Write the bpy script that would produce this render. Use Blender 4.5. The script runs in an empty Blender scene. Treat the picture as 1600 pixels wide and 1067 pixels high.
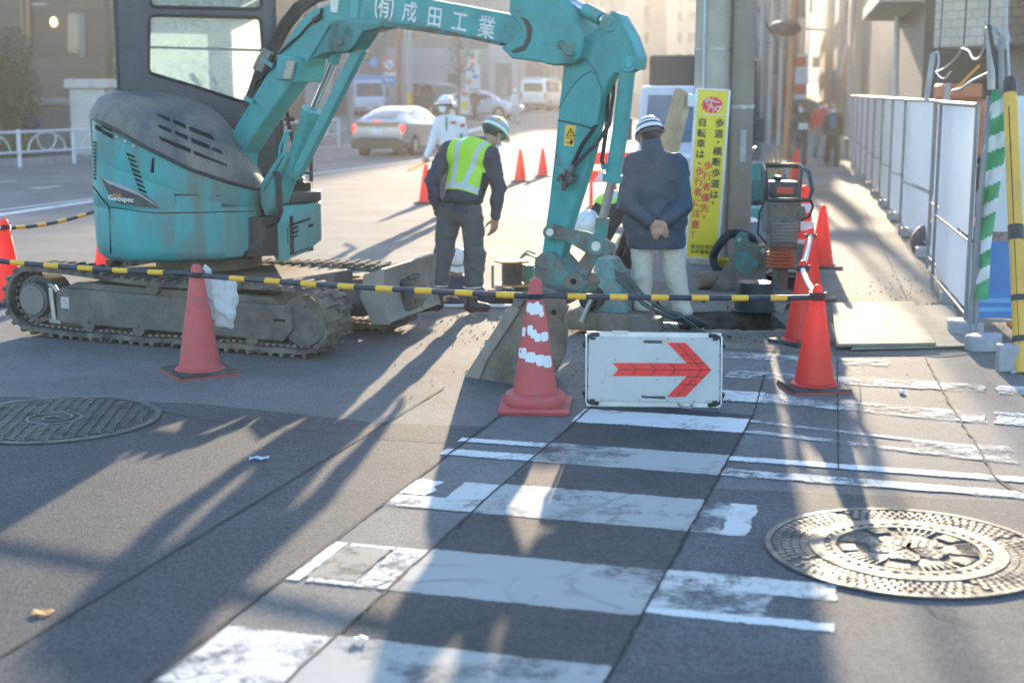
import bpy, bmesh, math, random
import numpy as np
from mathutils import Vector, Matrix, noise as mnoise
from mathutils.geometry import tessellate_polygon
R = math.radians
random.seed(7)
scene = bpy.context.scene
COL = scene.collection
# ---------------------------------------------------------------- camera, sky, sun, exposure
CAM_H = 1.9
FPX = 2222.0                       # focal length in pixels of the 1600 wide photograph (50 mm)
PITCH = math.atan((533.5-144.0)/FPX)
cd = bpy.data.cameras.new('camera'); cam = bpy.data.objects.new('camera', cd); COL.objects.link(cam)
cam.location = (0, 0, CAM_H); cam.rotation_euler = (R(90)-PITCH, 0, 0)
cd.sensor_width = 36; cd.lens = 36*FPX/1600
cd.clip_end = 3000; cd.clip_start = .1
cd.dof.use_dof = True; cd.dof.focus_distance = 9.3; cd.dof.aperture_fstop = 1.9
scene.camera = cam
SUN_AZ = math.atan((1112-800)/2256.0)   # to the right of straight ahead
SUN_EL = R(10.5)
w = bpy.data.worlds.new('World'); scene.world = w; w.use_nodes = True
nt = w.node_tree; bg = nt.nodes['Background']
sky = nt.nodes.new('ShaderNodeTexSky'); sky.sky_type = 'NISHITA'; sky.sun_disc = False
sky.sun_elevation = SUN_EL; sky.sun_rotation = SUN_AZ
sky.air_density = 1.0; sky.dust_density = .6; sky.ozone_density = 2.5
nt.links.new(sky.outputs[0], bg.inputs[0]); bg.inputs[1].default_value = .15
sl = bpy.data.lights.new('sun', 'SUN'); sun = bpy.data.objects.new('sun', sl); COL.objects.link(sun)
sl.energy = 3.3; sl.angle = R(.6); sl.color = (1, .80, .55)
sdir = Vector((math.sin(SUN_AZ)*math.cos(SUN_EL), math.cos(SUN_AZ)*math.cos(SUN_EL), math.sin(SUN_EL)))
sun.rotation_euler = sdir.to_track_quat('Z', 'Y').to_euler(); sun.location = (10, 60, 30)
vs = scene.view_settings
vs.view_transform = 'Standard'; vs.look = 'None'; vs.exposure = 2.2; vs.gamma = 1; vs.use_curve_mapping = False
scene.render.engine = 'CYCLES'
scene.cycles.max_bounces = 6; scene.cycles.transparent_max_bounces = 12; scene.cycles.volume_bounces = 0
scene.cycles.use_denoising = True
scene.cycles.sample_clamp_indirect = 6.0
# ---------------------------------------------------------------- pixel -> world
cF = Vector((0, math.cos(PITCH), -math.sin(PITCH))); cU = Vector((0, math.sin(PITCH), math.cos(PITCH))); cX = Vector((1, 0, 0))
CO = Vector((0, 0, CAM_H))
def ray(u, v): return cF + cX*((u-800)/FPX) - cU*((v-533.5)/FPX)
def terrain(x, y):
    if y <= 45: return 0.0
    a = .00040 if x < 4 else (.00018 if x > 14 else .00040 - .00022*(x-4)/10)
    if y < 130: return a*(y-45)**2
    return a*85*85 + 2*a*85*(y-130)*.55
def G(u, v, z=0.0):                # where the photograph's pixel meets the height z
    d = ray(u, v); t = (z-CAM_H)/d.z
    return CO + d*t
def PY(u, v, y):                   # where it meets the distance y
    d = ray(u, v); return CO + d*(y/d.y)
def PP(u, v, p0, n):               # where it meets a plane
    d = ray(u, v); n = Vector(n); return CO + d*((Vector(p0)-CO).dot(n)/d.dot(n))
def lin(a, b, t): return a+(b-a)*t
def interp(x, pts):
    if x <= pts[0][0]: return pts[0][1]
    for (x0, y0), (x1, y1) in zip(pts, pts[1:]):
        if x <= x1: return y0+(y1-y0)*(x-x0)/(x1-x0)
    return pts[-1][1]
# ---------------------------------------------------------------- materials
MATS = {}
def nd(t, ty, **kw):
    n = t.nodes.new(ty)
    for k, v in kw.items():
        if k in n.inputs: n.inputs[k].default_value = v
        else: setattr(n, k, v)
    return n
def c4(c): return (c[0], c[1], c[2], 1)
def M(name, col, rough=.55, metal=0.0, var=.18, sc=5, bump=.08, bsc=60, dirt=None, dsc=3, damt=.5, streak=False, spec=.5, emit=None, es=1.0, coat=0):
    if name in MATS: return MATS[name]
    m = bpy.data.materials.new(name); m.use_nodes = True; t = m.node_tree; b = t.nodes['Principled BSDF']; L = t.links.new
    tc = nd(t, 'ShaderNodeTexCoord')
    n1 = nd(t, 'ShaderNodeTexNoise', Scale=sc, Detail=6.0, Roughness=.65); L(tc.outputs['Object'], n1.inputs['Vector'])
    mx = nd(t, 'ShaderNodeMix', data_type='RGBA'); mx.inputs[6].default_value = c4([c*(1-var) for c in col]); mx.inputs[7].default_value = c4([min(1, c*(1+var)) for c in col])
    rp = nd(t, 'ShaderNodeMapRange'); rp.inputs[1].default_value = .3; rp.inputs[2].default_value = .7
    L(n1.outputs['Fac'], rp.inputs[0]); L(rp.outputs[0], mx.inputs[0]); out = mx.outputs[2]
    rin = None
    if dirt:
        mp = nd(t, 'ShaderNodeMapping'); L(tc.outputs['Object'], mp.inputs[0])
        if streak: mp.inputs['Scale'].default_value = (1, 1, .22)
        n2 = nd(t, 'ShaderNodeTexNoise', Scale=dsc, Detail=9.0, Roughness=.72); L(mp.outputs[0], n2.inputs['Vector'])
        r2 = nd(t, 'ShaderNodeMapRange'); r2.inputs[1].default_value = .66-damt*.3; r2.inputs[2].default_value = .78-damt*.2; L(n2.outputs['Fac'], r2.inputs[0])
        m2 = nd(t, 'ShaderNodeMix', data_type='RGBA'); L(r2.outputs[0], m2.inputs[0]); L(out, m2.inputs[6]); m2.inputs[7].default_value = c4(dirt); out = m2.outputs[2]
        rr = nd(t, 'ShaderNodeMapRange'); rr.inputs[3].default_value = rough; rr.inputs[4].default_value = .9; L(r2.outputs[0], rr.inputs[0]); rin = rr.outputs[0]
    L(out, b.inputs['Base Color'])
    if rin: L(rin, b.inputs['Roughness'])
    else: b.inputs['Roughness'].default_value = rough
    b.inputs['Metallic'].default_value = metal; b.inputs['Specular IOR Level'].default_value = spec
    if coat: b.inputs['Coat Weight'].default_value = coat; b.inputs['Coat Roughness'].default_value = .12
    if bump:
        n3 = nd(t, 'ShaderNodeTexNoise', Scale=bsc, Detail=5.0, Roughness=.6); L(tc.outputs['Object'], n3.inputs['Vector'])
        bp = nd(t, 'ShaderNodeBump', Strength=bump, Distance=.02); L(n3.outputs['Fac'], bp.inputs['Height']); L(bp.outputs[0], b.inputs['Normal'])
    if emit:
        b.inputs['Emission Color'].default_value = c4(emit); b.inputs['Emission Strength'].default_value = es
    MATS[name] = m; return m
def asphalt(name, c, speck=.35, rough=.72, big=.25):
    if name in MATS: return MATS[name]
    m = bpy.data.materials.new(name); m.use_nodes = True; t = m.node_tree; b = t.nodes['Principled BSDF']; L = t.links.new
    tc = nd(t, 'ShaderNodeTexCoord'); o = tc.outputs['Object']
    n1 = nd(t, 'ShaderNodeTexNoise', Scale=.9, Detail=8.0, Roughness=.7); L(o, n1.inputs['Vector'])
    n2 = nd(t, 'ShaderNodeTexVoronoi', Scale=120.0); L(o, n2.inputs['Vector'])
    n3 = nd(t, 'ShaderNodeTexNoise', Scale=130.0, Detail=3.0); L(o, n3.inputs['Vector'])
    a = nd(t, 'ShaderNodeMapRange'); a.inputs[1].default_value = .3; a.inputs[2].default_value = .7; a.inputs[3].default_value = 1-big; a.inputs[4].default_value = 1+big; L(n1.outputs['Fac'], a.inputs[0])
    s = nd(t, 'ShaderNodeSeparateColor'); L(n2.outputs['Color'], s.inputs[0])
    q = nd(t, 'ShaderNodeMapRange'); q.inputs[1].default_value = 0; q.inputs[2].default_value = 1; q.inputs[3].default_value = 1-speck*.75; q.inputs[4].default_value = 1+speck*.95; L(s.outputs[0], q.inputs[0])
    n0 = nd(t, 'ShaderNodeTexNoise', Scale=.28, Detail=5.0, Roughness=.6); L(o, n0.inputs['Vector'])
    a0 = nd(t, 'ShaderNodeMapRange'); a0.inputs[1].default_value = .35; a0.inputs[2].default_value = .65; a0.inputs[3].default_value = 1-big*.7; a0.inputs[4].default_value = 1+big*.6; L(n0.outputs['Fac'], a0.inputs[0])
    n6 = nd(t, 'ShaderNodeTexNoise', Scale=3.2, Detail=7.0, Roughness=.7); L(o, n6.inputs['Vector'])
    a6 = nd(t, 'ShaderNodeMapRange'); a6.inputs[1].default_value = .62; a6.inputs[2].default_value = .74; a6.inputs[3].default_value = 1; a6.inputs[4].default_value = .64; L(n6.outputs['Fac'], a6.inputs[0])
    m0 = nd(t, 'ShaderNodeMath', operation='MULTIPLY'); L(a0.outputs[0], m0.inputs[0]); L(a6.outputs[0], m0.inputs[1]); m1 = nd(t, 'ShaderNodeMath', operation='MULTIPLY'); L(m0.outputs[0], m1.inputs[0]); L(a.outputs[0], m1.inputs[1])
    mu = nd(t, 'ShaderNodeMath', operation='MULTIPLY'); L(m1.outputs[0], mu.inputs[0]); L(q.outputs[0], mu.inputs[1])
    vm = nd(t, 'ShaderNodeVectorMath', operation='SCALE'); vm.inputs[0].default_value = c; L(mu.outputs[0], vm.inputs['Scale'])
    L(vm.outputs[0], b.inputs['Base Color'])
    b.inputs['Roughness'].default_value = min(1, rough+.12); b.inputs['Specular IOR Level'].default_value = .22
    h = nd(t, 'ShaderNodeMath', operation='ADD'); L(n2.outputs['Distance'], h.inputs[0]); L(n3.outputs['Fac'], h.inputs[1])
    bp = nd(t, 'ShaderNodeBump', Strength=.32, Distance=.005); L(h.outputs[0], bp.inputs['Height']); L(bp.outputs[0], b.inputs['Normal'])
    MATS[name] = m; return m
def paintmat(name, c, under, wear=.5, crack=.4, sc=9):
    """road paint worn through to the asphalt below it, with its own cracks"""
    if name in MATS: return MATS[name]
    m = bpy.data.materials.new(name); m.use_nodes = True; t = m.node_tree; b = t.nodes['Principled BSDF']; L = t.links.new
    tc = nd(t, 'ShaderNodeTexCoord'); o = tc.outputs['Object']
    n1 = nd(t, 'ShaderNodeTexNoise', Scale=sc*.35, Detail=12.0, Roughness=.78); L(o, n1.inputs['Vector'])
    v = nd(t, 'ShaderNodeTexVoronoi', Scale=sc, feature='DISTANCE_TO_EDGE')
    n4 = nd(t, 'ShaderNodeTexNoise', Scale=3.0, Detail=4.0); L(o, n4.inputs['Vector'])
    mv = nd(t, 'ShaderNodeMix', data_type='VECTOR'); mv.inputs[0].default_value = .22; L(o, mv.inputs[4]); L(n4.outputs['Color'], mv.inputs[5]); L(mv.outputs[1], v.inputs['Vector'])
    r1 = nd(t, 'ShaderNodeMapRange'); r1.inputs[1].default_value = .72-wear*.34; r1.inputs[2].default_value = .80-wear*.26; L(n1.outputs['Fac'], r1.inputs[0])
    r2 = nd(t, 'ShaderNodeMapRange'); r2.inputs[1].default_value = .0; r2.inputs[2].default_value = .045; r2.inputs[3].default_value = crack; r2.inputs[4].default_value = 0; L(v.outputs['Distance'], r2.inputs[0])
    n5 = nd(t, 'ShaderNodeTexNoise', Scale=1.3, Detail=2.0); L(o, n5.inputs['Vector'])
    r5 = nd(t, 'ShaderNodeMapRange'); r5.inputs[1].default_value = .48; r5.inputs[2].default_value = .6; L(n5.outputs['Fac'], r5.inputs[0])
    mu = nd(t, 'ShaderNodeMath', operation='MULTIPLY'); L(r2.outputs[0], mu.inputs[0]); L(r5.outputs[0], mu.inputs[1])
    mm = nd(t, 'ShaderNodeMath', operation='MAXIMUM'); L(r1.outputs[0], mm.inputs[0]); L(mu.outputs[0], mm.inputs[1])
    n3 = nd(t, 'ShaderNodeTexNoise', Scale=130.0, Detail=3.0); L(o, n3.inputs['Vector'])
    pc = nd(t, 'ShaderNodeMix', data_type='RGBA'); pc.inputs[6].default_value = c4([x*.78 for x in c]); pc.inputs[7].default_value = c4(c)
    n7 = nd(t, 'ShaderNodeTexNoise', Scale=6.0, Detail=8.0, Roughness=.7); L(o, n7.inputs['Vector']); L(n7.outputs['Fac'], pc.inputs[0])
    # the paint thins out grain by grain towards its edge
    at = nd(t, 'ShaderNodeAttribute', attribute_name='edge'); re = nd(t, 'ShaderNodeMapRange'); re.inputs[1].default_value = 0; re.inputs[2].default_value = .022; re.inputs[3].default_value = .34; re.inputs[4].default_value = 0; L(at.outputs['Fac'], re.inputs[0])
    n8 = nd(t, 'ShaderNodeTexNoise', Scale=38.0, Detail=9.0, Roughness=.8); L(o, n8.inputs['Vector'])
    ad = nd(t, 'ShaderNodeMath', operation='ADD'); L(n8.outputs['Fac'], ad.inputs[0]); L(re.outputs[0], ad.inputs[1])
    r8 = nd(t, 'ShaderNodeMapRange'); r8.inputs[1].default_value = .74-wear*.08; r8.inputs[2].default_value = .84-wear*.08; L(ad.outputs[0], r8.inputs[0])
    m9 = nd(t, 'ShaderNodeMath', operation='MAXIMUM'); L(mm.outputs[0], m9.inputs[0]); L(r8.outputs[0], m9.inputs[1])
    L(pc.outputs[2], b.inputs['Base Color']); b.inputs['Roughness'].default_value = .8; b.inputs['Specular IOR Level'].default_value = .25
    bp = nd(t, 'ShaderNodeBump', Strength=.3, Distance=.005); L(n3.outputs['Fac'], bp.inputs['Height']); L(bp.outputs[0], b.inputs['Normal'])
    tr = nd(t, 'ShaderNodeBsdfTransparent'); ms = nd(t, 'ShaderNodeMixShader'); L(m9.outputs[0], ms.inputs[0]); L(b.outputs[0], ms.inputs[1]); L(tr.outputs[0], ms.inputs[2]); L(ms.outputs[0], t.nodes['Material Output'].inputs[0])
    MATS[name] = m; return m
def tilemat(name, c, joint, tw=.1, th=.06, rough=.5):
    if name in MATS: return MATS[name]
    m = bpy.data.materials.new(name); m.use_nodes = True; t = m.node_tree; b = t.nodes['Principled BSDF']; L = t.links.new
    tc = nd(t, 'ShaderNodeTexCoord'); uv = tc.outputs['UV']
    br = nd(t, 'ShaderNodeTexBrick', Scale=1.0); br.offset = 0.5
    br.inputs['Brick Width'].default_value = tw; br.inputs['Row Height'].default_value = th; br.inputs['Mortar Size'].default_value = min(tw, th)*.06
    br.inputs['Color1'].default_value = c4(c); br.inputs['Color2'].default_value = c4([x*.85 for x in c]); br.inputs['Mortar'].default_value = c4(joint)
    L(uv, br.inputs['Vector']); L(br.outputs['Color'], b.inputs['Base Color']); b.inputs['Roughness'].default_value = rough
    MATS[name] = m; return m
def glassmat(name, tint=(.75, .85, .88), dirty=.25, rough=.05):
    if name in MATS: return MATS[name]
    m = bpy.data.materials.new(name); m.use_nodes = True; t = m.node_tree; L = t.links.new
    t.nodes.remove(t.nodes['Principled BSDF']); out = t.nodes['Material Output']
    tr = nd(t, 'ShaderNodeBsdfTransparent', Color=c4(tint)); gl = nd(t, 'ShaderNodeBsdfGlossy', Roughness=rough)
    fr = nd(t, 'ShaderNodeFresnel', IOR=1.5); a = nd(t, 'ShaderNodeMixShader'); L(fr.outputs[0], a.inputs[0]); L(tr.outputs[0], a.inputs[1]); L(gl.outputs[0], a.inputs[2])
    d = nd(t, 'ShaderNodeBsdfDiffuse', Color=(.62, .64, .62, 1)); tl = nd(t, 'ShaderNodeBsdfTranslucent', Color=(.78, .80, .76, 1)); dt = nd(t, 'ShaderNodeMixShader'); dt.inputs[0].default_value = .6
    L(d.outputs[0], dt.inputs[1]); L(tl.outputs[0], dt.inputs[2])
    tc = nd(t, 'ShaderNodeTexCoord'); n = nd(t, 'ShaderNodeTexNoise', Scale=14.0, Detail=10.0, Roughness=.75); L(tc.outputs['Object'], n.inputs['Vector'])
    r = nd(t, 'ShaderNodeMapRange'); r.inputs[1].default_value = .35; r.inputs[2].default_value = .75; r.inputs[3].default_value = dirty*.5; r.inputs[4].default_value = min(1, dirty*2); L(n.outputs['Fac'], r.inputs[0])
    f = nd(t, 'ShaderNodeMixShader'); L(r.outputs[0], f.inputs[0]); L(a.outputs[0], f.inputs[1]); L(dt.outputs[0], f.inputs[2]); L(f.outputs[0], out.inputs[0])
    MATS[name] = m; return m
def sheetmat(name, c=(.8, .82, .86), trans=.45):
    """thin translucent plastic sheeting with vertical creases"""
    if name in MATS: return MATS[name]
    m = bpy.data.materials.new(name); m.use_nodes = True; t = m.node_tree; L = t.links.new
    b = t.nodes['Principled BSDF']; out = t.nodes['Material Output']
    b.inputs['Base Color'].default_value = c4(c); b.inputs['Roughness'].default_value = .22
    tl = nd(t, 'ShaderNodeBsdfTranslucent', Color=c4(c)); mx = nd(t, 'ShaderNodeMixShader'); mx.inputs[0].default_value = trans
    tc = nd(t, 'ShaderNodeTexCoord'); mp = nd(t, 'ShaderNodeMapping'); mp.inputs['Scale'].default_value = (1, 1, .18); L(tc.outputs['Object'], mp.inputs[0])
    n = nd(t, 'ShaderNodeTexNoise', Scale=16.0, Detail=8.0, Roughness=.65); L(mp.outputs[0], n.inputs['Vector'])
    bp = nd(t, 'ShaderNodeBump', Strength=.85, Distance=.035); L(n.outputs['Fac'], bp.inputs['Height']); L(bp.outputs[0], b.inputs['Normal']); L(bp.outputs[0], tl.inputs['Normal'])
    L(b.outputs[0], mx.inputs[1]); L(tl.outputs[0], mx.inputs[2]); L(mx.outputs[0], out.inputs[0])
    MATS[name] = m; return m
def plastic(name, col, **kw):
    """thin coloured plastic that lets some light through"""
    if name in MATS: return MATS[name]
    m = M(name, col, **kw); t = m.node_tree; b = t.nodes['Principled BSDF']; o = t.nodes['Material Output']
    tl = nd(t, 'ShaderNodeBsdfTranslucent', Color=c4([min(1, c*1.15) for c in col])); x = nd(t, 'ShaderNodeMixShader'); x.inputs[0].default_value = .42
    t.links.new(b.outputs[0], x.inputs[1]); t.links.new(tl.outputs[0], x.inputs[2]); t.links.new(x.outputs[0], o.inputs[0]); return m
# ---------------------------------------------------------------- mesh collector
WM = {}                                              # world matrix of every thing and part
def frame(ax, ay, az, o): return Matrix(((ax[0], ay[0], az[0], o[0]), (ax[1], ay[1], az[1], o[1]), (ax[2], ay[2], az[2], o[2]), (0, 0, 0, 1)))
class MB:
    def __init__(s): s.v = []; s.f = []; s.mi = []; s.uv = None
    def add(s, vs, fs, T=None, mi=0):
        o = len(s.v)
        for p in vs: s.v.append(T @ Vector(p) if T is not None else Vector(p))
        for f in fs: s.f.append(tuple(i+o for i in f)); s.mi.append(mi)
        return s
    def box(s, lo, hi, T=None, mi=0):
        x0, y0, z0 = lo; x1, y1, z1 = hi
        return s.add([(x0,y0,z0),(x1,y0,z0),(x1,y1,z0),(x0,y1,z0),(x0,y0,z1),(x1,y0,z1),(x1,y1,z1),(x0,y1,z1)],
                     [(0,3,2,1),(4,5,6,7),(0,1,5,4),(1,2,6,5),(2,3,7,6),(3,0,4,7)], T, mi)
    def bar(s, p0, p1, w, h=None, up=(0,0,1), mi=0):
        p0 = Vector(p0); p1 = Vector(p1); d = (p1-p0); L = d.length; d.normalize(); up = Vector(up)
        if abs(d.dot(up)) > .98: up = Vector((0,1,0))
        x = d.cross(up).normalized(); z = x.cross(d); h = h or w
        return s.box((-w/2, 0, -h/2), (w/2, L, h/2), frame(x, d, z, p0), mi)
    def cyl(s, p0, p1, r0, r1=None, n=16, cap=True, mi=0):
        p0 = Vector(p0); p1 = Vector(p1); r1 = r0 if r1 is None else r1
        return s.tube([p0, p1], [r0, r1], n, cap, mi)
    def tube(s, pts, r, n=8, cap=True, mi=0, closed=False):
        pts = [Vector(p) for p in pts]; k = len(pts); rs = r if isinstance(r, (list, tuple)) else [r]*k
        vs = []; fs = []; prev = None
        for i, p in enumerate(pts):
            if closed: d = (pts[(i+1) % k]-pts[i-1])
            else: d = pts[min(i+1, k-1)]-pts[max(i-1, 0)]
            d = d.normalized() if d.length > 1e-9 else Vector((0,0,1))
            if prev is None:
                a = d.orthogonal().normalized()
            else:
                a = (prev - d*prev.dot(d)); a = a.normalized() if a.length > 1e-6 else d.orthogonal().normalized()
            prev = a; b = d.cross(a)
            for j in range(n):
                th = 2*math.pi*j/n; vs.append(p+(a*math.cos(th)+b*math.sin(th))*rs[i])
        for i in range(k if closed else k-1):
            i2 = (i+1) % k
            for j in range(n): fs.append((i*n+j, i*n+(j+1) % n, i2*n+(j+1) % n, i2*n+j))
        if cap and not closed: fs.append(tuple(range(n))[::-1]); fs.append(tuple((k-1)*n+j for j in range(n)))
        return s.add(vs, fs, None, mi)
    def lathe(s, prof, n=24, T=None, mi=0, a0=0, a1=2*math.pi):
        vs = []; fs = []; full = abs(a1-a0-2*math.pi) < 1e-6; m = n if full else n+1
        for r, z in prof:
            for j in range(m):
                th = a0+(a1-a0)*j/n; vs.append((r*math.cos(th), r*math.sin(th), z))
        for i in range(len(prof)-1):
            for j in range(n): 
                j2 = (j+1) % m; fs.append((i*m+j, i*m+j2, (i+1)*m+j2, (i+1)*m+j))
        if full:
            if prof[0][0] > 1e-5: fs.append(tuple(range(m))[::-1])
            if prof[-1][0] > 1e-5: fs.append(tuple((len(prof)-1)*m+j for j in range(m)))
        return s.add(vs, fs, T, mi)
    def prism(s, front, ext, mi=0):
        """front: 3-D outline, extruded by the vector ext"""
        front = [Vector(p) for p in front]; ext = Vector(ext); n = len(front)
        return s.add(front+[p+ext for p in front], [tuple(range(n))[::-1], tuple(range(n, 2*n))]+[(i, (i+1) % n, n+(i+1) % n, n+i) for i in range(n)], None, mi)
    def holed(s, outer, holes, ext, mi=0):
        """a plate: 3-D outer outline with holes, extruded by ext"""
        loops = [[Vector(p) for p in l] for l in [outer]+holes]; flat = [p for l in loops for p in l]; n = len(flat); ext = Vector(ext)
        tris = tessellate_polygon(loops); fs = [tuple(t) for t in tris]+[tuple(i+n for i in t)[::-1] for t in tris]; o = 0
        for l in loops:
            k = len(l)
            for i in range(k): fs.append((o+i, o+(i+1) % k, n+o+(i+1) % k, n+o+i))
            o += k
        return s.add(flat+[p+ext for p in flat], fs, None, mi)
    def grid(s, fn, nu, nv, mi=0, flip=False, closeu=False):
        vs = [fn(i/nu, j/nv) for i in range(nu+(0 if closeu else 1)) for j in range(nv+1)]; k = nv+1; fs = []
        mu = nu if closeu else nu+1
        for i in range(nu):
            for j in range(nv):
                i2 = (i+1) % mu; f = (i*k+j, i2*k+j, i2*k+j+1, i*k+j+1); fs.append(f[::-1] if flip else f)
        return s.add(vs, fs, None, mi)
    def ell(s, c, r, T=None, nu=16, nv=10, mi=0):
        vs = []; fs = []
        for i in range(nv+1):
            th = math.pi*i/nv
            for j in range(nu):
                ph = 2*math.pi*j/nu; vs.append((c[0]+r[0]*math.sin(th)*math.cos(ph), c[1]+r[1]*math.sin(th)*math.sin(ph), c[2]+r[2]*math.cos(th)))
        for i in range(nv):
            for j in range(nu): fs.append((i*nu+j, (i+1)*nu+j, (i+1)*nu+(j+1) % nu, i*nu+(j+1) % nu))
        return s.add(vs, fs, T, mi)
    def cut(s): 
        s.cuts = getattr(s, 'cuts', [])+[(len(s.v), len(s.f))]; return s
    def each(s, name, mats, parent=None, **kw):
        """builds every piece marked by cut() as an object of its own"""
        c = getattr(s, 'cuts', []); c = c+[(len(s.v), len(s.f))] if not c or c[-1][0] < len(s.v) else c
        v0 = f0 = 0; out = []
        for v1, f1 in c:
            m = MB(); m.v = s.v[v0:v1]; m.f = [tuple(i-v0 for i in f) for f in s.f[f0:f1]]; m.mi = s.mi[f0:f1]
            if m.f: out.append(m.build(name, mats, parent, **kw))
            v0, f0 = v1, f1
        return out
    def build(s, name, mats, parent=None, bevel=0, smooth=40, world=False, seg=2, uvplane=None, fixn=True):
        me = bpy.data.meshes.new(name)
        vs = s.v
        if world and parent is not None:
            inv = WM[parent.name].inverted(); vs = [inv @ v for v in vs]
        me.from_pydata([tuple(v) for v in vs], [], s.f)
        mats = mats if isinstance(mats, (list, tuple)) else [mats]
        for m in mats: me.materials.append(m)
        if len(mats) > 1: me.polygons.foreach_set('material_index', s.mi)
        if fixn:
            bm = bmesh.new(); bm.from_mesh(me); bmesh.ops.remove_doubles(bm, verts=bm.verts, dist=1e-5)
            bmesh.ops.recalc_face_normals(bm, faces=bm.faces); bm.to_mesh(me); bm.free()
        if uvplane:
            l = me.uv_layers.new(name='UV')
            for poly in me.polygons:
                nrm = poly.normal
                for li in poly.loop_indices:
                    co = me.vertices[me.loops[li].vertex_index].co
                    if abs(nrm.z) > .7: l.data[li].uv = (co.x, co.y)
                    else:
                        tx = Vector((-nrm.y, nrm.x, 0)).normalized(); l.data[li].uv = (co.dot(tx), co.z)
        if smooth:
            me.shade_smooth()
            me.set_sharp_from_angle(angle=R(smooth))
        me.update()
        o = bpy.data.objects.new(name, me); COL.objects.link(o)
        if parent is not None:
            o.parent = parent; WM[o.name] = WM[parent.name]
        else: WM[o.name] = Matrix()
        if bevel:
            b = o.modifiers.new('edge', 'BEVEL'); b.width = bevel; b.segments = seg; b.limit_method = 'ANGLE'; b.angle_limit = R(32); b.harden_normals = False
        return o
def tag(o, label, cat, group=None):
    o['label'] = label; o['category'] = cat
    if group: o['group'] = group
    return o
def thing(name, label, cat, loc=(0,0,0), rz=0, group=None, rot=None):
    o = bpy.data.objects.new(name, None); COL.objects.link(o); o.empty_display_size = .1
    o.location = loc; o.rotation_euler = rot if rot else (0, 0, rz)
    WM[o.name] = Matrix.Translation(Vector(loc)) @ o.rotation_euler.to_matrix().to_4x4()
    return tag(o, label, cat, group)
def solo(o, label, cat, group=None, loc=None, rz=0):
    if loc is not None: o.location = loc; o.rotation_euler = (0, 0, rz)
    return tag(o, label, cat, group)
def struct(o): o['kind'] = 'structure'; return o
def copy_tree(o, parent=None):
    c = o.copy(); COL.objects.link(c)
    if parent is not None: c.parent = parent
    for ch in list(o.children): copy_tree(ch, c)
    return c
def dup(o, loc, rz, label, group=None, scale=1):
    c = copy_tree(o); c.location = loc; c.rotation_euler = (0, 0, rz); c.scale = (scale,)*3; c['label'] = label
    WM[c.name] = Matrix.Translation(Vector(loc)) @ Matrix.Rotation(rz, 4, 'Z')
    if group: c['group'] = group
    return c
def textmesh(txt, size, fat=0.0):
    """a string as flat triangles in the xy plane, centred on the origin"""
    cu = bpy.data.curves.new('lettering', 'FONT'); cu.body = txt; cu.size = size; cu.align_x = 'CENTER'; cu.align_y = 'CENTER'; cu.offset = fat; cu.resolution_u = 3
    ob = bpy.data.objects.new('lettering', cu); COL.objects.link(ob)
    dg = bpy.context.evaluated_depsgraph_get(); me = bpy.data.meshes.new_from_object(ob.evaluated_get(dg))
    vs = [v.co.copy() for v in me.vertices]; fs = [tuple(p.vertices) for p in me.polygons]
    bpy.data.objects.remove(ob); bpy.data.curves.remove(cu); bpy.data.meshes.remove(me)
    return vs, fs
# ---------------------------------------------------------------- smooth blended solids (people, cloth, heaps)
def sd_cap(P, a, b, ra, rb):
    a = np.array(a, float); b = np.array(b, float); d = b-a; L2 = max(1e-9, d.dot(d)); t = np.clip(((P-a)@d)/L2, 0, 1)
    return np.linalg.norm(P-a-t[..., None]*d, axis=-1)-(ra+(rb-ra)*t)
def sd_ell(P, c, r, Mx=None):
    q = P-np.array(c, float)
    if Mx is not None: q = q@np.array(Mx)          # columns of Mx are the ellipsoid's axes
    r = np.array(r, float); k0 = np.linalg.norm(q/r, axis=-1); k1 = np.linalg.norm(q/(r*r), axis=-1)
    return k0*(k0-1)/np.maximum(k1, 1e-6)
def sd_box(P, c, hx, Mx=None, rad=0.0):
    q = P-np.array(c, float)
    if Mx is not None: q = q@np.array(Mx)
    q = np.abs(q)-(np.array(hx, float)-rad); return np.linalg.norm(np.maximum(q, 0), axis=-1)+np.minimum(q.max(-1), 0)-rad
def smin(a, b, k):
    h = np.clip(.5+.5*(b-a)/k, 0, 1); return b+(a-b)*h-k*h*(1-h)
def union(ds, k=.02):
    d = ds[0]
    for e in ds[1:]: d = smin(d, e, k)
    return d
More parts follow.
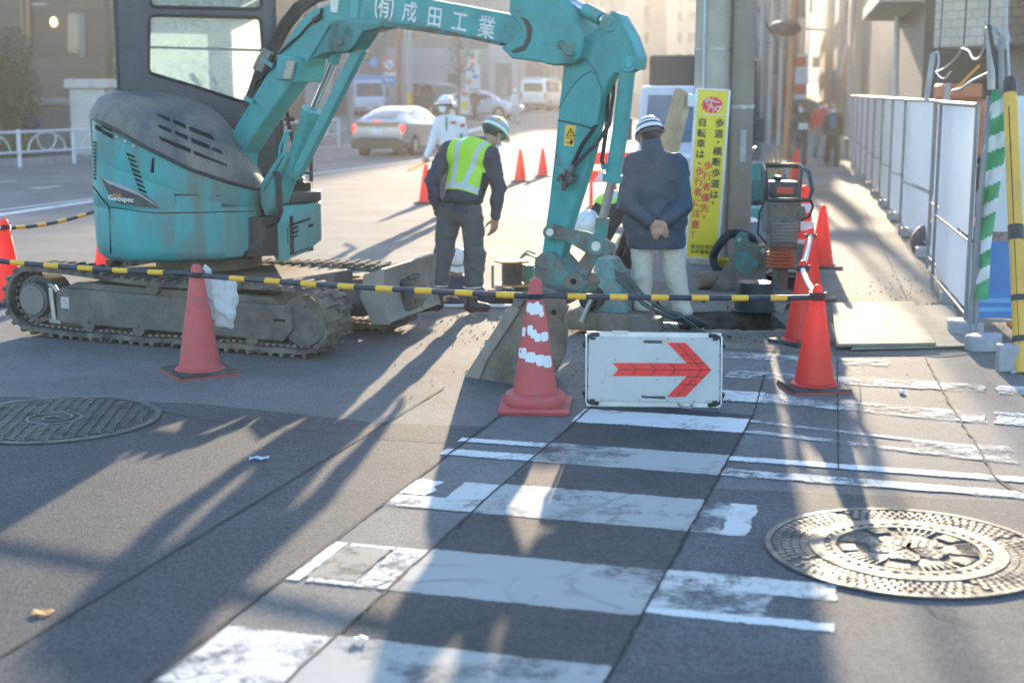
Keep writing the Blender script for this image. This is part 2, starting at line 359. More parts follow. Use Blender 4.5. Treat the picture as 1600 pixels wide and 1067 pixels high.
def surf(fn, lo, hi, h):
    """surface nets of fn(P) < 0"""
    lo = np.array(lo, float); hi = np.array(hi, float); n = np.maximum(((hi-lo)/h).astype(int)+2, 4)
    ax = [lo[i]+h*np.arange(n[i]) for i in range(3)]
    P = np.stack(np.meshgrid(*ax, indexing='ij'), -1)
    C = P[2::5, 2::5, 2::5]; ci = [np.minimum(np.arange(n[i])//5, C.shape[i]-1) for i in range(3)]
    if min(C.shape[:3]) > 0:                         # a coarse look first, then only the cells near the surface
        Dc = fn(C.reshape(-1, 3)).reshape(C.shape[:3]); D = Dc[np.ix_(*ci)].copy(); near = np.abs(D) < h*8.5
        D[near] = fn(P[near])
    else: D = fn(P.reshape(-1, 3)).reshape(n)
    D[0] = D[-1] = 1; D[:, 0] = D[:, -1] = 1; D[:, :, 0] = D[:, :, -1] = 1
    S = D < 0; c = n-1
    cnt = np.zeros(c, int); acc = np.zeros(tuple(c)+(3,)); ec = np.zeros(c)
    for dx in (0, 1):
        for dy in (0, 1):
            for dz in (0, 1): cnt += S[dx:dx+c[0], dy:dy+c[1], dz:dz+c[2]]
    act = (cnt > 0) & (cnt < 8)
    offs = [(x, y, z) for x in (0, 1) for y in (0, 1) for z in (0, 1)]
    for a in offs:
        for k in range(3):
            if a[k] == 0:
                b = list(a); b[k] = 1
                da = D[a[0]:a[0]+c[0], a[1]:a[1]+c[1], a[2]:a[2]+c[2]]; db = D[b[0]:b[0]+c[0], b[1]:b[1]+c[1], b[2]:b[2]+c[2]]
                cr = (da < 0) != (db < 0); t = np.where(cr, da/np.where(cr, da-db, 1), 0)
                p = np.array(a, float)[None, None, None, :]*np.ones(tuple(c)+(3,)); p[..., k] = t
                acc += p*cr[..., None]; ec += cr
    idx = -np.ones(c, int); ii = np.argwhere(act); idx[act] = np.arange(len(ii))
    V = lo+h*(ii+acc[act]/np.maximum(ec[act], 1)[:, None])
    F = []
    for k in range(3):
        i, j = [(1, 2), (2, 0), (0, 1)][k]
        sl0 = [slice(None)]*3; sl1 = [slice(None)]*3; sl0[k] = slice(0, -1); sl1[k] = slice(1, None)
        A = S[tuple(sl0)]; B = S[tuple(sl1)]
        for sgn in (0, 1):
            e = np.argwhere((A & ~B) if sgn == 0 else (~A & B))
            ok = (e[:, i] > 0) & (e[:, j] > 0) & (e[:, i] < n[i]-1) & (e[:, j] < n[j]-1); e = e[ok]
            q = []
            for (p, r_) in ((1, 1), (0, 1), (0, 0), (1, 0)):
                g = e.copy(); g[:, i] -= p; g[:, j] -= r_; q.append(idx[g[:, 0], g[:, 1], g[:, 2]])
            Q = np.stack(q, 1); F.append(Q if sgn == 0 else Q[:, ::-1])
    F = np.concatenate(F) if F else np.zeros((0, 4), int); F = F[(F >= 0).all(1)]
    return V, F
def npmesh(name, V, F, mats, parent=None, keep=None, mi=None, smooth=True):
    if keep is not None:
        k = keep(V); F = F[k[F].all(1)]; u = np.unique(F); mp = -np.ones(len(V), int); mp[u] = np.arange(len(u)); V = V[u]; F = mp[F]
    me = bpy.data.meshes.new(name); me.vertices.add(len(V)); me.vertices.foreach_set('co', V.astype(np.float32).ravel())
    me.loops.add(len(F)*4); me.loops.foreach_set('vertex_index', F.astype(np.int32).ravel()); me.polygons.add(len(F)); me.polygons.foreach_set('loop_start', np.arange(0, len(F)*4, 4, dtype=np.int32))
    me.update(calc_edges=True); me.validate()
    mats = mats if isinstance(mats, (list, tuple)) else [mats]
    for m in mats: me.materials.append(m)
    if mi is not None:
        ce = V[F].mean(1); me.polygons.foreach_set('material_index', mi(ce).astype(np.int32))
    if smooth: me.shade_smooth()
    o = bpy.data.objects.new(name, me); COL.objects.link(o)
    if parent is not None: o.parent = parent; WM[o.name] = WM[parent.name]
    else: WM[o.name] = Matrix()
    return o
def wob(P, s, seed=0.0):
    """cheap smooth pseudo-noise for folds"""
    x, y, z = P[..., 0]*s+seed, P[..., 1]*s+seed*1.7, P[..., 2]*s-seed
    return (np.sin(x*1.7+np.sin(y*2.1+z))+np.sin(y*1.9+np.sin(z*1.3+x*.7)*1.6)+np.sin(z*2.3+np.sin(x*1.1-y)*1.4))/3
# ================================================================ SETTING: ground, road, pavement, markings
TH = math.atan(.279/.960)
def S(q, w_, z=0.0): return Vector((q*math.cos(TH)+w_*math.sin(TH), -q*math.sin(TH)+w_*math.cos(TH), z))   # street axes: q across, w along
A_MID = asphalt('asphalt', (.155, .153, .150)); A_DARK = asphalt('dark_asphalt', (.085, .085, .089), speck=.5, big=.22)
A_NEW = asphalt('patch_asphalt', (.072, .071, .070), speck=.4, big=.3); A_PALE = asphalt('pale_asphalt', (.17, .165, .155), speck=.3)
CONC = asphalt('concrete', (.30, .285, .26), speck=.18, big=.18, rough=.8)
SOIL = M('soil', (.12, .09, .065), .95, var=.5, sc=9, bump=1.0, bsc=22)
PIT_R = (1.42, 2.26, 11.22, 12.36); PIT_L = (-.78, .02, 12.66, 13.75)
def ground():
    mb = MB()
    xs = sorted([-320, -150, -70, -40, -25, -15, -10, -6, -3, -1.5, 3.2, 4, 6, 9, 14, 20, 30, 45, 80, 160, 320]+[PIT_R[0], PIT_R[1], PIT_L[0], PIT_L[1]])
    ys = sorted([-8, 0, 3, 6, 9, 15, 20, 30, 45]+[PIT_R[2], PIT_R[3], PIT_L[2], PIT_L[3]]+[45+5*k for k in range(1, 18)]+[145, 170, 200, 250, 320, 420, 600])
    ix = {}
    for i, x in enumerate(xs):
        for j, y in enumerate(ys): ix[i, j] = len(mb.v); mb.v.append(Vector((x, y, terrain(x, y))))
    for i in range(len(xs)-1):
        for j in range(len(ys)-1):
            cx = (xs[i]+xs[i+1])/2; cy = (ys[j]+ys[j+1])/2
            if any(p[0] < cx < p[1] and p[2] < cy < p[3] for p in (PIT_R, PIT_L)): continue
            mb.f.append((ix[i, j], ix[i+1, j], ix[i+1, j+1], ix[i, j+1])); mb.mi.append(0)
    return struct(mb.build('road', A_MID, smooth=0))
ground()
def sheet(name, pts, mat, z):
    mb = MB(); mb.add([(p[0], p[1], z) for p in pts], [tuple(range(len(pts)))]); return struct(mb.build(name, mat, smooth=0))
def ragged(pts, amp=.008, step=.05, closed=True):
    """an outline with a slightly broken edge"""
    out = []; n = len(pts)
    for i in range(n if closed else n-1):
        a = Vector(pts[i]); b = Vector(pts[(i+1) % n]); L = (b-a).length; k = max(1, int(L/step)); t = (b-a).normalized(); nn = Vector((-t.y, t.x, 0))
        for j in range(k):
            p = a+(b-a)*(j/k); out.append(p+nn*(amp*(.8*mnoise.noise(p*2.7)+mnoise.noise(p*17)+.7*mnoise.noise(p*41))))
    return out
# darker resurfaced lane on the near side, pale older strip by the excavator, fresh trench patch along the crossing
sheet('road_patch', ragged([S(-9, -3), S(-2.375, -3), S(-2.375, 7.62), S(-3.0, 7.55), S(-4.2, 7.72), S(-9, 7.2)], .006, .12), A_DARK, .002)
patch = sheet('road_patch', ragged([S(-1.93, 1), S(-.93, 1), S(-.93, 8.36), S(-1.50, 8.42), S(-1.90, 8.30)], .02), A_NEW, .004)
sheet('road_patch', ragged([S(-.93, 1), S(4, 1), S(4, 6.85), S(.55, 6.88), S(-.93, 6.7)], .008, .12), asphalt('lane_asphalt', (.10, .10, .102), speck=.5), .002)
# seams and cracks: narrow sunken joints drawn as dark sealed strips
SEAM = M('road_seam', (.018, .018, .020), .9, var=.4, bump=.3)
SZ = [0]
def seam(pts, wd, z=.0078, amp=.004):
    SZ[0] += 1; z += .00004*SZ[0]
    P = [Vector(p) for p in ragged(pts, amp, .08, closed=False)]+[Vector(pts[-1])]; mb = MB(); n = len(P)
    for i, p in enumerate(P):
        t = (P[min(i+1, n-1)]-P[max(i-1, 0)]).normalized(); nn = Vector((-t.y, t.x, 0)); ww = wd*(.55+.9*abs(mnoise.noise(p*6)))
        mb.v += [Vector((*(p+nn*ww/2).xy, z)), Vector((*(p-nn*ww/2).xy, z))]
    for i in range(n-1): mb.f.append((2*i, 2*i+1, 2*i+3, 2*i+2)); mb.mi.append(0)
    return struct(mb.build('road_seam', SEAM, smooth=0))
def px(*l): return [G(u, v) for u, v in l]
seam([S(-2.955, 2), S(-2.955, 8.6)], .014, amp=.002); seam([S(-2.37, 2.5), S(-2.372, 7.9)], .014, amp=.002); seam([S(-2.37, 7.9), S(-1.6, 9.2)], .008)
seam([S(-1.93, 2.5), S(-1.93, 6.4), S(-1.90, 8.3)], .015, amp=.006); seam([S(-.93, 2.5), S(-.93, 8.36), S(-1.0, 9.6)], .013, amp=.006)
seam(px((1445, 558), (1470, 610), (1520, 690), (1556, 748), (1580, 764), (1640, 785)), .016, amp=.012)
seam(px((1308, 560), (1309, 640), (1310, 736)), .010, amp=.001); seam(px((1342, 598), (1345, 632)), .010, amp=.001)
seam(px((0, 640), (90, 632), (230, 640), (320, 658), (420, 668), (600, 685), (705, 692)), .013)
seam(px((1400, 905), (1460, 960), (1530, 980), (1620, 975)), .006)
# ---- crosswalk bars
P_OLD = paintmat('old_paint', (.66, .64, .61), (.13, .128, .125), wear=.62, crack=.9, sc=11)
P_WORN = paintmat('worn_paint', (.58, .57, .55), (.14, .138, .135), wear=.86, crack=.8, sc=9)
P_NEW = paintmat('patch_paint', (.43, .42, .40), (.15, .148, .145), wear=.60, crack=.35, sc=3)
P_FAINT = paintmat('faint_paint', (.30, .28, .25), (.16, .155, .15), wear=.6, crack=.4); P_WHITE = paintmat('road_paint', (.74, .73, .71), (.13, .13, .13), wear=.52, crack=.5)
PZ = [0]
def paint(q0, q1, w0, w1, mat, amp=.01, z=.0055, skew=0.0):
    PZ[0] += 1; z += .00005*PZ[0]-.0012
    nu, nv = max(4, int(abs(q1-q0)/.03)), max(4, int(abs(w1-w0)/.025)); mb = MB(); ed = []
    for i in range(nu+1):
        for j in range(nv+1):
            s_, t_ = i/nu, j/nv; p = S(lin(q0, q1, s_), lin(w0, w1, t_)-skew*s_, z); f = amp*(mnoise.noise(p*9)+.6*mnoise.noise(p*23)); e = 1-2*t_
            p = p+S(0, -f*e*abs(e)) + S(f*(1-2*s_)*(abs(1-2*s_)**6), 0); mb.v.append(p); ed.append(min(.02+s_*(q1-q0), .02+(1-s_)*(q1-q0), t_*(w1-w0), (1-t_)*(w1-w0)))
    for i in range(nu):
        for j in range(nv): k_ = i*(nv+1)+j; mb.f.append((k_, k_+nv+1, k_+nv+2, k_+1)); mb.mi.append(0)
    o = mb.build('road_marking', mat, smooth=0, fixn=False); at_ = o.data.attributes.new('edge', 'FLOAT', 'POINT'); at_.data.foreach_set('value', ed); return struct(o)
for k, (w0, w1, nl) in enumerate([(3.88, 4.41, 2), (4.91, 5.42, 1), (5.98, 6.47, 0), (6.94, 7.34, 2), (7.88, 8.22, 3), (8.70, 9.0, 3)]):
    if k < 4:
        lm = [P_OLD, P_OLD, P_OLD, P_OLD][k]
        if k == 1:     # the paint survives as a frame round a bare middle
            paint(-2.36, -2.30, w0, w1, P_WHITE, .006); paint(-2.30, -2.09, w0+.05, w1-.04, P_FAINT, .01); paint(-2.28, -2.08, w1-.05, w1, P_OLD, .008); paint(-2.28, -2.08, w0, w0+.06, P_OLD, .008); paint(-2.08, -1.932, w0, w1, P_OLD, .012)
        elif k == 2:
            paint(-2.37, -2.10, w0, w0+.2, P_OLD, .012); paint(-2.37, -2.22, w0+.2, w1-.02, P_WHITE, .03); paint(-2.12, -1.932, w0, w1, P_OLD, .012)
        elif k == 3:
            paint(-2.42, -1.91, w1-.10, w1, P_WHITE, .008); paint(-2.42, -1.90, w0, w0+.14, P_WHITE, .012)
        else: paint(-2.34, -1.932, w0, w1, P_OLD, .012)
    paint(-1.932, -.932, w0-.01, w1+.015, P_NEW if k < 4 else P_WHITE, .012, z=.0068)
    if k == 1: paint(-.932, -.26, w1-.16, w1+.04, P_OLD, .012); paint(-.932, -.24, w0+.03, w0+.12, P_WHITE, .02); paint(-.932, -.5, w0+.1, w1-.14, P_WORN, .03)
    elif k == 2: paint(-.932, -.70, w0-.01, w1, P_WORN, .012); paint(-.80, -.68, w0-.01, w1, P_OLD, .02)
    elif k == 3: paint(-.932, .80, w1-.10, w1+.01, P_WHITE, .01, skew=.02); paint(-.932, .80, w0+.0, w0+.14, P_OLD, .02, skew=.02); paint(.84, 2.6, w0, w1, P_OLD, .015, skew=.02)
    elif k == 4: paint(-.93, .52, w1-.07, w1, P_WORN, .012, skew=.32); paint(-.93, .52, w0, w0+.09, P_WORN, .015, skew=.3); paint(.0, .5, w0-.2, w1-.25, P_WORN, .03); paint(.60, 2.6, w0-.25, w1-.28, P_OLD, .02)
    elif k == 5: paint(-.93, .40, w0, w1, P_WORN, .02, skew=.2); paint(.46, 2.6, w0-.2, w1-.15, P_OLD, .03)
for w0, w1, q0, q1 in [(9.42, 9.7, -1.25, .42), (10.15, 10.38, -1.4, -.2), (9.40, 9.68, .5, 1.6)]: paint(q0, q1, w0, w1, P_WORN, .02)
# long road lines of the main road
def line(a, b, wd, mat=P_WHITE, z=.006):
    a = Vector(a); b = Vector(b); t = (b-a).normalized(); nn = Vector((-t.y, t.x, 0))*wd/2
    n = max(1, int((b-a).length/4)); mb = MB()
    for i in range(n+1):
        p = a+(b-a)*(i/n); zz = terrain(p.x, p.y)+z
        mb.v += [Vector((*(p+nn).xy, zz)), Vector((*(p-nn).xy, zz))]
        if i: mb.f.append((2*i-2, 2*i-1, 2*i+1, 2*i)); mb.mi.append(0)
    o = mb.build('road_marking', mat, smooth=0); at_ = o.data.attributes.new('edge', 'FLOAT', 'POINT'); at_.data.foreach_set('value', [1.0]*len(o.data.vertices)); return struct(o)
line(G(440, 278), G(858, 225), .16); line(G(858, 225), G(858, 225)+Vector((.33, .94, 0))*16, .16)
line(G(-40, 342), G(150, 314), .26); line(G(-40, 334), G(150, 310), .12)
line(G(470, 234), G(560, 227), .18); line(G(672, 222), G(760, 206), .5); line(G(50, 295), G(95, 291), .15); line(G(-20, 286), G(25, 283), .15)
line(G(300, 300), G(440, 279), .16)
# far left pavement with its kerb
KERB = M('kerb_stone', (.34, .33, .31), .8, var=.2, bump=.2)
ka = Vector((-19, 22.5, 0)); kb = Vector((-3.6, 63, 0)); kd = (kb-ka).normalized(); kn = Vector((-kd.y, kd.x, 0))
def ramp_sheet(name, a, b, l, r, z, mat, n=14, zend=None):
    mb = MB(); d = (b-a); nn = Vector((-d.normalized().y, d.normalized().x, 0))
    for i in range(n+1):
        p = a+d*(i/n); pl = p+nn*l; pr = p-nn*r
        for q in (pl, pr): mb.v.append(Vector((q.x, q.y, terrain(q.x, q.y)+z)))
        if i: mb.f.append((2*i-2, 2*i-1, 2*i+1, 2*i)); mb.mi.append(0)
    return struct(mb.build(name, mat, smooth=0))
mb = MB(); 
for i in range(24):
    p = ka+(kb-ka)*(i/24); q = ka+(kb-ka)*((i+1)/24)-kd*.012
    mb.bar(p+Vector((0, 0, .05+terrain(p.x, p.y))), q+Vector((0, 0, .05+terrain(q.x, q.y))), .16, .2)
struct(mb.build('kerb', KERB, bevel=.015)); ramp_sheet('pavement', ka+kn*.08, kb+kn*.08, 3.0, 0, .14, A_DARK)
# sidewalk on the right and the dirt strip under the fence
def sw(y): return 3.79+.205*(y-12.2)
sheet_pts = [(sw(y)-1.75, y) for y in (12.5, 20, 30, 45)]+[(sw(y), y) for y in (45, 30, 20, 12.2, 11.6)]+[(2.45, 11.6), (2.42, 12.5)]
sheet('sidewalk', [Vector((*p, 0)) for p in sheet_pts], A_PALE, .0020)
ramp_sheet('sidewalk', Vector((sw(45)-.9, 45, 0)), Vector((sw(45)-.9+.205*170, 215, 0)), .9, 1.6, .0024, CONC, 40)
for y in (14.6, 19.0, 24.5, 31): seam([Vector((sw(y)-1.7, y, 0)), Vector((sw(y)-.02, y+.05, 0))], .012, amp=.001)
seam([Vector((sw(y)-.30, y, 0)) for y in (11.8, 14, 18, 26, 40)], .012, amp=.012)
sheet('ground', ragged([Vector((sw(y)+.0, y, 0)) for y in (10.6, 14, 20, 30, 45)]+[Vector((sw(y)+3.5, y, 0)) for y in (45, 30, 20, 14, 10.6)], .02, .2), asphalt('gravelly_soil', (.16, .145, .125), speck=.6, big=.35, rough=.9), .0012)
def holed_sheet(name, outer, hole, mat, z):
    loops = [[Vector((p[0], p[1], z)) for p in l] for l in (outer, hole)]; mb = MB(); mb.add(loops[0]+loops[1], [tuple(t) for t in tessellate_polygon(loops)]); return struct(mb.build(name, mat, smooth=0))
x0, x1, y0, y1 = PIT_R
holed_sheet('ground', ragged(px((860, 532), (1060, 540), (1230, 552), (1480, 558), (1545, 550), (1500, 540), (1310, 500), (1290, 440), (1100, 425), (1000, 445), (930, 480)), .03, .08), ragged([(x0, y0, 0), (x1, y0, 0), (x1, y1, 0), (x0, y1, 0)], .012, .05), asphalt('dusty_ground', (.20, .175, .145), speck=.35, big=.4, rough=.9), .0030)
# ---- the two excavated pits
def pit(p, depth):
    x0, x1, y0, y1 = p; mb = MB()
    def wall(a, b, n):
        def fn(s, t):
            q = Vector(a)+(Vector(b)-Vector(a))*s; z = -depth*t
            f = .045*mnoise.noise(Vector((q.x*6, q.y*6, z*7))) if 0 < t else 0
            return Vector((q.x, q.y, z))+Vector(n)*(f+.02*t)
        mb.grid(fn, 18, 8)
    wall((x0, y0, 0), (x1, y0, 0), (0, 1, 0)); wall((x1, y0, 0), (x1, y1, 0), (-1, 0, 0)); wall((x1, y1, 0), (x0, y1, 0), (0, -1, 0)); wall((x0, y1, 0), (x0, y0, 0), (1, 0, 0))
    mb.grid(lambda s, t: Vector((lin(x0, x1, s), lin(y0, y1, t), -depth+.06*mnoise.noise(Vector((s*5, t*5, 1))))), 14, 14)
    return struct(mb.build('trench', SOIL, smooth=60, fixn=False))
pit(PIT_R, .75); pit(PIT_L, .9)
def rim(name, pts, wd, h, mat, seed):
    """broken road crust and spoil lying round a pit edge"""
    mb = MB(); P = [Vector(p) for p in ragged(pts, .05, .05, closed=False)]
    n = len(P)
    for i, p in enumerate(P):
        t = (P[min(i+1, n-1)]-P[max(i-1, 0)]).normalized(); nn = Vector((-t.y, t.x, 0))
        for k, (o, zz) in enumerate([(-.5, .0), (-.25, .75), (.05, 1), (.3, .6), (.5, 0)]):
            q = p+nn*o*wd*(1+.5*mnoise.noise(p*4+Vector((seed, 0, 0)))); mb.v.append(Vector((q.x, q.y, .004+zz*h*(.6+.8*abs(mnoise.noise(p*7+Vector((k, seed, 0))))))))
    for i in range(n-1):
        for k in range(4): mb.f.append((i*5+k, i*5+k+1, i*5+k+6, i*5+k+5)); mb.mi.append(0)
    o = mb.build(name, mat, smooth=60); o['kind'] = 'stuff'; return o
DUST = asphalt('spoil', (.22, .19, .15), speck=.5, big=.5, rough=.95)
rim('spoil', [(1.2, 11.2, 0), (1.8, 11.16, 0), (2.45, 11.2, 0)], .26, .035, DUST, 1); rim('spoil', [(1.3, 12.55, 0), (1.9, 12.6, 0), (2.5, 12.5, 0)], .42, .06, DUST, 5)
rim('spoil', [(.1, 12.7, 0), (.5, 12.2, 0), (1.1, 11.9, 0)], .4, .05, DUST, 9)
mb = MB(); mb.box((-.86, 12.57, .004), (.10, 12.655, .024)); mb.box((-.86, 12.66, .004), (-.79, 13.75, .02)); struct(mb.build('kerb', M('white_edge', (.7, .7, .68), .7, var=.2), bevel=.004))
# ---- manhole covers
IRON = M('cast_iron', (.13, .126, .12), .52, metal=.25, var=.3, sc=12, bump=.25, bsc=70, dirt=(.09, .085, .078), dsc=6, damt=.6, spec=.35)
IRON_D = M('cast_iron_pocket', (.07, .067, .063), .7, metal=.2, var=.3, bump=.2)
def arcblock(mb, r0, r1, a0, a1, z0, z1, n=2):
    vs = []
    for z in (z0, z1):
        for i in range(n+1):
            a = lin(a0, a1, i/n); vs += [(r0*math.cos(a), r0*math.sin(a), z), (r1*math.cos(a), r1*math.sin(a), z)]
    m = 2*(n+1); fs = []
    for i in range(n):
        b = 2*i; fs += [(m+b, m+b+1, m+b+3, m+b+2), (b, b+2, m+b+2, m+b), (b+1, m+b+1, m+b+3, b+3)]
    fs += [(0, m, m+1, 1), (m-2, m-1, 2*m-1, 2*m-2)]
    mb.add(vs, fs)
def disc_ring(mb, r0, r1, z, zb, n=96):
    mb.lathe([(r0, zb), (r0, z), (r1, z), (r1, zb)], n)
mr = thing('manhole_cover', 'big round iron manhole cover with raised flower pattern at the crossing', 'manhole cover', G(1418, 861)+Vector((0, 0, .006)), .25)
a = MB(); a.lathe([(0, .001), (.592, .001), (.592, 0)], 96); a.build('base_plate', IRON_D, mr, fixn=False)
a = MB(); disc_ring(a, .565, .590, .008, 0); disc_ring(a, .345, .405, .009, 0)
for k, (r0, r1) in enumerate([(.412, .444), (.450, .482), (.488, .520), (.526, .558)]):
    n = 84
    for i in range(n):
        if i % 21 in (0,): continue
        t0 = 2*math.pi*(i+.5*(k % 2))/n; arcblock(a, r0, r1, t0, t0+2*math.pi/n*.66, 0, .0055, 1)
a.build('outer_ring', IRON, mr, smooth=30)
a = MB(); disc_ring(a, .295, .318, .009, 0, 72)
for i in range(40):
    t0 = 2*math.pi*i/40; arcblock(a, .322, .340, t0, t0+.09, 0, .008, 1)
def petal(c, ang, r, wd, z):
    pts = []
    for k in range(28):
        t = 2*math.pi*k/28; rr = 1-.16*max(0, math.cos(t))**6*2; pts.append((r*(.5+.5*math.cos(t)*rr), wd*math.sin(t)*(.75+.25*math.cos(t))))
    ca, sa = math.cos(ang), math.sin(ang)
    return [Vector((c[0]+p[0]*ca-p[1]*sa, c[1]+p[0]*sa+p[1]*ca, z)) for p in pts]
for i in range(5): a.prism(petal((0, 0), 2*math.pi*i/5+.3, .185, .080, .001), (0, 0, .009))
for i in range(5):
    an = 2*math.pi*(i+.5)/5+.3
    a.prism(petal((.13*math.cos(an), .13*math.sin(an)), an, .13, .075, .001), (0, 0, .005))
    for j in range(6):
        b0 = an-.28+.11*j; a.bar((.21*math.cos(b0), .21*math.sin(b0), .005), (.285*math.cos(b0), .285*math.sin(b0), .005), .009, .008)
    for j in range(-3, 4):
        b0 = an-.63+.05*j; a.bar((.215*math.cos(b0), .215*math.sin(b0), .005), (.28*math.cos(b0), .28*math.sin(b0), .005), .009, .008)
a.build('cover_lid', IRON, mr, smooth=30)
a = MB(); dd = M('iron_stud', (.10, .095, .09), .5, metal=.5)
for i in range(5):
    an = 2*math.pi*i/5+.3
    for (r, o) in [(.06, 0), (.09, .25), (.09, -.25), (.12, 0), (.125, .33), (.125, -.33), (.15, .15), (.15, -.15)]:
        a.cyl((r*math.cos(an+o), r*math.sin(an+o), .008), (r*math.cos(an+o), r*math.sin(an+o), .0125), .008, n=6); a.cut()
for i in range(0):
    a.cyl((.03*math.cos(i*.314), .03*math.sin(i*.314), .006), (.045*math.cos(i*.314), .045*math.sin(i*.314), .013), .003, n=4)
a.each('stud', dd, mr)
ml = thing('manhole_cover', 'round iron manhole cover with herringbone bars and spiral centre in the shade', 'manhole cover', G(85, 656)+Vector((0, 0, .006)), .1)
a = MB(); a.lathe([(0, .001), (.615, .001), (.615, 0)], 96); a.build('base_plate', IRON_D, ml, fixn=False)
a = MB(); disc_ring(a, .575, .612, .007, 0); a.build('outer_ring', IRON, ml, smooth=30)
a = MB()
for i in range(-9, 10):
    for j in range(-13, 14):
        cx = i*.064; cy = j*.046+(.023 if i % 2 else 0)
        if .175 < math.hypot(cx, cy) < .535:
            s_ = 1 if i % 2 else -1; dx, dy = .030, .022*s_
            a.bar((cx-dx, cy-dy, .004), (cx+dx, cy+dy, .004), .017, .009)
            a.bar((cx+dx*.2, cy-dy*.9-.0, .004), (cx+dx*.9, cy-dy*1.9, .004), .015, .009)
a.build('cover_lid', IRON, ml, smooth=30)
a = MB(); disc_ring(a, .145, .165, .008, 0, 48)
a.tube([((.012+.0092*t)*math.cos(t*.62), (.012+.0092*t)*math.sin(t*.62), .004) for t in range(0, 14*1)], .008, 6)
a.tube([((.03+.0046*t)*math.cos(t*.42), (.03+.0046*t)*math.sin(t*.42), .004) for t in range(0, 22)], .008, 6)
a.build('spiral', IRON, ml, smooth=40)
# small litter
mb = MB(); mb.grid(lambda s, t: G(405, 719)+Vector(((s-.5)*.10, (t-.5)*.045, .008+.012*math.sin(s*5+t*3)**2)), 6, 4); solo(mb.build('litter_scrap', M('pale_plastic', (.55, .68, .8), .4)), 'pale blue scrap of plastic lying on the shaded dark asphalt', 'litter')
mb = MB(); mb.grid(lambda s, t: G(67, 960)+Vector(((s-.5)*.075, (t-.5)*.05, .008+.006*math.sin(s*4+t*2)**2)), 6, 4); solo(mb.build('fallen_leaf', M('orange_leaf', (.62, .30, .08), .6)), 'small orange leaf lying flat on the road', 'leaf')
mb = MB(); mb.grid(lambda s, t: G(564, 1004)+Vector(((s-.5)*.05, (t-.5)*.035, .012+.012*math.sin(s*4+t*3)**2)), 6, 4); solo(mb.build('litter_scrap', M('white_litter', (.75, .75, .75), .5)), 'white crumb of litter at the corner of the nearest crossing bar', 'litter')
mb = MB(); mb.ell(G(1409, 615)+Vector((0, 0, .012)), (.022, .016, .012), nu=10, nv=6); solo(mb.build('litter_scrap', MATS['white_litter']), 'white crumpled litter on the worn crossing behind the right manhole', 'litter')

# loose grit and crumbs of spoil round the diggings
mb = MB(); rr = random.Random(21)
for k in range(1500):
    c = rr.choice(((1.8, 11.7, 1.5, 1.1), (.2, 12.2, 1.2, 1.0), (1.6, 10.8, 1.6, .4), (-.2, 12.0, 1.4, .8), (3.9, 12.5, .5, 2.0), (.4, 10.0, 1.4, 1.2)))
    x, y = rr.gauss(c[0], c[2]*.6), rr.gauss(c[1], c[3]*.6); r = rr.uniform(.003, .011)*(1.6 if rr.random() < .06 else 1)
    if any(p[0]-.02 < x < p[1]+.02 and p[2]-.02 < y < p[3]+.02 for p in (PIT_R, PIT_L)): continue
    a = [rr.uniform(.6, 1.3) for _ in range(6)]
    mb.add([(x+r*a[0], y, .004+r*.4), (x, y+r*a[1], .004+r*.3), (x-r*a[2], y, .004+r*.4), (x, y-r*a[3], .004+r*.3), (x, y, .004+r*a[4]), (x, y, .001)], [(0,1,4), (1,2,4), (2,3,4), (3,0,4), (1,0,5), (2,1,5), (3,2,5), (0,3,5)])
for k in range(90):
    x, y = rr.choice(((rr.uniform(1.1, 2.6), rr.gauss(11.1, .10)), (rr.uniform(1.1, 2.6), rr.gauss(12.62, .16)), (rr.gauss(1.15, .15), rr.uniform(11.1, 12.6)), (rr.gauss(.25, .12), rr.uniform(12.4, 13.6)))); r = rr.uniform(.012, .040)
    mb.add([(x+r*rr.uniform(-1, 1)*1.2, y+r*rr.uniform(-1, 1)*1.2, .004+r*rr.uniform(0, 1.1)) for _ in range(8)], [(0,1,2), (0,2,3), (0,3,4), (0,4,1), (5,2,1), (5,3,2), (5,4,3), (5,1,4), (6,1,3), (7,2,4)])
o = mb.build('grit', DUST, smooth=0); o['kind'] = 'stuff'
# ================================================================ EXCAVATOR
TEAL = M('teal_paint', (.035, .30, .31), .42, var=.12, sc=3, bump=.05, bsc=30, dirt=(.15, .17, .145), dsc=3.2, damt=.72, streak=True)
TEAL_D = M('scuffed_teal_paint', (.040, .27, .27), .5, var=.2, sc=5, bump=.12, bsc=40, dirt=(.11, .105, .085), dsc=5.5, damt=.30)
TEAL_W = M('worn_teal_casting', (.045, .24, .23), .6, var=.3, sc=8, bump=.5, bsc=25, dirt=(.15, .125, .10), dsc=5, damt=1.0)
HOODM = M('grey_hood_plastic', (.085, .09, .105), .62, var=.2, sc=4, bump=.1, bsc=50, dirt=(.23, .20, .16), dsc=3.2, damt=.75, streak=True)
CABM = M('dark_cab_steel', (.045, .052, .068), .45, var=.15, sc=4, bump=.04, dirt=(.10, .095, .085), dsc=4, damt=.3)
BLK = M('black_rubber', (.022, .022, .024), .55, var=.3, bump=.1); BLKP = M('black_plastic', (.03, .03, .033), .45, var=.2)
TRKM = M('track_rubber', (.055, .05, .046), .8, var=.3, sc=9, bump=.3, bsc=40, dirt=(.20, .17, .135), dsc=5, damt=.85)
FRM = M('dusty_steel', (.10, .095, .088), .7, var=.25, sc=5, bump=.2, bsc=40, dirt=(.20, .17, .14), dsc=4, damt=.75)
EARTH = M('earth_caked_steel', (.16, .13, .10), .8, metal=.0, var=.35, sc=7, bump=.5, bsc=25, dirt=(.24, .20, .155), dsc=5, damt=.7)
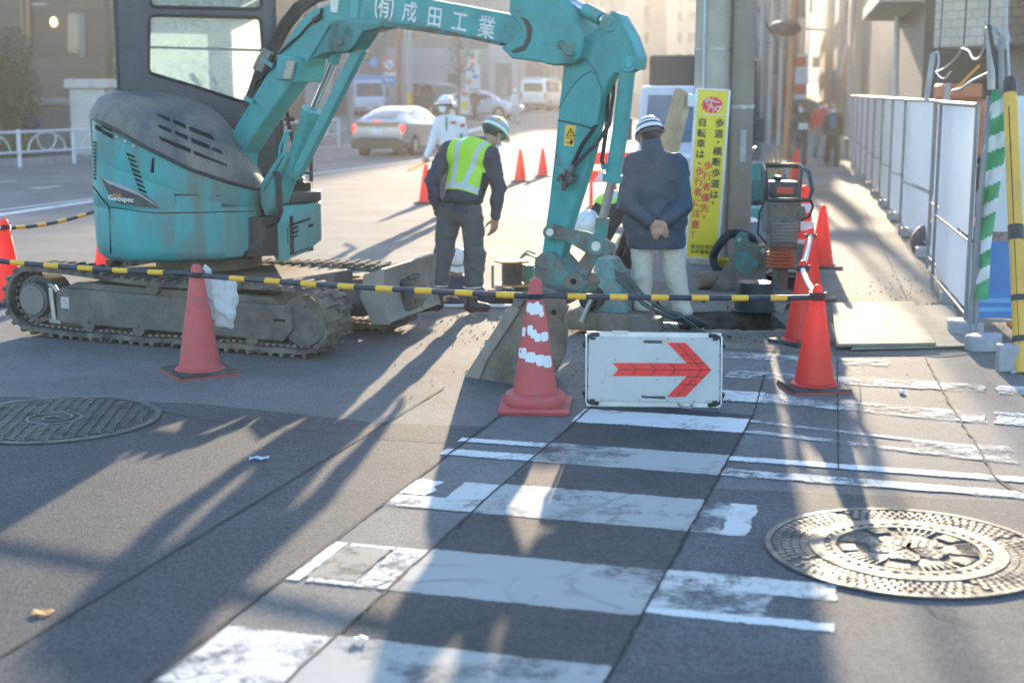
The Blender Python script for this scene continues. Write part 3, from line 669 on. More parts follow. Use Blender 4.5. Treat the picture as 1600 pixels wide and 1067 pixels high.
BLADEM = M('scraped_steel', (.27, .235, .195), .6, metal=.0, var=.3, sc=5, bump=.25, bsc=35, dirt=(.27, .235, .19), dsc=3, damt=.7, streak=True)
CHR = M('chrome', (.75, .75, .76), .12, metal=1, var=.03, bump=0)
STEEL = M('bare_steel', (.35, .34, .33), .4, metal=.8, var=.2)
HC = Vector((-2.45, 11.45, 0)); HA = R(14)
hf = Vector((math.cos(HA), math.sin(HA), 0)); hl = Vector((-math.sin(HA), math.cos(HA), 0))
def H(a, b, z): return HC+hf*a+hl*b+Vector((0, 0, z))
def toH(p): d = p-HC; return d.dot(hf), d.dot(hl), p.z
def HP(u, v, b): return PP(u, v, HC+hl*b, hl)          # pixel on the plane b = const of the upper body
ex = thing('mini_excavator', 'teal mini excavator with grey engine hood, dark cab and boom reaching over the pit', 'excavator', (-2.4, 11.4, 0))
A0, AA, BB, NN = -.205, .665, .80, 3.1
def seamz(a): return interp(a, [(-.87, 1.74), (-.70, 1.66), (-.45, 1.515), (-.15, 1.355), (.12, 1.255), (.30, 1.20), (.46, 1.17)])
def crown(a): return interp(a, [(-.87, 1.76), (-.80, 1.86), (-.68, 1.915), (-.35, 1.90), (-.08, 1.855), (.05, 1.79), (.16, 1.69), (.27, 1.55), (.36, 1.40), (.43, 1.27), (.46, 1.18)])
def bo(a):
    q = min(1, abs((a-A0)/AA)); return BB*max(0, 1-q**NN)**(1/NN)
def inside_body(p):
    a, b, z = toH(p); return abs(a-A0) < AA and abs(b) < bo(a)*taper(z)+1e-9
def taper(z): return interp(z, [(.62, .955), (.72, .985), (.95, 1.0), (1.2, 1.0), (1.7, .975)])
def inside_hood(p):
    a, b, z = toH(p)
    if abs(a-A0) >= AA or b > 0: return False
    zs, zc = seamz(a), crown(a)
    if z < zs-.012: return abs(b) < bo(a)
    q = (z-zs+.012)/(zc-zs+.012)
    return q < 1 and abs(b) < (bo(a)+.012)*(1-q**2.0)**.5
def hit(u, v, fn, y0=9.5, y1=12.8):
    prev = None
    for k in range(331):
        y = y0+(y1-y0)*k/330; p = PY(u, v, y)
        if fn(p):
            lo, hi = (prev or y), y
            for _ in range(18):
                m = (lo+hi)/2
                if fn(PY(u, v, m)): hi = m
                else: lo = m
            return PY(u, v, hi)
        prev = y
    return HP(u, v, -.75)
def toward(p, d): return p+(CO-p).normalized()*d
def superring(n=72):
    out = []
    for k in range(n):
        t = 2*math.pi*k/n; c, s = math.cos(t), math.sin(t)
        out.append((A0+AA*math.copysign(abs(c)**(2/NN), c), BB*math.copysign(abs(s)**(2/NN), s)))
    return out
# body shell
mb = MB(); rg = superring(96); rows = []
lv = [0, .04, .12, .3, .47, .475, .48, .485, .7, .9, 1]
for q in lv:
    row = []
    for a, b in rg:
        top = seamz(a) if b < .1 else lin(seamz(a), 1.0, min(1, (b-.1)/.2)); z0 = .64
        z = lin(z0, top, q) if q < .4 or q > .6 else {.47: 1.045, .475: 1.035, .48: 1.02, .485: 1.01}[q]
        if .4 < q < .6: z = min(z, top-.01)
        tp = taper(z)-(.012 if q in (.475, .48) else 0)-(.05 if q == 0 else 0)+(.006 if q in (.04, .12, .3) else 0)
        row.append(H(A0+(a-A0)*tp, b*tp, z))
    rows.append(row)
rows.sort(key=lambda r: r[0].z)
n = len(rg); vs = [p for r in rows for p in r]; fs = []
for i in range(len(rows)-1):
    for j in range(n): fs.append((i*n+j, i*n+(j+1) % n, (i+1)*n+(j+1) % n, (i+1)*n+j))
fs.append(tuple(range(n))[::-1]); fs.append(tuple((len(rows)-1)*n+j for j in range(n)))
mb.add(vs, fs); body = mb.build('body_shell', TEAL, ex, world=True, smooth=50)
def skin(poly, fn, off=.004, nu=10):
    """a thin decal that follows the body: poly = two pixel polylines (upper, lower)"""
    up, lo = poly; mb = MB()
    def at(l, s):
        k = s*(len(l)-1); i = min(int(k), len(l)-2); f = k-i; return (lin(l[i][0], l[i+1][0], f), lin(l[i][1], l[i+1][1], f))
    def fnn(s, t):
        a, b = at(up, s), at(lo, s); u, v = lin(a[0], b[0], t), lin(a[1], b[1], t); return toward(hit(u, v, fn), off)
    mb.grid(fnn, nu, 3); return mb
def zz(x, y): return (130+x/5.333, 130+y/5.333)     # from one enlarged view to photo pixels
# counterweight seam + panel gaps
GAP = M('panel_gap', (.012, .014, .015), .9, bump=0)
def gapline(pts, fn=inside_body, r=.006):
    mb = MB(); P = []
    for (a, b) in zip(pts, pts[1:]):
        for k in range(6): P.append(toward(hit(lin(a[0], b[0], k/6), lin(a[1], b[1], k/6), fn), .001))
    P.append(toward(hit(*pts[-1], fn), .001)); mb.tube(P, r, 6); return mb
gapline([(146, 292), (158, 309), (170, 322), (172, 336), (173, 396)]).build('panel_gap', GAP, body, world=True)
gapline([(172, 324), (240, 333), (320, 332), (408, 330)], r=.004).build('panel_gap', GAP, body, world=True)
SLOT = M('dark_slot', (.008, .009, .010), .9, bump=0)
mb = MB()
for k in range(9):
    x, y = 355+k*14.2, 575+k*42
    q = skin(([zz(x, y), zz(x+72, y+34)], [zz(x+12, y+28), zz(x+78, y+52)]), inside_body, .003, 2); mb.add(q.v, q.f)
for (x0, y0, x1, y1) in [(98, 285, 146, 345), (98, 345, 148, 408), (156, 335, 238, 408), (160, 388, 246, 466)]:
    dy = (x1-x0)*.5; q = skin(([zz(x0, y0), zz(x1, y0+dy)], [zz(x0, y1-dy), zz(x1, y1)]), inside_body, .003, 2); mb.add(q.v, q.f)
for k in range(11):
    y = 480+k*30; q = skin(([zz(86, y), zz(106, y+10)], [zz(84, y+18), zz(104, y+28)]), inside_body, .003, 1); mb.add(q.v, q.f)
q = skin(([zz(574, 625), zz(594, 622)], [zz(560, 745), zz(590, 748)]), inside_body, .003, 2); mb.add(q.v, q.f)
q = skin(([(383, 392), (388, 390), (396, 391)], [(377, 404), (388, 405), (396, 404)]), inside_body, .004, 3); mb.add(q.v, q.f)
mb.build('vent_slot', SLOT, body, world=True, fixn=False)
mb = MB()
for (x, y) in [(275, 447), (347, 485), (418, 521)]:
    p = hit(*zz(x, y), inside_body); mb.cyl(p, toward(p, .012), .012, .009, 10); mb.cut()
mb.each('bolt', STEEL, body, world=True)
# side decal with its lettering
dk = M('decal_dark', (.05, .05, .06), .4, var=.6, sc=20, bump=0); dg = M('decal_grey', (.30, .30, .32), .4, bump=0); dw = M('decal_white', (.72, .72, .7), .5, var=.25, sc=30, bump=0, dirt=(.12, .2, .2), dsc=30, damt=.5); do_ = M('decal_orange', (.75, .32, .04), .5, bump=0)
mb = skin(([zz(140, 765), zz(190, 805), zz(300, 845), zz(480, 920), zz(590, 985), zz(640, 1040)], [zz(141, 768), zz(175, 850), zz(215, 930), zz(290, 1010), zz(480, 1030), zz(640, 1042)]), inside_body, .003, 14); mb.build('side_decal', dk, body, world=True, fixn=False)
mb = skin(([zz(140, 765), zz(190, 803), zz(300, 842), zz(480, 918), zz(640, 1040)], [zz(141, 768), zz(200, 832), zz(300, 872), zz(470, 938), zz(640, 1042)]), inside_body, .005, 14); mb.build('side_decal', dg, body, world=True, fixn=False)
def skintext(txt, u, v, w_, h_, mat, fn, slope=0.0, par=None, name='lettering', off=.007):
    vs, f = textmesh(txt, 1.0, .02); xm = max(abs(p.x) for p in vs); ym = max(abs(p.y) for p in vs)
    mb = MB(); mb.add([toward(hit(u+p.x/xm*w_/2, v-p.y/ym*h_/2+p.x/xm*w_/2*slope, fn), off) for p in vs], f); return mb.build(name, mat, par, world=True, fixn=False, smooth=0)
skintext('Geospec', *zz(315, 965), 40, 12, dw, inside_body, .10, body); skintext('SR30', *zz(280, 937), 13, 5, do_, inside_body, .10, body)
mb = MB()
for (p0, p1, wd) in [((760, 930), (965, 932), 20), ((1105, 938), (1168, 936), 12), ((770, 935), (772, 1000), 8)]:
    a, b = zz(*p0), zz(*p1); hw = wd/5.333/2
    q = skin(([(a[0], a[1]-hw), (b[0], b[1]-hw*.1)], [(a[0], a[1]+hw), (b[0], b[1]+hw*.3)]) if p1[0]-p0[0] > 20 else ([(a[0]-hw, a[1]), (a[0]+hw, a[1])], [(b[0]-hw*.3, b[1]), (b[0]+hw*.3, b[1])]), inside_body, .003, 6); mb.add(q.v, q.f)
mb.build('scratch', M('dark_scratch', (.05, .05, .05), .8, bump=0), body, world=True, fixn=False)
# grey hood
mb = MB(); na, nb = 64, 20
def hoodpt(s, t):
    th = math.pi*(1-s); a = A0+AA*1.004*math.cos(th); a = min(max(a, A0-AA*1.0), A0+AA*1.0)
    ph = t*math.pi/2; zs, zc = seamz(a), crown(a); return H(a, -(bo(a)+.012)*math.cos(ph), zs-.012+(zc-zs+.012)*math.sin(ph))
mb.grid(hoodpt, na, nb)
mb.grid(lambda s, t: H(A0-AA+2*AA*s, .04*t, max(crown(A0-AA+2*AA*s)-.6*t, .9)), 32, 2)
hood = mb.build('engine_hood', HOODM, ex, world=True, smooth=60)
def rim_line(): return [hoodpt(s/64, 0)+Vector((0, 0, -.004)) for s in range(2, 64)]
MB().tube(rim_line(), .014, 8).build('hood_lip', BLKP, hood, world=True)
mb = MB()
for pts in [((612, 250), (722, 292), (722, 322), (626, 275)), ((750, 300), (855, 345), (855, 382), (752, 332)), ((882, 358), (1062, 425), (1106, 485), (884, 392)),
            ((622, 342), (738, 385), (738, 416), (634, 372)), ((760, 392), (872, 440), (872, 476), (770, 430)), ((893, 450), (1060, 520), (1050, 552), (905, 492)), ((1090, 535), (1150, 560), (1170, 600), (1060, 552)),
            ((628, 440), (900, 548), (890, 580), (650, 478)), ((915, 560), (1195, 675), (1210, 698), (930, 598))]:
    q = skin(([zz(*pts[0]), zz(*pts[1])], [zz(*pts[3]), zz(*pts[2])]), inside_hood, .006, 4); mb.add(q.v, q.f)
mb.build('hood_vent', SLOT, hood, world=True, fixn=False)
# engine bay front gap, revolving frame, slew ring
mb = MB(); mb.prism([H(.36, -.72, .66), H(.62, -.66, .66), H(.80, -.40, .66), H(.82, .75, .66), H(-.6, .75, .66), H(-.6, -.3, .66)], (0, 0, .30)); mb.prism([H(.2, -.6, .96), H(.46, -.5, .96), H(.5, -.1, .96), H(.2, -.1, .96)], (0, 0, .24)); mb.build('revolving_frame', M('frame_black', (.02, .02, .021), .7, var=.3, dirt=(.1, .085, .07), dsc=5, damt=.4), ex, world=True)
mb = MB(); mb.lathe([(.0, .52), (.42, .52), (.42, .60), (.36, .60), (.36, .66), (0, .66)], 40, Matrix.Translation(HC)); mb.build('slew_ring', FRM, ex, world=True)
# right-hand front box (tank side) with slatted panel and step
bx = MB(); fl = [H(.50, -.70, 0), H(.72, -.62, 0), H(.86, -.44, 0), H(.89, -.20, 0), H(.6, -.15, 0), H(.46, -.4, 0)]
def boxpt(p, z): return Vector((p.x, p.y, z))
lowz = [.60, .67, .74, .80, .80, .65]
bx.add([boxpt(p, z) for p, z in zip(fl, lowz)]+[boxpt(p, 1.045) for p in fl], [(5,4,3,2,1,0), (6,7,8,9,10,11)]+[(i, (i+1) % 6, 6+(i+1) % 6, 6+i) for i in range(6)])
tank = bx.build('tank_cover', TEAL, ex, bevel=.014, world=True)
mb = MB(); mb.prism([boxpt(p+(p-H(.65,-.4,0))*.01, 1.052) for p in fl], (0, 0, .085)); mb.build('step_tread', BLKP, ex, bevel=.008, world=True)
mb = MB()
def onbox(u, v): return toward(PP(u, v, H(.72, -.62, 0), ((fl[2]-fl[1]).cross(Vector((0, 0, 1))))), .012)
for (a, b, c, d) in [((452, 351), (485, 340), (485, 343), (452, 355)), ((456, 356), (467, 352), (466, 356), (456, 360)), ((456, 363), (467, 359), (466, 363), (456, 367)), ((456, 370), (466, 366), (463, 371), (456, 373)), ((482, 351), (490, 349), (489, 354), (482, 356)), ((449, 356), (450.4, 356), (450.4, 380), (449.4, 381)), ((452, 397), (484, 386), (484, 388), (452, 399))]:
    mb.prism([onbox(*q) for q in (a, b, c, d)], (0, .004, 0))
mb.build('vent_slot', SLOT, tank, world=True)
mb = MB()
for (u, v) in [(470, 290), (474, 298), (468, 283)]: p = HP(u, v, -.4); mb.tube([p+Vector((0, 0, -.06)), p, p+Vector((.03, 0, .03))], .022, 8)
mb.box((-.10, -.05, 1.13), (.10, .08, 1.20), Matrix.Translation(H(.70, -.38, 0))); mb.cyl(H(.68, -.36, 1.2), H(.70, -.36, 1.33), .03, .02); mb.cyl(H(.68, -.36, 1.28), H(.80, -.40, 1.27), .012); mb.build('control_valve', BLK, ex, world=True)
mb = MB()
P = lambda u, v, b=.30: HP(u, v, b)
for pts in [[(486, 322), (486, 235)], [(444, 186), (460, 187)], [(440, 188), (440, 300)], [(450, 190), (468, 262), (463, 300)], [(458, 252), (486, 252)], [(446, 160), (452, 200)]]: mb.tube([P(*q) for q in pts], .017, 8)
mb.build('guard_rail', BLK, ex, world=True)
# ---- cab
cb = .07
cabout = [H(-.66, cb, .88), H(.52, cb, .88), H(.60, cb, 1.2), H(.60, cb, 2.62), H(.50, cb, 2.74), H(-.58, cb, 2.74), H(-.66, cb, 2.62)]
def rnd(pts, r=6, k=4):
    out = []; n = len(pts)
    for i in range(n):
        p = np.array(pts[i], float); a = np.array(pts[i-1], float)-p; b = np.array(pts[(i+1) % n], float)-p
        a = p+a/np.linalg.norm(a)*r; b = p+b/np.linalg.norm(b)*r
        for j in range(k+1):
            t = j/k; out.append(tuple((1-t)**2*a+2*t*(1-t)*p+t*t*b))
    return out
lowin = rnd([(233, 24), (407, 28), (411, 78), (384, 161), (300, 134), (232, 114)], 9)
upwin = rnd([(234, -56), (408, -52), (408, 15), (235, 11)], 9)
lowh = [HP(u, v, cb) for u, v in lowin]; uph = [HP(u, v, cb) for u, v in upwin]
mb = MB(); mb.holed(cabout, [lowh, uph], hl*.045)
cab = mb.build('cab_frame', CABM, ex, bevel=.01, world=True)
mb = MB(); fo = hl*.98
mb.holed([p+fo for p in cabout], [[H(-.5, cb+.98, 1.45), H(.45, cb+.98, 1.2), H(.45, cb+.98, 2.55), H(-.5, cb+.98, 2.55)]], hl*.04)
for (a, b) in [(-.66, -.62), (.56, .60)]:
    ring = [H(a, cb, .88), H(a, cb+1, .88), H(a, cb+1, 2.68), H(a, cb, 2.68)]; hole = [H(a, cb+.1, 1.5 if a < 0 else 1.15), H(a, cb+.9, 1.5 if a < 0 else 1.15), H(a, cb+.9, 2.55), H(a, cb+.1, 2.55)]
    mb.holed(ring, [hole], hf*(b-a))
mb.prism([H(-.66, cb+.01, 2.70), H(.60, cb+.01, 2.70), H(.60, cb+1, 2.70), H(-.66, cb+1, 2.70)], (0, 0, .07)); mb.prism([H(-.62, cb+.05, .86), H(.56, cb+.05, .86), H(.56, cb+.95, .86), H(-.62, cb+.95, .86)], (0, 0, .05))
mb.build('cab_shell', CABM, cab, bevel=.012, world=True)
for hp in (lowin, upwin):
    l = [HP(u, v, cb-.006) for u, v in hp]; MB().tube(l+[l[0]], .013, 8).build('window_seal', BLK, cab, world=True)
GLS = glassmat('dusty_glass', dirty=.62); GL2 = glassmat('glass', dirty=.18)
for l in (lowin, upwin): MB().prism([HP(u, v, cb+.018) for u, v in l], hl*.006).build('window_pane', GLS, cab, world=True)
MB().prism([H(-.5, cb+1.0, 1.45), H(.45, cb+1.0, 1.2), H(.45, cb+1.0, 2.55), H(-.5, cb+1.0, 2.55)], hl*.006).build('window_pane', GL2, cab, world=True)
mb = MB(); mb.bar(HP(233, 74, cb+.03), HP(410, 79, cb+.03), .012, .018); mb.build('window_bar', M('window_bar_grey', (.07, .09, .12), .5), cab, world=True)
mb = MB(); mb.prism([H(-.45, .3, 1.15), H(-.05, .3, 1.12), H(-.05, .3, 1.25), H(-.32, .3, 1.28), H(-.45, .3, 1.75), H(-.55, .3, 1.75)], hl*.45); mb.build('seat', BLKP, cab, bevel=.03, world=True)
mb = MB(); mb.tube([HP(320, 104, .40), HP(333, 122, .40), HP(350, 152, .40)], [.022, .018, .012], 8); mb.ell(HP(362, 151, .4), (.04, .03, .04)); mb.tube([HP(345, 148, .5), HP(330, 118, .5)], .012, 8); mb.build('control_lever', M('lever_grey', (.05, .08, .12), .5), cab, world=True)
mb = MB(); mb.holed([HP(250, 92, .95), HP(322, 96, .95), HP(322, 132, .95), HP(250, 122, .95)], [], hl*.01); mb.build('notice_sheet', M('pale_green_card', (.30, .46, .42), .6), cab, world=True)
mb = MB(); mb.ell(HP(240, 108, cb+.2), (.025, .02, .03)); mb.cyl(HP(240, 108, cb+.2), HP(240, 118, cb+.2), .006); mb.build('work_lamp', M('lamp_white', (.7, .7, .68), .3), cab, world=True)
# ---- boom, in its own upright plane swung towards the camera
BP0 = Vector((.05, 9.36, 0)); BN = Vector((-math.sin(R(40)), -math.cos(R(40)), 0)); BE = Vector((math.cos(R(40)), -math.sin(R(40)), 0))
def B(u, v, off=0.0): return PP(u, v, BP0+BN*off, BN)
def bprism(mb, poly, th, mi=0):
    mb.prism([B(u, v, th/2) for u, v in poly], -BN*th, mi); return mb
mb = MB(); bprism(mb, [(372, 296), (350, 276), (350, 228), (430, 92), (455, 52), (470, 31), (485, 17), (515, 6), (540, -10), (565, -20), (670, 0), (822, 28), (827, 80), (785, 69), (729, 60), (626, 44), (594, 41), (549, 37), (526, 36), (514, 42), (487, 88), (404, 200), (378, 240)], .17)
boom = mb.build('boom', TEAL_D, ex, bevel=.012, world=True)
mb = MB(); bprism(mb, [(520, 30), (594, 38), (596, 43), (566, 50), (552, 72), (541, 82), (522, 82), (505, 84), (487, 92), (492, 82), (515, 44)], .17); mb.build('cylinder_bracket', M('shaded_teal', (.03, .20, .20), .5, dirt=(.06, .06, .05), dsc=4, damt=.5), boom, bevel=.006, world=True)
mb = MB(); bprism(mb, [(800, -60), (866, -30), (872, -6), (912, 57), (905, 90), (896, 98), (882, 101), (864, 103), (841, 97), (799, 92), (782, 75), (800, 62), (808, 36), (794, 20)], .235); mb.build('boom_tip', TEAL_D, boom, bevel=.012, world=True)
mb = MB(); bprism(mb, [(812, 26), (825, 31), (832, 45), (829, 64), (821, 79), (804, 84), (798, 80), (817, 71), (823, 58), (823, 45), (818, 34)], .238); mb.build('gusset_shadow', M('gap_shade_steel', (.05, .05, .045), .6, dirt=(.1, .07, .05), dsc=9), boom, world=True)  # dark crescent painted on for the shaded gap round the boom's end
mb = MB(); bprism(mb, [(545, -30), (565, -30), (558, 31), (546, 30)], .195); mb.build('hose_clamp', TEAL, boom, bevel=.004, world=True)
mb = MB(); bprism(mb, [(516, -4), (529, -4), (526, 21), (516, 19)], .20); mb.build('clamp_strip', M('white_strip', (.6, .6, .58), .5), boom, bevel=.003, world=True)
mb = MB(); bprism(mb, [(594, 41), (729, 60), (782, 72), (780, 66), (740, 57), (690, 46), (640, 38), (604, 34), (596, 35)], .173); mb.build('rust_patch', M('rust', (.13, .075, .045), .9, var=.5, sc=30, bump=.4, bsc=60, dirt=(.04, .22, .22), dsc=22, damt=.8), boom, world=True)
vs_all = MB()
def btext(mbx, ch, u, v, du, dv, size, off):
    """one character whose right-hand direction runs along the pixel vector (du, dv)"""
    vs, f = textmesh(ch, 1.0, .018); o = B(u, v, off); exx = (B(u+du, v+dv, off)-o).normalized(); ez = BN; ey = ez.cross(exx)
    if ey.z < 0: ey = -ey
    mbx.add([o+exx*p.x*size+ey*p.y*size for p in vs], f)
for ch, u, v, sz in [('㈲', 600, 14, .19), ('成', 640, 21, .142), ('田', 679, 29, .142), ('工', 718, 36.5, .146), ('業', 760, 46, .150)]: btext(vs_all, ch, u, v, 10, 1.9, sz, .0875)
vs_all.build('lettering', M('letter_white', (.62, .62, .60), .5, var=.15, sc=40, bump=0, dirt=(.1, .2, .19), dsc=22, damt=.45), boom, world=True, fixn=False, smooth=0)
mb = MB()
for (u, v, r, o) in [(530, 67, .035, .10), (891, 81, .055, .135), (877, 70, .03, .13)]: mb.cyl(B(u, v, o-.3), B(u, v, o), r, r, 20); mb.cyl(B(u, v, o), B(u, v, o+.012), r*.55, r*.5, 16); mb.cut()
mb.each('pivot_pin', TEAL_W, boom, bevel=.004, world=True)
mb = MB(); bprism(mb, [(862, 68), (872, 62), (896, 72), (902, 84), (895, 92), (880, 90)], .25); mb.build('pin_lock', TEAL_D, boom, bevel=.004, world=True)
# work lamp on the boom
mb = MB(); bprism(mb, [(432, 86), (442, 85), (470, 92), (462, 129), (430, 124)], .26); mb.build('lamp_housing', TEAL_D, boom, bevel=.01, world=True)
mb = MB(); mb.prism([B(u, v, .138) for u, v in [(452, 94), (464, 96), (457, 124), (444, 124)]], BN*.02); mb.build('lamp_glass', M('lamp_lens', (.35, .31, .27), .12, var=.3, sc=30), boom, bevel=.006, world=True)
# hoses along the boom back
mb = MB()
for k in range(4):
    o = .07-.045*k; d = k*3.5
    mb.tube([B(388-d*.3, 182-d, o), B(398-d, 150, o), B(413-d, 118-d*.5, o), B(432-d, 82-d, o), B(452-d, 44-d, o), B(472-d, 18-d, o), B(495, 2-d, o), B(530, -8-d, o), B(580, -26-d, o), B(660, -16-d, o), B(790, -30, o)], .016, 8); mb.cut()
mb.tube([B(u, v, .096) for u, v in [(503, 14), (500, 27), (488, 34), (478, 44), (470, 54), (456, 66), (440, 80), (433, 90), (425, 105), (412, 118), (402, 126), (396, 140)]], .009, 8); mb.tube([B(u, v, .10) for u, v in [(501, 25), (490, 33)]], .02, 8)
mb.each('hydraulic_hose', BLK, boom, world=True)
mb = MB()
for k in range(3):
    mb.tube([B(u-k*5, v-k*2, .10-.05*k) for u, v in [(408, 112), (416, 96), (424, 82)]], [.018, .021, .018], 8); mb.cut()
mb.each('hose_fitting', STEEL, boom, world=True)
mb = MB(); mb.bar(B(383, 154, .11), B(397, 160, .11), .022, .03); mb.cut(); mb.bar(B(410, 92, .12), B(426, 104, .12), .02, .03); mb.each('hose_bracket', TEAL, boom, world=True)
# lift cylinder and its guard plate (in front of the boom)
mb = MB(); mb.tube([B(440, 312, -.03), B(486, 178, -.03)], [.055, .070], 20); mb.cyl(B(484, 184, -.03), B(488, 171, -.03), .083, .083, 20); lift = mb.build('lift_cylinder', TEAL_D, ex, world=True)
mb = MB(); mb.cyl(B(486, 178, -.03), B(526, 82, -.03), .030, .030, 16); mb.build('piston_rod', CHR, lift, world=True)
mb = MB(); mb.cyl(B(520, 98, -.03), B(531, 66, -.03), .042, .042, 14); mb.build('rod_eye', TEAL_D, lift, world=True)
mb = MB(); bprism(mb, [(452, 275), (462, 282), (565, 80), (551, 74)], .06); o = mb.build('rod_guard', TEAL_D, ex, bevel=.006, world=True)
mb = MB(); mb.cyl(B(551, 76, .02), B(563, 82, .02), .02); mb.build('bolt', STEEL, o, world=True)
# swing post
mb = MB(); bprism(mb, [(406, 288), (440, 236), (449, 246), (432, 282), (425, 318), (414, 338), (407, 318)], .13); bprism(mb, [(406, 288), (438, 238), (442, 242), (410, 300)], .17); mb.build('swing_post', TEAL, ex, bevel=.01, world=True)
mb = MB()
for k in range(3):
    d = k*3.2; mb.tube([B(428+d, 268, .12), B(431+d, 282, .14), B(433+d, 300, .15), B(434+d, 330, .15), B(430+d*.8, 346, .13), B(420, 354-d*.5, .1), B(412, 350, .05)], .010, 8); mb.cut()
mb.each('hydraulic_hose', BLK, ex, world=True)
mb = MB()
for k in range(2):
    mb.tube([B(436+k*7, 242+k*2, .12), B(438+k*7, 228, .12), B(447+k*4, 206, .1), B(451+k*3, 205, .06)], .011, 8); mb.cut()
mb.each('hydraulic_pipe', TEAL, ex, world=True)
# ---- arm with its cylinders, linkage and bucket
mb = MB(); bprism(mb, [(880, 101), (868, 88), (872, 70), (890, 60), (910, 57), (924, 50), (937, 37), (943, 27), (953, 21), (965, 27), (985, 62), (994, 90), (992, 108), (981, 114), (962, 114), (953, 124), (941, 150), (934, 187), (917, 259), (887, 354), (884, 376), (873, 415), (850, 415), (847, 391), (857, 320), (866, 240), (871, 187)], .085)
arm = mb.build('arm', TEAL_D, ex, bevel=.010, world=True)
mb = MB(); bprism(mb, [(953, 17), (966, 23), (986, 58), (997, 90), (994, 110), (991, 108), (993, 90), (984, 63), (965, 29), (955, 22)], .10); mb.build('arm_rim', TEAL, arm, bevel=.004, world=True)
mb = MB(); mb.tube([B(u, v, .0435) for u, v in [(872, 188), (900, 194), (927, 201)]], .006, 6); mb.tube([B(u, v, .0435) for u, v in [(874, 168), (890, 140), (908, 120), (922, 112), (932, 116)]], .003, 5); mb.tube([B(u, v, .0435) for u, v in [(912, 88), (930, 110), (940, 140), (941, 160), (935, 185)]], .003, 5); mb.build('weld_seam', M('weld_dark', (.03, .10, .10), .7), arm, world=True)
mb = MB(); mb.prism([B(u, v, .0435) for u, v in [(884, 195), (900, 197), (897, 229), (881, 228)]], BN*.003); lab = mb.build('warning_label', M('label_orange', (.75, .42, .05), .5, bump=0), arm, world=True)
mb = MB()
tri = [(892, 201), (898, 213), (885, 213)]
for a, b in zip(tri, tri[1:]+tri[:1]): mb.bar(B(*a, .0475), B(*b, .0475), .005, .004)
mb.bar(B(891.5, 205, .0475), B(891.5, 210, .0475), .004); mb.bar(B(884, 216, .0475), B(898, 217, .0475), .003)
mb.prism([B(u, v, .047) for u, v in [(891, 219), (895, 219), (894, 226), (891, 226)]], BN*.002); mb.bar(B(885, 223, .0475), B(890, 223, .0475), .005); mb.build('pictogram', SLOT, lab, world=True)
mb = MB()
for (u, v, r, h) in [(951, 35, .045, .068), (982, 100, .05, .068)]: mb.cyl(B(u, v, -h), B(u, v, h), r, r, 22); mb.cyl(B(u, v, h), B(u, v, h+.008), r*.6, r*.5, 16); mb.cut()
mb.each('pivot_pin', TEAL, arm, bevel=.004, world=True)
mb = MB(); mb.cyl(B(800, -46, 0), B(951, 36, 0), .033, .033, 16); acy = mb.build('arm_cylinder_rod', CHR, ex, world=True)
mb = MB(); mb.cyl(B(914, 16, 0), B(940, 30, 0), .045, .045, 16); mb.cyl(B(951, 36, -.07), B(951, 36, .07), .05, .05, 16); mb.build('rod_eye', TEAL, acy, world=True)
mb = MB(); mb.tube([B(981, 104, 0), B(975, 160, 0), B(968, 215, 0), B(957, 280, 0)], .050, 20); mb.cyl(B(958, 272, 0), B(956, 284, 0), .060, .060, 20); mb.cyl(B(945, 264, .02), B(943, 256, .03), .02)
bcy = mb.build('bucket_cylinder', TEAL_D, ex, world=True)
mb = MB(); mb.cyl(B(956, 283, 0), B(941, 346, 0), .028, .028, 14); mb.build('piston_rod', STEEL, bcy, world=True)
mb = MB(); mb.cyl(B(942, 340, 0), B(937, 380, 0), .042, .042, 14); mb.cyl(B(936, 384, -.07), B(936, 384, .07), .05, .05, 16); mb.build('rod_eye', TEAL_W, bcy, world=True)
mb = MB()
mb.tube([B(u, v, o) for u, v, o in [(946, 118, -.02), (950, 150, -.02), (948, 200, -.03), (942, 240, -.02), (940, 252, 0), (944, 258, .03)]], .013, 8); mb.cut()
mb.tube([B(u, v, o) for u, v, o in [(960, 112, -.03), (958, 150, -.03), (952, 195, 0), (932, 225, .065), (912, 244, .08), (900, 256, .08), (890, 272, .08)]], .012, 8); mb.cut()
mb.tube([B(u, v, o) for u, v, o in [(936, 190, .0), (925, 205, .07), (910, 225, .08), (899, 248, .08), (888, 270, .08)]], .014, 8); mb.each('hydraulic_hose', BLK, arm, world=True)
mb = MB(); mb.tube([B(u, v, .09) for u, v in [(896, 258), (889, 272), (884, 286), (879, 297)]], [.014, .028, .026, .018], 10); mb.bar(B(880, 270, .085), B(896, 282, .085), .05, .05); mb.cyl(B(878, 276, .10), B(874, 280, .16), .018); mb.cyl(B(883, 270, .10), B(880, 268, .16), .014); mb.build('shutoff_valve', M('dull_steel', (.18, .17, .16), .5, metal=.6, dirt=(.1, .09, .07)), arm, world=True)
mb = MB()
for sgn in (1, -1):
    mb.prism([B(u, v, sgn*.075+.012) for u, v in [(849, 363), (853, 354), (862, 350), (885, 357), (915, 362), (938, 370), (957, 380), (960, 392), (950, 398), (930, 402), (912, 393), (884, 377), (858, 375)]], -BN*.025)
mb.cyl(B(859, 363, -.095), B(859, 363, .105), .045, .045, 18); mb.cyl(B(873, 362, -.1), B(873, 362, .1), .022, .022, 12); mb.cyl(B(931, 385, -.10), B(931, 385, .115), .058, .058, 20); lk = mb.build('bucket_link', TEAL_W, ex, bevel=.004, world=True)
mb = MB(); mb.cyl(B(859, 363, .105), B(859, 363, .115), .026, .024, 12); mb.cut(); mb.cyl(B(931, 385, .115), B(931, 385, .125), .032, .03, 14); mb.each('pivot_pin', STEEL, lk, world=True)
mb = MB()
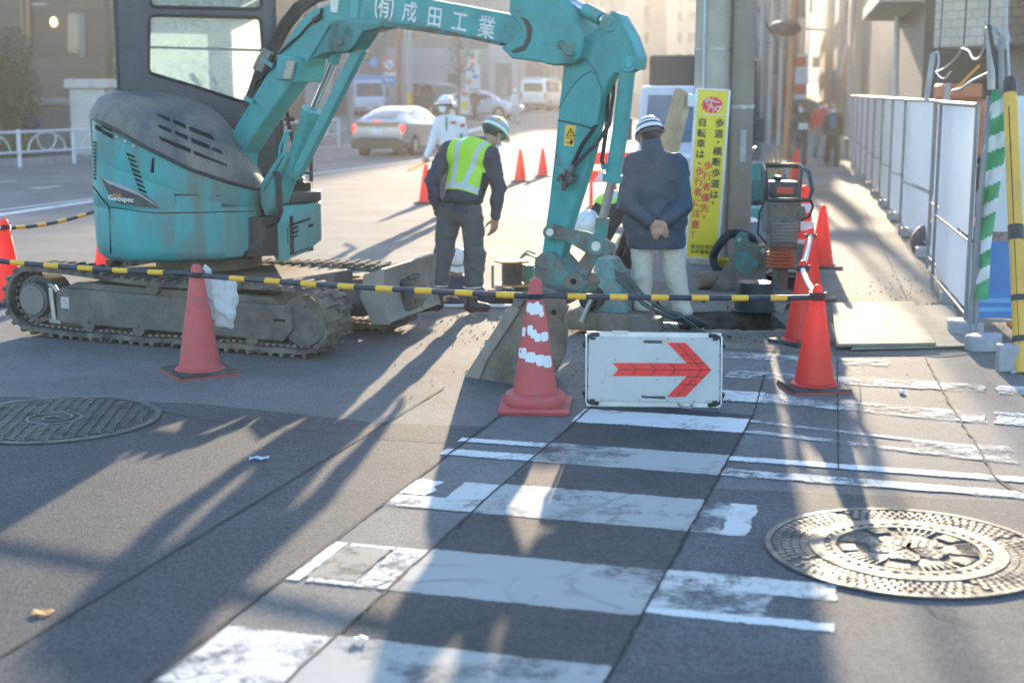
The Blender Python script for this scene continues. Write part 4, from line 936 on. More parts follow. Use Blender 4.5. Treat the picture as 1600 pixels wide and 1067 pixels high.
for sgn in (1, -1): mb.prism([B(u, v, sgn*.05+.012) for u, v in [(922, 384), (940, 386), (914, 440), (893, 446), (888, 432)]], -BN*.024); mb.cut()
mb.each('push_link', TEAL_W, ex, bevel=.004, world=True)
BW = .37
bk = MB(); bprism(bk, [(833, 425), (836, 405), (846, 394), (860, 394), (874, 410), (886, 424), (905, 430), (912, 442), (905, 458), (885, 468), (862, 480), (846, 470), (836, 445)], .19); bk.build('bucket_lug', TEAL_W, ex, bevel=.01, world=True)
mb = MB(); mb.cyl(B(896, 440, -.12), B(896, 440, .12), .062, .062, 24); mb.cut(); mb.cyl(B(849, 409, -.11), B(849, 409, .11), .05, .05, 22); mb.each('pivot_pin', FRM, ex, bevel=.006, world=True)
mb = MB(); mb.cyl(B(896, 440, .12), B(896, 440, .122), .02, .02, 12); mb.build('pin_hole', SLOT, ex, world=True)
off = .15
sidep = [(721, 598), (733, 578), (768, 525), (790, 487), (808, 466), (838, 452), (858, 462), (878, 486), (886, 518), (882, 550), (868, 580), (842, 600), (802, 607), (760, 603)]
shell = [(808, 466), (838, 452), (858, 462), (878, 486), (886, 518), (882, 550), (868, 580), (842, 600), (802, 607), (760, 603), (721, 598)]
mb = MB(); mb.prism([B(u, v, off) for u, v in sidep], -BN*.02); mb.prism([B(u, v, off-BW) for u, v in sidep], -BN*.02)
mb.add([B(u, v, off) for u, v in shell]+[B(u, v, off-BW-.02) for u, v in shell], [(i, i+1, len(shell)+i+1, len(shell)+i) for i in range(len(shell)-1)])
bucket = mb.build('bucket', EARTH, ex, bevel=.005, world=True)
mb = MB(); mb.prism([B(u, v, off+.014) for u, v in [(719, 599), (735, 573), (792, 484), (803, 478), (812, 484), (762, 560), (748, 592), (752, 603)]], -BN*.016); mb.build('wear_plate', BLADEM, bucket, bevel=.004, world=True)
mb = MB()
for sgn in (off+.03, off-BW): mb.prism([B(u, v, sgn) for u, v in [(828, 470), (836, 445), (862, 452), (880, 466), (884, 484), (876, 500), (864, 490), (850, 486)]], -BN*.03); mb.cut()
mb.each('bucket_ear', EARTH, bucket, bevel=.005, world=True)
mb = MB()
for k in range(4):
    o = off-.02-k*(BW-.02)/3; mb.prism([B(716, 600, o), B(728, 590, o), B(748, 602, o), B(744, 606, o)], -BN*.05); mb.cut()
mb.each('bucket_tooth', BLADEM, bucket, bevel=.004, world=True)
mb = MB(); mb.cyl(B(865, 488, off+.03), B(865, 488, off+.042), .018, .018, 10); mb.build('ear_hole', SLOT, bucket, world=True)
# ---- crawler undercarriage
T0 = G(50, 527); T1 = G(452, 560); te = (T1-T0).normalized(); tn = Vector((-te.y, te.x, 0)); T0 = T0-te*.28
def TPx(u, v): return PP(u, v, T0, tn)
TL = (TPx(513, 500)-T0).dot(te)+.02
def T(p, c, z): return T0+te*p+tn*c+Vector((0, 0, z))
TW, TR_ = .34, .275
def oval(r0, n=14, sag=.0):
    """outline of the belt: sprocket at the rear, idler at the front, sagging top run"""
    out = []; pl, pr = TR_, TL-TR_*.96; zc = TR_+.012
    for k in range(n+1):
        a = math.pi/2+math.pi*k/n; out.append((pl+r0*math.cos(a), zc+.012+r0*math.sin(a)*1.0))
    m = 14
    for k in range(1, m): out.append((lin(pl, pr, k/m), zc-r0+.006*math.sin(k*1.9)))
    for k in range(n+1):
        a = -math.pi/2+math.pi*k/n; out.append((pr+r0*math.cos(a)*.96, zc-.012+r0*math.sin(a)*.95))
    for k in range(1, m):
        f = k/m; out.append((lin(pr, pl, f), zc+lin(r0*.95-.012, r0+.012, f)-.030*math.sin(math.pi*f)+.012*math.sin(f*9)))
    return out
def arclen_pts(pts, step):
    P = [Vector((a, b, 0)) for a, b in pts]; P.append(P[0]); out = []; acc = 0; nxt = 0
    for a, b in zip(P, P[1:]):
        L = (b-a).length
        while nxt <= acc+L: 
            t = (nxt-acc)/L; p = a+(b-a)*t; d = (b-a).normalized(); out.append((p.x, p.y, d.x, d.y)); nxt += step
        acc += L
    return out
for c0, nm in ((0, 1), (1.22, -1)):
    outer = oval(TR_-.018); inner = oval(TR_-.055); n = len(outer)
    mb = MB(); vs = []; 
    for l, c in ((outer, 0.012), (outer, TW-.012), (inner, 0.012), (inner, TW-.012)): vs += [T(p, c0+c, z) for p, z in l]
    fs = []
    for i in range(n):
        j = (i+1) % n; fs += [(i, j, n+j, n+i), (2*n+i, 3*n+i, 3*n+j, 2*n+j), (i, 2*n+i, 2*n+j, j), (n+i, n+j, 3*n+j, 3*n+i)]
    mb.add(vs, fs)
    for k, (p, z, dx, dz) in enumerate(arclen_pts(oval(TR_-.018), .0475)):
        nx, nz = -dz, dx; sg = -1 if (nx*(p-TL/2)*.2+nz*(z-.28)) < 0 else 1; nx *= sg; nz *= sg
        h = .022 if k % 2 else .020
        for (ca, cb_) in (((.0, .19),) if k % 2 else ((.15, TW),)):
            q = []
            for hh in (-.004, h):
                for s_ in (-.019, .019):
                    for c in (ca, cb_): q.append(T(p+nx*hh+dx*s_*(1 if hh < 0 else .75), c0+c, z+nz*hh+dz*s_*(1 if hh < 0 else .75)))
            mb.add(q, [(0,1,3,2), (4,6,7,5), (0,4,5,1), (2,3,7,6), (0,2,6,4), (1,5,7,3)])
    trk = mb.build('crawler_track', TRKM, ex, world=True, smooth=30, bevel=.003, seg=1)
    mb = MB()
    for k, (p, z, dx, dz) in enumerate(arclen_pts(oval(TR_-.058), .058)): mb.box((-.014, .10, -.012), (.014, TW-.1, .012), frame(te*dx+Vector((0,0,dz)), tn, te*-dz+Vector((0,0,dx)), T(p, c0, z)))
    mb.build('track_link', BLADEM, trk, world=True)
    mb = MB(); pc = TR_; zc = TR_+.02
    mb.cyl(T(pc, c0+.10, zc), T(pc, c0+TW-.04, zc), .19, .19, 28); mb.cyl(T(pc+.01, c0+.03, zc), T(pc+.01, c0+.12, zc), .135, .145, 28)
    for k in range(12):
        a = k*math.pi/6; mb.cyl(T(pc+.155*math.cos(a), c0+.085, zc+.155*math.sin(a)), T(pc+.155*math.cos(a), c0+.12, zc+.155*math.sin(a)), .012, .012, 6)
    mb.build('drive_sprocket', FRM, ex, bevel=.005, world=True)
    mb = MB(); mb.cyl(T(pc+.01, c0+.012, zc), T(pc+.01, c0+.04, zc), .118, .122, 32)
    mb.cyl(T(pc+.01-.085, c0+.008, zc+.03), T(pc+.01-.085, c0+.02, zc+.03), .008, n=6); mb.cyl(T(pc+.01, c0+.008, zc-.09), T(pc+.01, c0+.02, zc-.09), .008, n=6); mb.cyl(T(pc+.01, c0+.008, zc+.09), T(pc+.01, c0+.02, zc+.09), .008, n=6)
    mb.build('hub_cap', M('dusty_grey_cap', (.17, .16, .155), .6, metal=.2, var=.15, dirt=(.22, .19, .15)), ex, bevel=.006, world=True)
    mb = MB(); mb.cyl(T(TL-TR_, c0+.08, TR_-.01), T(TL-TR_, c0+TW-.08, TR_-.01), .185, .185, 28)
    for k in range(5):
        a = .35+k*1.2566; mb.cyl(T(TL-TR_+.115*math.cos(a), c0+.074, TR_+.115*math.sin(a)), T(TL-TR_+.115*math.cos(a), c0+.082, TR_+.115*math.sin(a)), .03, .03, 12)
    mb.build('front_idler', FRM, ex, bevel=.01, world=True)
    mb = MB(); x0, x1 = .49, TL-.36
    mb.prism([T(p, c0+.055, z) for p, z in [(x0, .36), (x0+.05, .40), (x1, .375), (x1+.015, .20), (x1-.08, .11), (x0, .125)]], tn*(TW-.1))
    mb.prism([T(p, c0+.075, z) for p, z in [(x0+.05, .40), (x1-.1, .375), (x1-.18, .43), (x0+.2, .45)]], tn*(TW-.14))
    sf = mb.build('side_frame', FRM, ex, bevel=.008, world=True)
    mb = MB(); mb.prism([T(p, c0+.052, z) for p, z in [(x0+.05, .33), (x0+.13, .33), (x0+.13, .24), (x0+.05, .24)]], tn*-.002); mb.build('data_plate', M('pale_plate', (.42, .40, .37), .5, var=.4, sc=40), sf, world=True)
    mb = MB(); mb.box((-.05, -.001, -.01), (.05, .003, .01), frame(te, tn, Vector((0, 0, 1)), T(x1-.1, c0+.052, .265))); mb.build('slot', SLOT, sf, world=True)
    mb = MB()
    for f in (.14, .36, .60, .84):
        p = lin(x0, x1, f); mb.cyl(T(p, c0+.06, .115), T(p, c0+TW-.06, .115), .055, .055, 18); mb.cyl(T(p, c0+.045, .145), T(p, c0+.07, .145), .018, .018, 8); mb.cut()
    mb.each('track_roller', FRM, ex, bevel=.005, world=True)
    mb = MB(); mb.cyl(T(lin(x0, x1, .44), c0+.03, .45), T(lin(x0, x1, .44), c0+TW-.06, .45), .055, .055, 18); mb.build('carrier_roller', FRM, ex, bevel=.006, world=True)
    mb = MB(); mb.bar(T(x0-.04, c0+.05, .40), T(x0-.02, c0+.05, .15), .03, .03); mb.bar(T(x0-.06, c0+.045, .14), T(x0+.05, c0+.045, .13), .02, .03); mb.tube([T(x0-.04, c0+.04, .42), T(x0, c0+.04, .41), T(x0+.02, c0+.05, .37)], .018, 8); mb.build('motor_bracket', STEEL, ex, world=True)
mb = MB(); mb.prism([T(.75, .30, .34), T(TL-.6, .30, .34), T(TL-.5, 1.25, .34), T(.75, 1.25, .34)], (0, 0, .17)); mb.build('car_body', FRM, ex, bevel=.02, world=True)
# dozer blade
bn_ = Vector((-1.03, 10.76, 0)); bf_ = Vector((-.70, 11.78, 0)); bd = (bf_-bn_).normalized(); bfw = Vector((bd.y, -bd.x, 0))
prof = [(.10, .05), (.055, .10), (.02, .20), (.01, .30), (.03, .40), (.06, .46), (.03, .47), (-.02, .40), (-.04, .28), (-.02, .15), (.03, .05)]
mb = MB(); mb.prism([bn_+bfw*a+Vector((0, 0, z+.11)) for a, z in prof], bf_-bn_); blade = mb.build('dozer_blade', BLADEM, ex, bevel=.006, world=True)
mb = MB(); mb.prism([bn_+bfw*a+Vector((0, 0, z+.11))-bd*.02 for a, z in [(.11, .04), (.05, .2), (.07, .47), (-.10, .42), (-.14, .25), (-.04, .04)]], bd*.02); mb.cut(); mb.prism([bf_+bfw*a+Vector((0, 0, z+.11)) for a, z in [(.11, .04), (.05, .2), (.07, .47), (-.10, .42), (-.14, .25), (-.04, .04)]], bd*.02); mb.each('end_plate', BLADEM, blade, bevel=.004, world=True)
mb = MB()
for f, c in ((.22, .50), (.80, 1.05)): mb.bar(T(TL-.75, c, .36), lin(bn_, bf_, f)-bfw*.05+Vector((0, 0, .34)), .09, .13); mb.cut()
mb.each('blade_arm', FRM, blade, bevel=.008, world=True)
# ================================================================ ROADWORK PROPS
RED = plastic('cone_red', (.86, .075, .055), rough=.42, var=.06, sc=4, bump=.05, dirt=(.45, .07, .05), dsc=6, damt=.35)
REDW = M('cone_faded_red', (.52, .085, .085), .6, var=.12, sc=6, bump=.1, dirt=(.30, .13, .12), dsc=7, damt=.5)
RUBB = M('cone_base_rubber', (.05, .05, .052), .8, var=.3, sc=8, bump=.2, dirt=(.16, .145, .12), dsc=6, damt=.6)
WBR = M('brushed_white', (.72, .72, .72), .6, var=.08, bump=.15)
def cone_body(mb, h=.70, r=.135, rt=.036):
    prof = [(r+.028, .028), (r+.030, .036), (r+.022, .044), (r, .050), (lin(r, rt, .33), .05+.22), (lin(r, rt, .66), .05+.43), (rt+.010, h-.085), (rt+.006, h-.082), (rt, h-.075), (rt-.001, h-.04), (rt*.85, h-.018), (rt*.5, h-.003), (0, h)]
    mb.lathe(prof, 36)
def make_cone(label, u, v, vt, mat=RED, group='red traffic cones round the roadworks', rz=.3, base=RUBB):
    p = G(u, v); s_ = (v-vt)*p.y/2256/.72
    t = thing('traffic_cone', label, 'cone', p, rz, group); t.scale = (s_,)*3; WM[t.name] = WM[t.name] @ Matrix.Scale(s_, 4)
    mb = MB(); cone_body(mb, .72); mb.build('cone_body', mat, t, smooth=50)
    mb = MB(); mb.prism([(-.20, -.20, .002), (.20, -.20, .002), (.20, .20, .002), (-.20, .20, .002)], (0, 0, .030)); b = mb.build('rubber_base', base, t, bevel=.006)
    return t
c_bag = make_cone('faded red cone with a white plastic bag tied to it, before the crawler track', 313, 583, 405, REDW, rz=.55)
mb = MB(); mb.box((-.203, -.203, .0), (.203, .203, .014)); mb.build('base_edge', M('dull_red_edge', (.36, .07, .06), .7), c_bag)
c_front = make_cone('bright red cone nearest the arrow board, where two bars meet', 1272, 607, 437, rz=.12)
mb = MB(); mb.box((-.203, -.203, .0), (.203, .203, .014)); mb.build('base_edge', MATS['dull_red_edge'], c_front)
c_left = make_cone('bright red cone behind the rear end of the crawler track', 14, 474, 338, rz=.2)
c_mid = make_cone('red cone on the edge of the right pit, second along the white bar', 1250, 536, 402, rz=.5)
c_far = make_cone('red cone at the far end of the white bar beside the rammer', 1263, 470, 353, rz=.8)
c_walk = make_cone('tall red cone standing alone on the open sidewalk', 1283, 418, 318, rz=.05)
make_cone('red cone mostly hidden behind the excavator counterweight', 168, 446, 330)
make_cone('left one of two red cones on the sunlit road behind the vest worker', 813, 284, 233, rz=.1)
make_cone('right one of two red cones on the sunlit road, next to the excavator arm', 848, 276, 231, rz=.1)
make_cone('red cone behind the vest worker, under the glowing baton', 666, 318, 256, rz=.2)
make_cone('tiny red cone far off on the road left of the silver car', 510, 203, 184)
make_cone('red cone among the tools beside the walking group', 1243, 293, 231)
make_cone('red cone standing behind the excavator arm near the barricade', 957, 330, 268)
# red cone banded with white reflective stripes, behind the rammer
p = G(1254, 408); t = thing('traffic_cone', 'red and white banded cone behind the tamping rammer', 'cone', p, .2, 'red traffic cones round the roadworks'); 
mb = MB(); cone_body(mb, .86, .165, .05); mb.build('cone_body', RED, t, smooth=50); mb = MB(); mb.box((-.2, -.2, .002), (.2, .2, .03)); mb.build('rubber_base', RUBB, t, bevel=.006)
mb = MB()
for z0 in (.16, .36, .56):
    ra, rb = lin(.165, .05, (z0-.05)/.78), lin(.165, .05, (z0+.10-.05)/.78); mb.lathe([(ra-.004, z0), (ra+.004, z0), (rb+.005, z0+.10), (rb-.004, z0+.10)], 32); mb.cut()
mb.each('reflective_band', WBR, t)
# worn cone with brushed white bands on a stepped base
p = G(836, 638); s_ = 1.07; t = c_str = thing('traffic_cone', 'worn dull red cone with three hand-brushed white bands, beside the arrow board', 'cone', p, -.06, 'red traffic cones round the roadworks'); t.scale = (s_,)*3
WM[t.name] = WM[t.name] @ Matrix.Scale(s_, 4)
mb = MB(); mb.lathe([(.165, .035), (.172, .05), (.172, .085), (.160, .098), (.128, .102), (.105, .25), (.072, .48), (.046, .64), (.042, .645), (.040, .66), (.040, .705), (.034, .735), (.018, .748), (0, .75)], 40); mb.build('cone_body', REDW, t, smooth=50)
mb = MB(); mb.prism([(-.20, -.20, .012), (.20, -.20, .012), (.205, .20, .012), (-.20, .205, .012)], (0, 0, .024)); mb.prism([(-.19, -.19, .0), (.19, -.19, .0), (.19, .19, .0), (-.19, .19, .0)], (0, 0, .010)); mb.build('cone_base', REDW, t, bevel=.008)
def rad(z): return interp(z, [(.098, .128), (.25, .105), (.48, .072), (.64, .046)])
for kk, blobs in enumerate([[(-.80, -.42, .560, .615), (-.50, .12, .548, .612), (.0, .45, .552, .622), (.35, .78, .535, .605)], [(-.93, -.66, .425, .475), (-.55, -.12, .435, .490), (-.30, .15, .418, .468), (-.02, .42, .400, .448), (.42, .90, .400, .452)], [(-.95, -.46, .300, .362), (-.52, .12, .285, .342), (.06, .56, .268, .330), (.46, .93, .252, .318)]]):
    mb = MB()
    for bi, (f0, f1, z0, z1) in enumerate(blobs):
        n = 30; P = []
        for i in range(n):
            t_ = 2*math.pi*i/n; e = .55; fx = lin(f0, f1, .5+.5*math.copysign(abs(math.cos(t_))**e, math.cos(t_))); z = lin(z0, z1, .5+.5*math.copysign(abs(math.sin(t_))**e, math.sin(t_)))
            q = Vector((fx*4, z*20, bi+kk*7)); fx += .05*mnoise.noise(q*2.3); z += .006*mnoise.noise(q*3.1+Vector((5, 0, 0)))
            a_ = -math.pi/2+math.asin(max(-.99, min(.99, fx))); r_ = rad(z)+.0024+.0003*bi; P.append((r_*math.cos(a_), r_*math.sin(a_), z))
        fm = lin(f0, f1, .5); zm = (z0+z1)/2; am = -math.pi/2+math.asin(fm); rm = rad(zm)+.0030+.0003*bi
        mb.add(P+[(rm*math.cos(am), rm*math.sin(am), zm)], [(i, (i+1) % n, n) for i in range(n)])
    mb.build('white_band', WBR, t, fixn=False)
# ---- barrier bars between the cones
YEL = M('bar_yellow', (.78, .42, .03), .45, var=.08, sc=20); NAVY = M('bar_black', (.035, .038, .055), .42, var=.2, sc=20); BARW = M('bar_white', (.8, .8, .78), .4); RING = M('ring_black', (.03, .03, .032), .5)
def coned(c, z):                                   # a point on the cone's axis
    return WM[c.name] @ Vector((0, 0, z))
def bar_between(name, label, a, b, period=.285, frac=.43, phase=0.0, sag=.02, r=.018, mats=(NAVY, YEL), group='striped bars hung between the cones', rings=(True, True), knuckle=True):
    a = Vector(a); b = Vector(b); L = (b-a).length; t = thing(name, label, 'barrier bar', a, 0, group); d = (b-a).normalized()
    def at(s): q = s/L; return (b-a)*q+Vector((0, 0, -sag*4*q*(1-q)))
    mb = MB(); e = .055; mb.tube([at(e+(L-2*e)*k/24) for k in range(25)], r, 12); mb.build('pipe', mats[0], t)
    mb = MB(); k = 0; s0 = e+.05+phase*period
    while s0+period*frac < L-e-.04:
        mb.tube([at(s0+period*frac*j/4) for j in range(5)], r+.0012, 12, cap=True); mb.cut(); s0 += period
    if mats[1] is not None: mb.each('yellow_band' if mats[1] is YEL else 'white_band', mats[1], t)
    mb = MB()
    for end, q in ((0, Vector()), (1, b-a)):
        if rings[end]:
            for dz in (0, .014): mb.tube([q+Vector((.052*math.cos(x*math.pi/10), .052*math.sin(x*math.pi/10), dz-.007)) for x in range(20)], .007, 6, closed=True)
            mb.cut()
    if mb.f: mb.each('ring', RING, t)
    return t
pL = PY(-70, 400, 10.25)
bar_between('barrier_bar', 'yellow and black bar running from the photo edge to the cone with the bag', pL, coned(c_bag, .655), phase=.35, rings=(False, True))
bar_between('barrier_bar', 'longest yellow and black bar, passing before the dozer blade', coned(c_bag, .645), coned(c_str, .645), phase=.62, sag=.012)
bar_between('barrier_bar', 'yellow and black bar hung above the arrow board', coned(c_str, .650), coned(c_front, .630), phase=.35, sag=.008, period=.275)
bar_between('barrier_bar', 'short white bar between the two cones nearest the right pit', coned(c_front, .655), coned(c_mid, .645), mats=(BARW, None), group='white bars linking the sidewalk cones', sag=.03, r=.02)
bar_between('barrier_bar', 'short white bar reaching the cone beside the rammer', coned(c_mid, .665), coned(c_far, .645), mats=(BARW, None), group='white bars linking the sidewalk cones', sag=.03, r=.02)
bar_between('barrier_bar', 'yellow and black bar rising from the far left cone to behind the counterweight', coned(c_left, .64), PY(168, 322, 14.2), phase=.1, sag=.05, rings=(True, False))
bar_between('barrier_bar', 'red and white bar stub left of the far left cone', PY(-60, 358, 12.4), coned(c_left, .655), mats=(BARW, RED), phase=.2, rings=(False, True))
# ---- plastic bag
c0 = PY(346, 466, 9.72)
def bagfn(P):
    q = P; d = union([sd_ell(q, (0, 0, 0), (.105, .06, .155)), sd_ell(q, (.03, -.02, -.10), (.075, .05, .10)), sd_ell(q, (.05, .0, .07), (.06, .045, .06)), sd_cap(q, (-.03, -.02, .06), (-.10, -.02, .20), .05, .016), sd_cap(q, (-.10, .01, -.03), (-.235, .03, -.10), .03, .030)], .025)
    return d+.022*wob(q*np.array([1,1,.7]), 19, 1.)+.015*wob(q*np.array([1,.8,.7]), 37, 4.)+.003*wob(q, 75, 2.)
V, F = surf(bagfn, (-.32, -.14, -.28), (.2, .14, .28), .007)
BAGM = sheetmat('white_bag_film', (.82, .83, .84), .4)
bag = npmesh('plastic_bag', V, F, BAGM); solo(bag, 'crumpled white plastic bag hanging from the faded red cone', 'bag', loc=c0)
# ---- arrow board
AB = thing('arrow_board', 'white sign board with a red segmented arrow pointing right', 'sign', G(1021, 637)+Vector((0, 0, .006)), R(-1.0), rot=(R(-3), 0, R(-1.0)))
SC = 8.70/2222.0*.985
def ab(u, v, y=0.0): return Vector(((u-1021)*SC, y, (637-v)*SC*1.03+.012))
WP = M('sign_white', (.48, .47, .465), .45, var=.06, sc=5, bump=.04, dirt=(.38, .37, .35), dsc=14, damt=.22)
mb = MB(); h1 = [ab(1004, 537), ab(1042, 538), ab(1042, 543), ab(1004, 542)]; h2 = [ab(1002, 621), ab(1040, 623), ab(1040, 629), ab(1002, 627)]
mb.holed([ab(918, 531), ab(1124, 533), ab(1126, 634), ab(916, 632)], [h1, h2], (0, .03, 0)); panel = mb.build('panel', WP, AB, bevel=.004)
mb = MB()
for a, b in (((914, 529), (1127, 531)), ((1127, 531), (1128, 637)), ((1128, 637), (914, 635)), ((914, 635), (914, 529))): mb.bar(ab(*a, .015), ab(*b, .015), .012, .04)
mb.build('edge_frame', M('alu_edge', (.55, .55, .56), .4, metal=.5), AB, bevel=.003)
RA = M('arrow_red', (.78, .035, .03), .35, var=.06, sc=30, bump=.03)
def flat(mb, pts, y=-.003, th=.003): mb.prism([ab(u, v, y) for u, v in pts], (0, -th, 0))
mb = MB(); flat(mb, [(955, 572), (1073, 572), (1042, 540.5), (1070, 540.5), (1111.5, 582.5), (1071, 624), (1042, 624.5), (1073, 592), (955, 592), (964.5, 582)]); ar = mb.build('arrow', RA, AB)
mb = MB(); flat(mb, [(945, 572), (955, 572), (964.5, 582), (955, 592), (945, 592)]); mb.build('arrow_tail', M('reflective_grey', (.45, .46, .44), .4), AB)
DK = M('segment_line', (.06, .02, .02), .6, bump=0); mb = MB()
L_ = lambda a, b, w_=.0035: mb.bar(ab(*a, -.0065), ab(*b, -.0065), w_, .002, up=(0, 1, 0))
L_((964, 582), (1111, 582.5))
for x in (985, 1015, 1046): L_((x-1, 572), (x+9, 582)); L_((x+9, 582), (x-1, 592))
L_((1056, 540.5), (1097, 582.5)); L_((1097, 582.5), (1056, 624.5))
for (x, y, dx) in [(1061, 560, 28), (1073, 572, 28), (1061, 605, 28), (1073, 593, 28), (1085, 572, 16), (1085, 593, 16)]: L_((x, y), (x+dx, y))
mb.build('segment_line', DK, ar)
mb = MB(); dots = []
for x in (970, 992, 1000, 1022, 1030, 1052, 1060):
    for y in (577, 587): dots.append((x, y))
for k in range(4):
    for s_ in (-1, 1): dots += [(1056+k*11, 582.5+s_*(36-k*10)), (1068+k*9, 582.5+s_*(36-k*9.5))]
for (x, y) in dots: mb.cyl(ab(x, y, -.006), ab(x, y, -.009), .0035, .003, 8); mb.cut()
mb.each('lamp_bead', M('bead_red', (.5, .02, .02), .2, bump=0), ar)
mb = MB()
for (x, y) in [(940, 533.5), (925, 535), (999, 534), (1043, 534.5), (1080, 535), (1104, 534.5), (917.5, 556), (917, 582), (917, 608), (1124.5, 560), (1125, 584), (1125.5, 610), (939, 629), (952, 629.5), (999, 629.5), (1043, 630), (1085, 631), (1106, 631), (960, 567), (1026, 566), (1056, 567), (1026, 598), (1055, 598), (940, 602)]: mb.cyl(ab(x, y, 0), ab(x, y, -.004), .0042, .0035, 8); mb.cut()
mb.each('rivet', M('rivet_dark', (.10, .10, .11), .4, metal=.5), AB)
for (x, y, sx, sy) in [(918, 532, 1, 1), (1123, 533, -1, 1), (918, 632, 1, -1), (1124, 634, -1, -1)]:
    mb = MB(); pts = [ab(x-6*sx, y+13*sy, .01), ab(x-5*sx, y+9*sy, .01), ab(x-2*sx, y+1*sy, .01), ab(x+6*sx, y-3*sy, .01), ab(x+13*sx, y-3*sy, .01)]
    mb.tube(pts, .013, 10); mb.ell(pts[0], (.016, .016, .016)); mb.ell(pts[-1], (.016, .016, .016)); mb.bar(ab(x+2*sx, y+2*sy, -.004), ab(x+10*sx, y+2*sy, -.004), .016, .012, up=(0, 1, 0)); mb.build('corner_bumper', BLKP, AB)
mb = MB(); mb.bar(ab(955, 526, .02), ab(980, 526, .02), .03, .02); mb.build('clip', M('alu_edge'if 0 else 'clip_grey', (.5, .5, .5), .4), AB)
mb = MB(); mb.tube([ab(1060, 634, .0), ab(1066, 640, -.03), ab(1080, 641, -.03), ab(1082, 636, 0)], .007, 8); mb.cut(); mb.bar(ab(955, 600, .03), ab(955, 636, .26), .02, .02); mb.cut(); mb.bar(ab(1085, 600, .03), ab(1085, 636, .26), .02, .02); mb.each('stand_leg', STEEL, AB)
# ---- tall yellow notice board
SB = thing('notice_board', 'tall narrow yellow notice board with black and red Japanese text, leaning on the pole', 'sign', G(1094, 432), 0, rot=(R(-1.5), R(3.0), R(4)))
SW, SHH, SZ0 = .325, 1.72, .20
def sb(fx, fy, y=0.0): return Vector(((fx-.5)*SW, y, SZ0+SHH*(1-fy)))
SY = M('sign_yellow', (.80, .60, .04), .45, var=.05, sc=4, bump=.03)
mb = MB(); mb.box((-SW/2, 0, SZ0), (SW/2, .012, SZ0+SHH)); pn = mb.build('panel', SY, SB)
mb = MB()
for x in (-SW/2-.008, SW/2+.008): mb.box((x-.012, -.008, 0 if x > 0 else .0), (x+.012, .02, SZ0+SHH+.01)); mb.cut()
mb.box((-SW/2, -.008, SZ0+SHH), (SW/2, .02, SZ0+SHH+.016)); mb.cut(); mb.box((-SW/2, -.008, SZ0-.016), (SW/2, .02, SZ0)); mb.cut(); mb.box((-SW/2, -.006, SZ0+SHH*.855), (SW/2, .0, SZ0+SHH*.859)); mb.each('frame_bar', M('white_alu', (.62, .63, .64), .4, metal=.2), SB, bevel=.002)
def sp(X, Y): lf = 70-43*(Y-45)/985; return ((X-lf)/198, (Y-47)/980)
SBK = M('sign_black', (.025, .03, .045), .5, bump=0); SRD = M('sign_red', (.72, .06, .06), .5, bump=0); SWT = M('sign_lettering_white', (.75, .74, .7), .5, bump=0)
def chars(seq, mat, size, par, nm='lettering', y=-.003):
    mb = MB()
    for ch, X, Y in seq:
        vs, f = textmesh(ch, 1.0); o = sb(*sp(X, Y), y); 
        for q, (ex_, ez_) in enumerate(((-.022, -.012), (.022, -.012), (-.022, .012), (.022, .012))): mb.add([o+Vector(((p.x+ex_)*size, -.0003*q, (p.y+ez_)*size)) for p in vs], f)
    return mb.build(nm, mat, par, smooth=0, fixn=False)
chars([('歩', 217, 238), ('道', 213, 300), ('・', 210, 350), ('横', 207, 402), ('断', 204, 465), ('歩', 202, 528), ('道', 199, 592), ('は', 195, 655), ('、', 207, 690), ('自', 106, 238), ('転', 103, 302), ('車', 101, 362), ('は', 98, 424), ('、', 112, 462)], SBK, .095, pn)
chars([('歩', 97, 524), ('行', 94, 584), ('者', 91, 645), ('に', 87, 708), ('注', 83, 772), ('意', 80, 838), ('！', 80, 896), ('歩', 150, 488), ('行', 147, 549), ('者', 143, 612), ('優', 140, 676), ('先', 137, 738), ('。', 152, 775)], SRD, .093, pn)
chars([(c, 68+k*31, 966) for k, c in enumerate('墨田区役所')]+[(c, 66+k*31, 996) for k, c in enumerate('本所警察署')], M('sign_ink', (.16, .13, .03), .5, bump=0), .046, pn)
mb = MB(); n = 26; cx, cy = sp(167, 132)
mb.prism([sb(cx+.36*math.cos(2*math.pi*k/n)*(1 if k % 2 else .84), cy+.053*math.sin(2*math.pi*k/n)*(1 if k % 2 else .80), -.002) for k in range(n)], (0, -.001, 0)); mb.build('starburst', SRD, pn)
chars([('マ', 128, 112), ('ナ', 162, 114), ('ー', 194, 117), ('ア', 148, 150), ('ッ', 178, 153), ('プ', 206, 155)], SWT, .072, pn, y=-.006)
# ---- power poles
PC = M('pole_concrete', (.44, .375, .305), .85, var=.15, sc=3, bump=.15, bsc=60, dirt=(.33, .285, .235), dsc=2, damt=.5, streak=True)
pb = G(1111, 410); t = thing('power_pole', 'thick pale concrete power pole behind the yellow notice board', 'power pole', pb)
mb = MB(); mb.lathe([(.245, 0), (.235, 2.2), (.20, 12), (0, 12.02)], 28); mb.build('shaft', PC, t)
mb = MB(); mb.tube([(-.16, -.20, z) for z in (1.9, 4, 8)], .014, 8); mb.build('conduit', M('grey_conduit', (.5, .52, .54), .5), t)
mb = MB()
for z in (2.35, 4.1): mb.lathe([(.243, z), (.243, z+.025)], 24); mb.cut()
mb.each('steel_band', M('band_steel', (.4, .4, .38), .4, metal=.6), t)
mb = MB(); mb.box((-.34, -.30, 1.74), (-.21, -.20, 1.88)); mb.build('junction_box', M('box_white', (.66, .67, .68), .4), t, bevel=.008)
t = thing('power_pole', 'slimmer brown power pole standing against the thick concrete pole', 'power pole', G(1153, 414))
